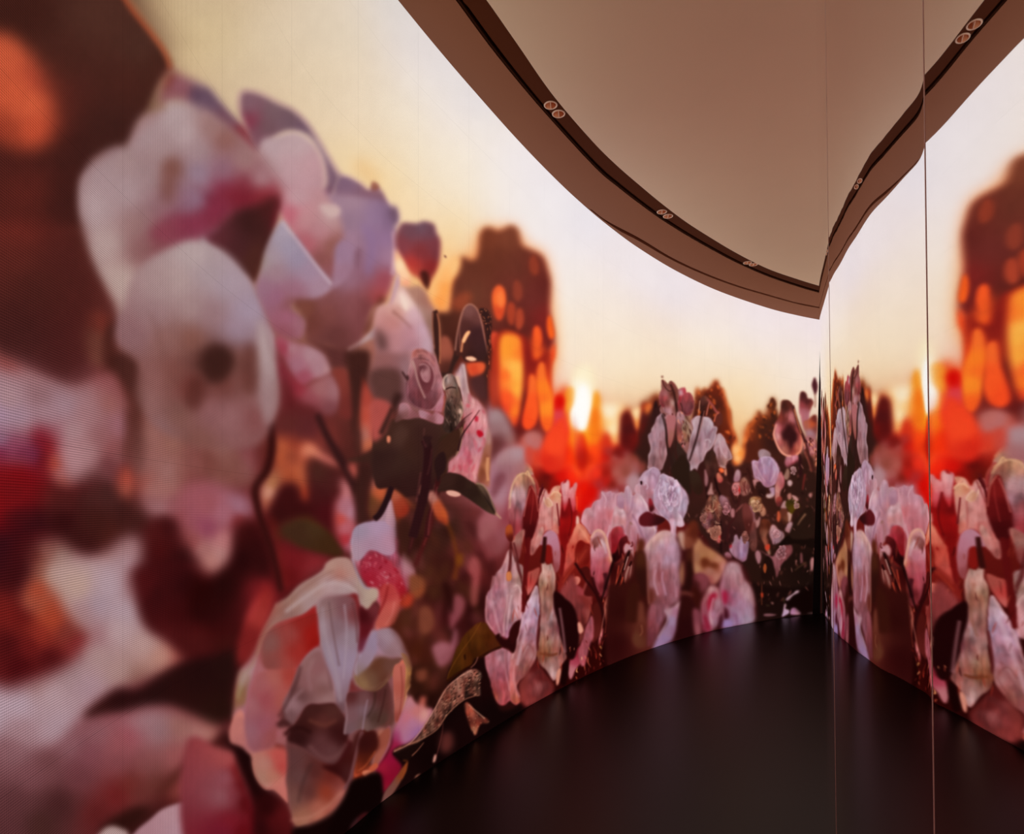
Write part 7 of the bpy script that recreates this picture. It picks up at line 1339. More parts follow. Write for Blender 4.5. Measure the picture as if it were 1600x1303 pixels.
L .6 | 830,1000 815,1100 800,1200 | 1.4 1.4 a84c38 .8
L .6 | 870,1120 850,1200 810,1260 | 1.4 1.4 c85c3c .8
L .6 | 880,1180 905,1225 | 2 1.6 200606
F 1.4 | 1010,880 1050,860 1090,880 1115,940 1110,1080 1100,1200 1060,1303 1030,1200 1010,1100 1000,980 | 1040,900,5c2c1c 1060,1000,3c1810 1080,1150,30100c 1030,1100,4c1c14
L .9 | 1000,940 1000,1060 1030,1200 | 2.4 2.4 9c6454 .7
F 1.4 | 900,1303 930,1200 980,1170 1020,1220 1030,1303 | 3c1410
# ruffled white rose
F 1 .07 .9 d4c0d0 .35 | 1000,230 1010,190 1040,170 1050,110 1075,70 1110,55 1150,25 1180,8 1220,20 1250,60 1260,95 1280,75 1320,100 1400,140 1500,240 1540,330 1520,460 1460,560 1380,580 1300,520 1250,500 1150,450 1140,420 1110,350 1060,290 1010,270 | 1030,230,b894a0 1080,120,b49cb4 1150,80,ac90ac 1200,60,a48aa8 1220,180,a080a0 1100,230,9c7084 1140,280,a46c78 1080,280,a87c88 1250,200,ac90b0 1290,130,b094b4 1350,200,a488a4 1250,330,a080a0 1300,350,b094b4 1400,300,b49cb8 1450,400,b09cb8 1380,450,9c809c 1300,450,94748c 1200,400,9c6c7c 1180,320,a47c90
L .7 | 1085,190 1105,160 1125,200 1110,230 | 1.6 1.6 c0a8bc .7
L .8 | 1160,60 1200,90 1225,150 1210,210 1190,240 | 2 2 8c6c8c .6
L .8 | 1250,100 1230,200 1240,300 1250,400 | 2.4 2 84647c .7
L .8 | 1290,120 1280,220 1290,330 | 1.6 1.6 c4acc4 .7
L .8 | 1170,240 1190,230 1215,270 1200,330 | 2.4 2 b8a0b8 .8
F 1 | 1130,330 1160,320 1185,390 1190,430 1160,460 1140,440 | 1150,350,8c2838 1170,430,3c1418
F .9 | 1290,60 1300,80 1400,120 1480,220 1400,330 1330,240 | ac94b0 | .5
F .7 | 1052,150 1064,150 1064,178 1054,176 | 2c1418
# --- last touches, sheet x1
O 0 0 1
# two spiky sepals
L .7 | 716,705 722,682 734,664 750,641 | 3 .8 351c1e
L .7 | 712,672 722,658 738,645 | 2.2 .8 4a262a
# hooded bud with its dark calyx
F 1 .1 | 796,800 797,775 803,752 811,742 820,739 829,745 836,758 840,778 836,800 828,825 818,838 806,842 799,825 | 815,745,b8886c 808,752,a87c68 803,765,a88888 812,772,b4949c 818,790,a07c8c 804,800,945860 803,825,7c343c 815,820,84404a 830,760,9c6458 835,790,7c3434
L .8 | 797,795 799,768 808,746 819,740 829,746 835,757 | 1.6 1.4 dcb08c .9
L .7 | 822,741 825,736 828,745 | 1.2 1 d8a880
F .9 | 829,760 836,768 842,782 842,805 838,828 831,843 824,842 818,828 818,808 823,785 | 830,780,74201f 826,800,501014 836,800,641a1c 830,830,440e12
L .7 | 829,763 823,785 819,808 | 1.2 1.2 b87068 .8
L .7 | 834,768 833,790 829,820 | 1 1 983c38 .7
L .7 | 831,760 838,775 841,800 | 1.2 1 c88474 .7
L .8 | 852,765 847,780 842,795 | 1.8 1.2 5a1a1c
L .9 | 827,840 826,865 822,900 819,945 | 6 5 5a1416
F .9 .1 | 836,845 842,830 848,822 850,830 846,848 838,860 830,868 830,852 | 840,850,ac7470 846,830,bc8c84 834,860,945854
F .9 .1 | 800,845 812,832 820,828 818,850 812,872 806,880 802,862 | 810,845,9c6c64 812,860,7c4444
F .8 | 791,828 796,820 801,824 803,838 800,848 794,842 | 796,828,a0542c 799,840,501616
L .8 | 799,848 800,862 797,878 795,896 | 2.4 2 501a1a
F .7 | 792,898 796,893 800,899 798,907 793,906 | b8744c
L .8 | 803,848 808,866 811,885 816,904 | 2.4 1.4 501a1c
# white rose right half: ruffled wheel of petals
F 1 .1 .9 dccad6 .4 | 1030,745 1035,740 1042,744 1050,746 1056,752 1063,758 1066,768 1067,780 1064,792 1060,800 1066,808 1070,820 1062,824 1052,818 1045,812 1036,806 1028,798 1022,788 1022,770 1026,756 | 1034,750,b89cb8 1044,752,b8a0bc 1056,760,bca4bc 1062,775,b8a0bc 1050,775,a48cac 1040,770,9c80a0 1030,775,a084a0 1032,790,ac90ac 1050,795,b49cb4 1062,810,b89cac 1045,806,9c7c98
R .7 | 1048 772 17 26 | c4acc4 a48aa8 7c6080 6
L .8 | 1036,748 1032,768 1036,785 1044,800 | 1.6 1.6 7c5c78 .8
L .7 | 1048,750 1050,768 1046,786 | 1.2 1.2 84648c .7
L .7 | 1040,756 1041,772 1047,790 | 1.2 1.2 cdb8cc .7
S 20 .5 | 1030 745 1068 820 | 1 2 4 8 75 40 | 8c6c90 c8b0c8 6c4c68 | .6
F 1 | 1000,808 1012,800 1026,806 1040,812 1030,820 1012,824 1000,820 | 1012,810,5c1c28 1030,814,341216
F .9 .1 | 1046,812 1056,812 1058,826 1056,838 1050,834 1048,822 | b496ac
# brown bud tops between the front blooms, thicket lit from behind
F 2 | 996,850 1002,842 1008,848 1010,880 1008,925 1002,935 996,910 993,880 | 1000,860,5a2c1c 1003,890,34130e 1001,920,401810
L 1.4 | 997,850 994,880 998,915 | 1.4 1.4 a06c50 .6
N
S 70 .7 | 800 840 1000 1050 | 1 2.6 8 24 84 20 | 6c2820 983c2c 2c0808 a85440 3c0c0c 803428 | .6
F 1.6 .08 | 868,940 880,920 895,900 905,925 915,960 914,990 902,1010 890,1000 884,975 876,955 | 885,930,7c3c3c 905,950,743838 900,990,6c3834 885,960,844448 910,975,5c2420
F 1.5 | 868,925 884,935 898,950 905,985 900,1025 890,1030 880,1010 872,975 866,945 | 230608
L 1 | 899,880 915,905 935,935 945,975 947,1020 | 4 4 300a0c
L .9 | 962,868 952,900 940,940 | 4 2.6 200708
L .7 | 946,990 952,950 962,915 975,880 | 1.6 1.2 b05840 .8
L .7 | 938,1000 945,960 958,925 | 1.2 1.2 d8a08c .6
F 1 | 903,975 907,973 912,985 906,990 | c88c7c
F 1.2 .1 | 905,1020 912,995 918,975 925,962 928,985 922,1010 912,1040 | 915,990,a86070 920,1010,94505c
F 1 | 937,1030 946,1000 958,1000 962,1030 950,1050 | 240404
L .8 | 945,995 955,991 960,1000 958,1025 | 1.4 3 b4301c .9
N
S 24 .5 | 890 1000 970 1060 | .8 1.6 4 9 80 30 | d07050 5c1c18 e8a878 340a0a | .8
# extra folds on the pale drooping petals
L 1 | 772,900 768,930 775,965 784,995 | 4 3 b48c94 .5
L 1 | 790,880 786,920 790,960 | 5 4 8c5c68 .35
L 1 | 800,930 795,960 792,985 | 3 3 d0b0b0 .5
L 1 | 838,930 828,960 818,1000 808,1040 | 5 5 c0a4b4 .45
L 1 | 832,1000 820,1030 812,1060 | 4 3 7c4c50 .5
L 1 | 858,900 862,940 856,970 | 5 4 7c5040 .45
L 1 | 866,960 868,1000 862,1030 | 5 4 7c5048 .4
L 1 | 875,950 880,985 884,1020 | 4 4 b8909c .45
L 1 | 850,1020 862,1024 872,1022 | 4 3 643424 .6
F 2 .08 | 822,1080 828,1060 838,1048 845,1046 852,1060 862,1070 864,1085 845,1096 820,1104 | 830,1070,6c3030 845,1060,501c1c 842,1072,905858 855,1080,642a2a 830,1095,7c3a38
L 1 | 770,1020 772,1050 780,1080 785,1100 | 5 4 8c5058 .4
L 1 | 790,1015 790,1045 797,1080 | 3 3 b07c88 .5
L 1 | 806,1030 803,1060 812,1090 | 3 3 c08c8c .45
# tiny extra blooms in the far bed
R .6 | 1118 832 9 12 | a07464 805448 4c2c26 5
R .6 | 1135 795 7 9 | b08088 905c64 54302e 4
R .6 | 1182 792 9 10 | b08c70 8c6450 503024 5
R .6 | 1222 863 10 12 | a07880 80545c 48282a 5
R .6 | 1213 835 9 8 | b89098 987078 6c484c 4
R .6 | 1150 765 6 8 | c08888 a05c5c 6c2c2c 4
R .6 | 1240 735 5 7 | b09090 8c6464 4c2c2c 4
R .6 | 1100 810 6 9 | 946c64 744c44 3c2420 4
R .6 | 1165 840 6 10 | 8c6058 6c4440 3c2420 4
R .6 | 1245 790 5 6 | a88480 84605c 48302c 4
N
S 80 .6 | 1075 760 1275 930 | .9 1.8 4 10 80 50 | b8807c 8c5c54 c49088 2c1612 | .5
# --- foreground blooms, 960,800 scale 5.665
O 960 800 5.665
F 2.5 | 120,1303 -60,1350 -60,700 60,640 150,560 190,380 280,340 600,200 640,140 760,200 920,380 1120,440 1230,700 1240,960 900,1060 500,1160 | 100,900,2c0808 60,1150,30080a 220,800,3c1410 250,1100,5c2c24 200,1000,5c3024 640,900,2c0c0c 620,1100,2c0c10 760,700,44181a
# white one
F 2.2 .06 | 265,340 300,280 340,230 400,200 450,180 510,195 545,230 575,300 590,380 580,500 590,620 580,760 560,800 500,840 460,920 420,1000 380,1100 320,1190 280,1150 300,900 320,800 300,700 290,560 275,440 | 320,300,b08c8c 400,230,c49c94 480,230,b08c98 420,320,a4849c 500,320,a484a0 380,400,a07884 460,420,a084a0 540,420,a08098 320,420,946c74 320,560,8c5c60 400,560,845058 470,560,8c5860 540,560,906878 400,700,8c5c6c 480,700,845868 340,740,6c3c34 550,700,906474 360,880,7c4c58 430,860,845868 340,1000,703c44 420,960,845870 300,1100,5c303c 350,650,8c646c
F 2 | 560,190 600,170 630,200 640,280 620,340 590,300 570,240 | a8887c
L 2 | 290,320 340,250 420,205 500,210 | 4 4 cca498 .6
L 1.4 | 370,510 355,580 360,650 390,740 | 3 3 b0889c .8
L 1.4 | 430,530 425,590 440,660 460,740 | 3 3 a8809c .8
L 1.4 | 400,450 395,540 400,620 | 4 4 7c4850 .6
L 1.4 | 470,560 480,640 500,720 | 4 3 7c4c58 .5
L 1.4 | 530,600 545,700 550,760 | 2.4 2.4 a47c90 .6
F 2 | 310,680 350,690 350,780 330,820 300,780 | 5c2c24 | .8
F 1.6 | 450,870 480,850 530,830 575,790 590,800 575,870 560,960 550,1040 530,1100 500,1150 350,1230 370,1140 420,1050 470,970 | 480,870,a0808c 570,820,b08c98 500,960,8c78a0 540,880,906484 480,1060,8c7498 400,1150,8c74a4 450,1130,8470a0 520,1060,7c5c80
L 1.4 | 450,870 480,930 440,1030 390,1120 | 2.4 2.4 a48c9c .6
# brown curled leaves between
F 2 | 205,380 240,350 275,380 285,480 285,600 280,740 240,740 210,640 190,500 | 240,420,4c2818 240,560,341410 250,680,34140f
F 2.4 | 110,800 130,680 180,620 220,660 225,760 210,860 240,960 180,980 110,960 100,880 | 3c1810
L 1.4 | 300,440 300,560 300,680 310,820 | 3 3 84584c .6
F 2 | 220,800 260,820 270,920 290,1040 280,1190 200,1200 160,1130 200,1000 | 240,900,64382c 250,1060,54281f 200,1100,5c3828
L 1.2 | 240,1000 250,1060 230,1100 | 2 1.6 8c6048 .6
F 2 | 620,290 630,200 660,110 700,75 740,100 750,180 740,260 700,300 680,330 640,330 | 660,160,64301f 700,180,54261a 640,250,744434
L 2 | 625,290 620,220 650,140 | 3 3 a06c58 .5
F 2 | 640,400 650,340 690,350 700,420 710,500 700,600 680,700 650,700 600,690 620,640 640,560 | 660,380,4c2418 660,480,2c100c 650,650,2c0f0c
F 2 | 610,430 620,560 600,660 580,560 590,480 | 600,500,9c7458 | .8
F 2 | 700,300 720,280 750,230 800,290 880,340 960,400 1000,450 960,560 900,640 850,640 820,600 780,560 720,560 700,460 | 730,300,a07458 780,320,94684c 860,380,a07454 920,420,ac7c64 960,480,b07870 740,400,8c6450 720,500,a0785c 800,440,64301f 900,480,6c3824 850,520,94685c 900,580,a07064 780,400,9c7450 850,600,8c504c
F 2.2 | 770,420 810,410 850,450 900,460 910,490 860,490 820,480 790,500 | 5c2c18 | .8
F 2.4 | 700,580 760,540 830,580 840,640 800,700 740,740 720,700 | 760,590,7c4450 800,640,74404c 720,640,3c1614
F 2 | 690,660 760,700 770,780 750,860 720,830 690,760 | 3c140f
F 2.4 | 600,800 640,740 680,780 700,860 720,1000 700,1100 560,1130 570,980 590,880 | 640,860,34100e 640,1000,2c0a0e
L 1.6 | 590,720 640,720 700,740 | 4 3 8c5c4c .6
F 2.4 | 700,860 760,880 770,980 770,1080 720,1090 700,980 | 740,940,744050 740,1040,84505c
# pale pink pair at the right
F 2 .05 | 930,680 960,560 980,490 1010,450 1050,440 1110,460 1130,520 1160,600 1210,670 1230,740 1240,860 1232,980 1050,1020 950,1020 960,900 930,800 | 1000,520,a88088 1060,500,ac8890 1100,600,9c747c 1020,640,946874 1150,680,a07c84 980,640,94687c 1060,740,94708c 1200,740,a8848c 1120,820,947898 1200,880,98809c 1020,760,944c70 980,760,902c5c 1000,840,8c6480 1050,880,9078a0 1100,950,8c789c 1190,960,94849c 1000,980,8470a4 960,880,7c3c54
F 1.8 | 965,720 990,700 1000,760 985,820 965,800 | 8c2050
F 1.6 | 970,860 1000,850 1020,920 1000,960 970,930 | 3c1024
F 2 | 950,1020 970,970 1020,960 1050,1010 | 8874b4
F 2 | 1050,900 1080,900 1110,990 1080,1000 | 704070 | .5
L 1.6 | 1000,840 1080,880 1180,1000 | 4 3 a48ca8 .5
L 1.6 | 1170,620 1220,720 1240,840 | 2.4 2.4 b4949c .6
F 2 .05 | 770,820 800,740 830,670 880,650 930,690 950,760 970,850 960,940 920,1000 860,1060 790,1060 770,960 | 860,690,ac8080 820,760,9c6870 900,720,9c6874 850,800,84384c 900,800,a07c8c 930,860,946c80 880,900,98708c 820,900,8c4c64 840,980,a07c8c 800,1020,7c2c4c 900,980,8c6c84
F 1.8 | 840,760 880,720 910,740 870,800 850,880 830,860 | 8c1c44
F 1.8 | 790,920 820,930 850,1020 840,1060 810,1010 | 7c1c44
L 1.4 | 880,760 860,840 850,920 870,1000 | 3 3 b494a0 .6
F 2 | 930,940 960,900 955,1010 930,1030 | 3c1028
'''
# ---------------------------------------------------------------- LED wall
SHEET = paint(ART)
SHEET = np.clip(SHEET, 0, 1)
def sheet_at(px, py):
    """bilinear read of the painted sheet"""
    x = np.clip(px - AX0, 0, AW - 1.001); y = np.clip(py - AY0, 0, AH - 1.001)
    x0 = x.astype(int); y0 = y.astype(int); fx = (x - x0)[..., None]; fy = (y - y0)[..., None]
    return (SHEET[y0, x0] * (1 - fx) + SHEET[y0, x0 + 1] * fx) * (1 - fy) + (SHEET[y0 + 1, x0] * (1 - fx) + SHEET[y0 + 1, x0 + 1] * fx) * fy
arc = np.r_[0, np.cumsum(np.hypot(*np.diff(WALLD, axis=0).T))]
okd = WALLD[:, 1] > .16
sheet_x = np.where(okd, 800 + 1000 * WALLD[:, 0] / np.where(okd, WALLD[:, 1], 1), -1e3)   # the sheet column shown at each place along the wall
sheet_x = np.maximum.accumulate(sheet_x)
xs = np.arange(-110, 1286, NCOL_STEP)
i0 = np.argmax(sheet_x > -111)
s_cols = np.interp(xs, sheet_x[i0:], arc[i0:])
s_back = np.linspace(0, s_cols[0], 40)[:-1]
s_all = np.r_[s_back, s_cols]; x_all = np.r_[-110.0 + (s_cols[0] - s_back) * 420.0, xs]     # behind the camera the print simply carries on
PX = np.interp(s_all, arc, WALLD[:, 0]); PY = np.interp(s_all, arc, WALLD[:, 1])
v = np.r_[np.linspace(0, .66, NROW_A)[:-1], np.linspace(.66, 1, NROW_B)]        # 0 floor .. 1 top
Z = v * TOPZ
nc, nr = len(s_all), len(v)
# depth at which each column's sheet is drawn (the sheet is a perspective drawing of the wall)
Dd = np.r_[np.full(len(s_back), np.interp(s_cols[0], arc, WALLD[:, 1])), PY[len(s_back):]]
rowy = 795.0 - 1000.0 * ((Z[:, None] - CAMZ) / U) / Dd[None, :]
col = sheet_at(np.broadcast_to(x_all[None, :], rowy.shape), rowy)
co = np.empty((nr, nc, 3), np.float32); co[..., 0] = PX * U; co[..., 1] = PY * U; co[..., 2] = Z[:, None]
me = bpy.data.meshes.new('picture'); me.vertices.add(nr * nc); me.vertices.foreach_set('co', co.ravel())
idx = np.arange(nr * nc).reshape(nr, nc)
q = np.stack([idx[:-1, :-1], idx[:-1, 1:], idx[1:, 1:], idx[1:, :-1]], -1).reshape(-1, 4)
me.loops.add(q.size); me.loops.foreach_set('vertex_index', q.ravel().astype(np.int32))
me.polygons.add(len(q)); me.polygons.foreach_set('loop_start', (np.arange(len(q)) * 4).astype(np.int32)); me.polygons.foreach_set('loop_total', np.full(len(q), 4, np.int32))
me.update(calc_edges=True)
at = me.color_attributes.new('picture', 'FLOAT_COLOR', 'POINT')
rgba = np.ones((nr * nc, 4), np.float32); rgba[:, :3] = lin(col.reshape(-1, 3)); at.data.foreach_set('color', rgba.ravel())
uvl = me.uv_layers.new(name='wall_metres')
uv = np.stack([np.broadcast_to(s_all[None, :] * U, (nr, nc)), np.broadcast_to(Z[:, None], (nr, nc))], -1).reshape(-1, 2)[q.ravel()]
uvl.data.foreach_set('uv', uv.astype(np.float32).ravel())
m = bpy.data.materials.new('led_picture'); m.use_nodes = True; nt = m.node_tree; nt.nodes.clear()
N = nt.nodes.new; K = nt.links.new
out = N('ShaderNodeOutputMaterial'); em = N('ShaderNodeEmission'); va = N('ShaderNodeVertexColor'); va.layer_name = 'picture'
uvn = N('ShaderNodeUVMap'); uvn.uv_map = 'wall_metres'; sx = N('ShaderNodeSeparateXYZ'); K(uvn.outputs['UV'], sx.inputs[0])
def M(op, a, b=None, c=None):
    n = N('ShaderNodeMath'); n.operation = op
    for i, x in enumerate((a, b, c)):
        if x is None: continue
        if isinstance(x, (int, float)): n.inputs[i].default_value = x
        else: K(x, n.inputs[i])
    return n.outputs[0]
PITCH = .0040
# diode grid: every lamp of the LED wall a small bright dot on the black board
cu = M('COSINE', M('MULTIPLY', sx.outputs[0], 2 * math.pi / PITCH)); cv = M('COSINE', M('MULTIPLY', sx.outputs[1], 2 * math.pi / PITCH))
grid = M('MULTIPLY_ADD', M('ADD', cu, cv), GRID_A, 1.0)
# hairline joints between the cabinets
def joint(o, size, wd, off):
    f = M('PINGPONG', M('ADD', o, off), size / 2); return M('LESS_THAN', f, wd)
jn = M('MULTIPLY', M('MAXIMUM', joint(sx.outputs[0], .5, .0009, JU), joint(sx.outputs[1], .5, .0009, JV)), .16)
# slight unevenness between the LED modules
nz = N('ShaderNodeTexNoise'); nz.inputs['Scale'].default_value = 2.2; nz.inputs['Detail'].default_value = 5
K(uvn.outputs['UV'], nz.inputs['Vector'])
fine = N('ShaderNodeTexNoise'); fine.inputs['Scale'].default_value = 160; fine.inputs['Detail'].default_value = 2; K(uvn.outputs['UV'], fine.inputs['Vector'])
unev = M('ADD', M('MULTIPLY_ADD', nz.outputs['Fac'], .05, .975), M('MULTIPLY_ADD', fine.outputs['Fac'], .10, -.05))
st = M('MULTIPLY', M('MULTIPLY', grid, unev), M('SUBTRACT', 1.0, jn))
K(va.outputs['Color'], em.inputs['Color']); K(st, em.inputs['Strength'])
K(em.outputs[0], out.inputs[0]); m.cycles.emission_sampling = 'NONE'
me.materials.append(m)
wall = bpy.data.objects.new('led_wall', None); C.objects.link(wall); wall.location = (PX[nc // 2] * U, PY[nc // 2] * U, 0)
wall['label'] = 'curved floor-to-ceiling LED wall showing pale pink roses in front of an orange sunset'; wall['category'] = 'screen'
pic = bpy.data.objects.new('picture_surface', me); C.objects.link(pic); pic.parent = wall; pic.matrix_parent_inverse = wall.matrix_world.inverted()
pic.location = (0, 0, 0)
bpy.context.view_layer.update(); pic.matrix_parent_inverse = wall.matrix_world.inverted()
# housing: the cabinets behind the lit face
T = np.gradient(WALLD, axis=0); T /= np.hypot(T[:, 0], T[:, 1])[:, None]; NB = np.c_[-T[:, 1], T[:, 0]]     # away from the room
sel = np.linspace(0, len(WALLD) - 1, 220).astype(int)
c0 = WALLD[sel] * U + NB[sel] * .012; c1 = WALLD[sel] * U + NB[sel] * .12
c0[:, :] = c0; V, F = sweep([(0, 0.0), (0, TOPZ), (1, TOPZ), (1, 0.0)], [c0, c1])
dark = mat('black_steel', '100c0c', .6)
hs = link('cabinet_housing', V, F, dark, label='black steel backing'); hs.parent = wall; hs.matrix_parent_inverse = wall.matrix_world.inverted()

# ---------------------------------------------------------------- ceiling and trims
paint_m = add_noise(mat('ceiling_paint', CEIL, .9, 0, .05), 3, .03, .15, 120)
trim_m = add_noise(mat('soffit_paint', SOFF, .85, 0, .05), 3, .03)
slot_m = mat('slot_paint', '5a2e1a', .85, 0, .05)
mirr = MIR1[:-1].tolist() + MIR2[:-1].tolist() + smooth_open(MIR3, 6).tolist()
MIRP = np.array(mirr)[::-1]                       # near .. far
f0 = smooth_open(F0, 16)
n = 260
A = resamp(f0, n) * U
ya = A[:, 1]
def xat(P, y): return np.interp(y, P[:, 1], P[:, 0])
def strip(name, pa, pb, z0, z1, m, kind='structure'):
    V, F = sweep([(0, z0), (1, z0), (1, z1), (0, z1)], [pa, pb]); return link(name, V, F, m, kind=kind)
mx = np.c_[xat(MIRP * U, ya), ya]
bad = mx[:, 0] < A[:, 0] + .004; mx[bad, 0] = A[bad, 0] + .004; mx[:, 0] += .05
ceiling = strip('ceiling', A, mx, TOPZ, TOPZ + .1, paint_m)
f1 = resamp(smooth_open(F1, 16), n) * U
wl = resamp(WALLD, n * 2)
# main soffit: front edge F1, back edge = wall until the second band starts, then E2
nearest = lambda P, Q: np.array([P[np.argmin(((P - q) ** 2).sum(1))] for q in Q])
e2d = smooth_open(E2, 20) * U
start = e2d[0]
wd = WALLD * U; kstart = np.argmin(((wd - start) ** 2).sum(1))
back = np.vstack([wd[:kstart], e2d])
backr = []
for i in range(n):
    # pair every front point with the back curve along equal share of length
    backr.append(i)
backr = resamp(back, 1400)
Tf = np.gradient(f1, axis=0); Tf /= np.hypot(Tf[:, 0], Tf[:, 1])[:, None]
j = 0; pair = []
for p_, t_ in zip(f1, Tf):
    # the back point straight behind the front edge
    d = np.abs((backr - p_) @ t_) + .15 * np.hypot(*(backr - p_).T); k = j + int(np.argmin(d[j:j + 220])); j = k; pair.append(backr[k])
pair = np.array(pair); pair[-1] = back[-1]
strip('trim_1', f1, pair, TOPZ, TOPZ + .05, trim_m)
# second band at the foot of the soffit, a step higher, between a shadow gap and the LED wall
eb = resamp(e2d, 160); w2 = resamp(wd[kstart:], 160)
g = np.clip(np.linspace(0, 4, 160), 0, 1)[:, None]
dirn = (w2 - eb) / (np.hypot(*(w2 - eb).T)[:, None] + 1e-6)
gap = eb + dirn * np.minimum(.05, np.hypot(*(w2 - eb).T) * .5)[:, None]
strip('trim_2', gap, w2 , TOPZ, TOPZ + .05, trim_m)
strip('trim_3', eb, gap, TOPZ + .03, TOPZ + .05, slot_m)
# lamp slot between ceiling and soffit
SLOT = .10
f0r = A; q1 = f1
pr = []; j = 0
for p_, t_ in zip(f1, Tf):
    d = np.abs((f0r - p_) @ t_) + .15 * np.hypot(*(f0r - p_).T); k = j + int(np.argmin(d[j:j + 60])); j = k; pr.append(f0r[k])
pr = np.array(pr); pr[-1] = f0r[-1]; pr[0] = f0r[0]
Vv = []; Ff = []
prof = [(0, TOPZ + .05), (0, TOPZ + SLOT), (1, TOPZ + SLOT), (1, TOPZ + .1)]
w1 = f1 + (pr - f1) * .20
V, F = sweep([(0, TOPZ), (0, TOPZ + SLOT), (1, TOPZ + SLOT), (1, TOPZ + .010)], [f1 + 0.0, w1], closed=False)
# lamp panel of the slot, with a round opening for every downlight
R = .037; LZ = TOPZ + .010
lamps = [((860.5, 164), 'left lamp of the downlight pair nearest the camera in the ceiling slot'), ((873, 177.5), 'right lamp of the downlight pair nearest the camera in the ceiling slot'),
         ((1034.3, 330.8), 'left lamp of the middle downlight pair along the ceiling slot'), ((1043.8, 337.6), 'right lamp of the middle downlight pair along the ceiling slot'),
         ((1168, 410.3), 'left lamp of the farthest downlight pair, by the end of the ceiling slot'), ((1177.3, 413.2), 'right lamp of the farthest downlight pair, by the end of the ceiling slot')]
lxy = []
for (px, py), _ in lamps:
    D = 1000.0 * (LZ - CAMZ) / (795 - py); lxy.append(((px - 800) / 1000 * D, D))
lxy = np.array(lxy)
ii = np.linspace(0, n - 1, 2600); up = lambda P: np.c_[np.interp(ii, np.arange(n), P[:, 0]), np.interp(ii, np.arange(n), P[:, 1])]
wa, pa_ = up(w1), up(pr); rows = [wa + (pa_ - wa) * q_ for q_ in np.linspace(0, 1, 25)]
off = len(V); G = np.stack(rows, 1)                                  # 2600 x 25 x 2
V += [(x, y, TOPZ + .010) for x, y in G.reshape(-1, 2)]
cen = (G[:-1, :-1] + G[1:, 1:]) / 2
open_ = (((cen[:, :, None] - lxy[None, None]) ** 2).sum(-1) < (R * 1.0) ** 2).any(-1)
for a_ in range(2599):
    for b_ in range(24):
        if not open_[a_, b_]: k_ = off + a_ * 25 + b_; F.append((k_, k_ + 1, k_ + 26, k_ + 25))
off = len(V); V += [(x, y, TOPZ + .010) for x, y in pr] + [(x, y, TOPZ) for x, y in pr]
for a_ in range(n - 1): F.append((off + a_, off + a_ + 1, off + n + a_ + 1, off + n + a_))
link('trim_4', V, F, slot_m, kind='structure')
# slim light lip along the soffit's front edge
T1 = np.c_[-Tf[:, 1], Tf[:, 0]]
lip = f1 - T1 * .012
strip('trim_5', f1, lip, TOPZ + .004, TOPZ + .022, mat('lip', '3c2014', .9, 0, .02))

# ---------------------------------------------------------------- floor
floor_m = mat('floor_black', FLOORC, .38, 0, .18); add_noise(floor_m, 5, .15)
yw = resamp(WALLD * U, 500)
fw = []; 
for y in np.linspace(-1.3 * U, 3.392 * U, 240): fw.append(y)
fw = np.array(fw)
inner = wd[np.argmin(wd[:, 0]):]
xl = np.interp(fw, wd[:, 1], wd[:, 0]); xr_ = xat(MIRP * U, fw); xr_ = np.maximum(xr_, xl + .004) + .05
strip('floor', np.c_[xl, fw], np.c_[xr_, fw], -.08, 0.0, floor_m)

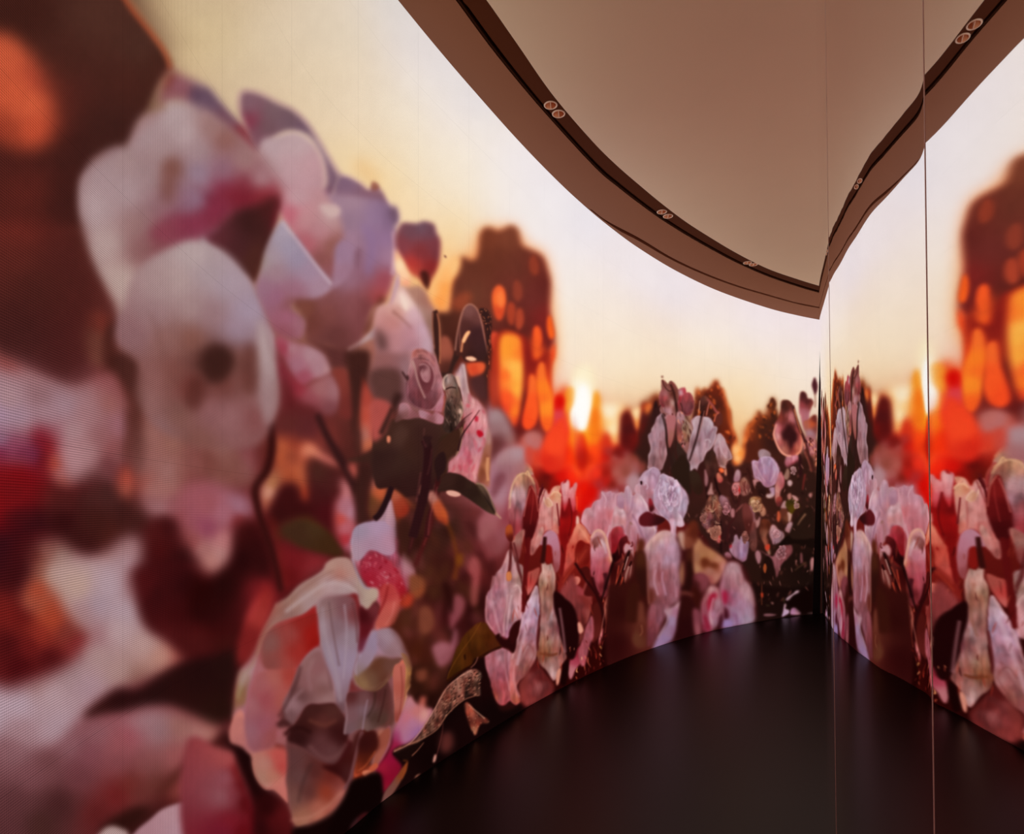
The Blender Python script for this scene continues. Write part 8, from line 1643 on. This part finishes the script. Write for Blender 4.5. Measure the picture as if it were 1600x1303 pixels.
# ---------------------------------------------------------------- mirror wall
mm = bpy.data.materials.new('polished_mirror_sheet'); mm.use_nodes = True; b = mm.node_tree.nodes['Principled BSDF']
b.inputs['Base Color'].default_value = (*MIRC, 1); b.inputs['Metallic'].default_value = 1; b.inputs['Roughness'].default_value = .012
backm = mat('mirror_backing', '14100f', .6)
TILT = MTILT
def mirror(P, name, label, seed, wob=1.0, ends=(1, 1)):
    P = smooth_open(P, 26) * U; L = np.r_[0, np.cumsum(np.hypot(*np.diff(P, axis=0).T))]
    ns = min(420, max(60, int(L[-1] / .004))); 
    if L[-1] > 2:  t = L[-1] * (np.linspace(0, 1, 420) if P[0, 1] < P[-1, 1] else 1 - np.linspace(1, 0, 420) ** 2)
    else: t = np.linspace(0, L[-1], 260)
    Q = np.c_[np.interp(t, L, P[:, 0]), np.interp(t, L, P[:, 1])]
    Tq = np.gradient(Q, axis=0); Tq /= np.hypot(Tq[:, 0], Tq[:, 1])[:, None]
    Nq = np.c_[Tq[:, 1], -Tq[:, 0]]                         # far->near direction: normal away from the room on the right
    if Nq[len(Nq) // 2, 0] < 0: Nq = -Nq
    zz = np.linspace(0.0, TOPZ, 150); V = []; F = []
    rs = np.random.RandomState(seed); ph = rs.rand(6) * 6.28
    for z in zz:
        h = np.clip((z - CAMZ - .5) / 1.6, 0, 1) ** 1.2
        d = wob * h * (.00016 * np.sin(t * 2 * math.pi / .115 + 3.1 * z + ph[0]) + .00005 * np.sin(t * 2 * math.pi / .052 - 5 * z + ph[1]))
        d = d + wob * .00003 * np.sin(t * 6.28 / .21 + 1.3 * z + ph[2])
        off = (z - CAMZ) * TILT
        X = Q + Nq * (d + off)[:, None]
        V += [(x, y, z) for x, y in X]
    k = len(Q)
    for i in range(len(zz) - 1):
        for j in range(k - 1): a = i * k + j; F.append((a, a + 1, a + k + 1, a + k))
    base = bpy.data.objects.new(name, None); C.objects.link(base); base.location = (Q[k // 2, 0], Q[k // 2, 1], 0)
    base['label'] = label; base['category'] = 'mirror'
    bpy.context.view_layer.update(); inv = base.matrix_world.inverted()
    o = link('mirror_sheet', V, F, mm, smooth=True); o.parent = base; o.matrix_parent_inverse = inv
    s2 = np.arange(0, k, 4); pa = Q[s2] + Nq[s2] * (.006 + abs(TILT) * 3); pb = Q[s2] + Nq[s2] * (.02 + abs(TILT) * 3)
    Vb, Fb = sweep([(0, 0), (0, TOPZ), (1, TOPZ), (1, 0)], [pa, pb]); o2 = link('backing_board', Vb, Fb, backm); o2.parent = base; o2.matrix_parent_inverse = inv
    return base, Q, Nq
seam_l = mat('seam_metal', 'fff0e4', .6, 0)
m1 = mirror(MIR1, 'mirror_panel', 'narrow far mirror panel wedged against the dark corner post', 3, .08)
m2 = mirror(MIR2, 'mirror_panel', 'middle mirror panel, reflecting the sun and the small conifers', 4)
m3 = mirror(MIR3, 'mirror_panel', 'nearest mirror panel, at the right edge, reflecting the blurred dark tree', 8)
def seam(mr, end, lab, wd_):
    # slim joint strip lying on the mirrors' edge, floor to ceiling
    base, Q, Nq = mr; k = 0 if end == 0 else len(Q) - 1; k2 = 1 if end == 0 else len(Q) - 2
    p = Q[k]; t = Q[k2] - p; t /= np.hypot(*t); nn = Nq[k]
    V = []
    for z in (0.0, TOPZ):
        for a, b2 in ((-wd_ / 2, .001), (wd_ / 2, .001), (wd_ / 2, -.0004), (-wd_ / 2, -.0004)):
            q = p + t * a + nn * (b2 + (z - CAMZ) * TILT); V.append((q[0], q[1], z))
    F = [(0, 1, 5, 4), (1, 2, 6, 5), (2, 3, 7, 6), (3, 0, 4, 7), (0, 3, 2, 1), (4, 5, 6, 7)]
    o = link('joint_strip', V, F, seam_l, label=lab); o.parent = base; o.matrix_parent_inverse = base.matrix_world.inverted()
    return o
seam(m2, 0, 'pale hairline edge strip', .0045)
seam(m3, 0, 'pale hairline edge strip', .0028)

# ---------------------------------------------------------------- dark corner post
def ray(px, py, D): return ((px - 800) / 1000 * D, D, CAMZ + (795 - py) / 1000 * D)
D0 = 3.36 * U; V = []
for dd in (0, .03):
    for (pxl, pxr, z) in ((1269.6, 1281.5, 0.0), (1282.8, 1286.6, TOPZ)):
        for p in (pxl, pxr): V.append(((p - 800) / 1000 * (D0) + dd * .4, D0 + dd, z))
F = [(0, 1, 3, 2), (4, 6, 7, 5), (0, 2, 6, 4), (1, 5, 7, 3), (2, 3, 7, 6), (0, 4, 5, 1)]
link('corner_post', V, F, mat('post_black', '0a0707', .5), label='slim black tapering post where the LED wall meets the mirrors', cat='post')

# ---------------------------------------------------------------- downlights in the slot
ring_m = mat('lamp_ring', 'f4d2ba', .5, 0); cone_m = mat('reflector', 'ffd2b4', .25, 1.0); ins_m = mat('lamp_inside', '201410', .4); bulb_m = mat('led_chip', 'd8c4a8', .3)
def lathe(prof, n=40, axis_z=True):
    V = []; F = []
    for r, z in prof:
        for k in range(n): a = 2 * math.pi * k / n; V.append((r * math.cos(a), r * math.sin(a), z))
    m_ = len(prof)
    for i in range(m_ - 1):
        for k in range(n): F.append((i * n + k, i * n + (k + 1) % n, (i + 1) * n + (k + 1) % n, (i + 1) * n + k))
    return V, F
def make_lamp():
    root = bpy.data.objects.new('recessed_downlight', None); C.objects.link(root)
    root['category'] = 'downlight'
    V, F = lathe([(R * .86, -.002), (R * .88, -.004), (R * .98, -.005), (R * 1.10, -.003), (R * 1.12, -.0005)]); link('trim_ring', V, F, ring_m, root, True)
    V, F = lathe([(R * .86, -.002), (R * .78, .012), (R * .64, .028), (R * .44, .042), (R * .24, .050)]); link('reflector', V, F, cone_m, root, True)
    V, F = lathe([(R * .24, .050), (R * .2, .047), (R * .001, .047)]); link('led_chip', V, F, bulb_m, root, True)
    V, F = lathe([(R * 1.0, -.001), (R * 1.0, .06), (0.001, .06)]); link('can', V, F, ins_m, root, True)
    # vertical fin across the opening
    V = [(-.0015, -R * .8, -.006), (.0015, -R * .8, -.006), (.0015, R * .8, -.006), (-.0015, R * .8, -.006), (-.0015, -R * .6, .03), (.0015, -R * .6, .03), (.0015, R * .6, .03), (-.0015, R * .6, .03)]
    F = [(0, 1, 5, 4), (1, 2, 6, 5), (2, 3, 7, 6), (3, 0, 4, 7), (0, 3, 2, 1), (4, 5, 6, 7)]
    link('fin', V, F, ring_m, root)
    return root
proto = make_lamp(); kids = list(proto.children)
for i, ((px, py), lab) in enumerate(lamps):
    D = 1000.0 * (LZ - CAMZ) / (795 - py)
    if i == 0: o = proto
    else:
        o = proto.copy(); C.objects.link(o)
        for k in kids:
            c = k.copy(); C.objects.link(c); c.parent = o
    o.location = ((px - 800) / 1000 * D, D, LZ); o['label'] = lab; o['group'] = 'recessed downlights in the ceiling slot'
    o.rotation_euler = (0, 0, -.15)
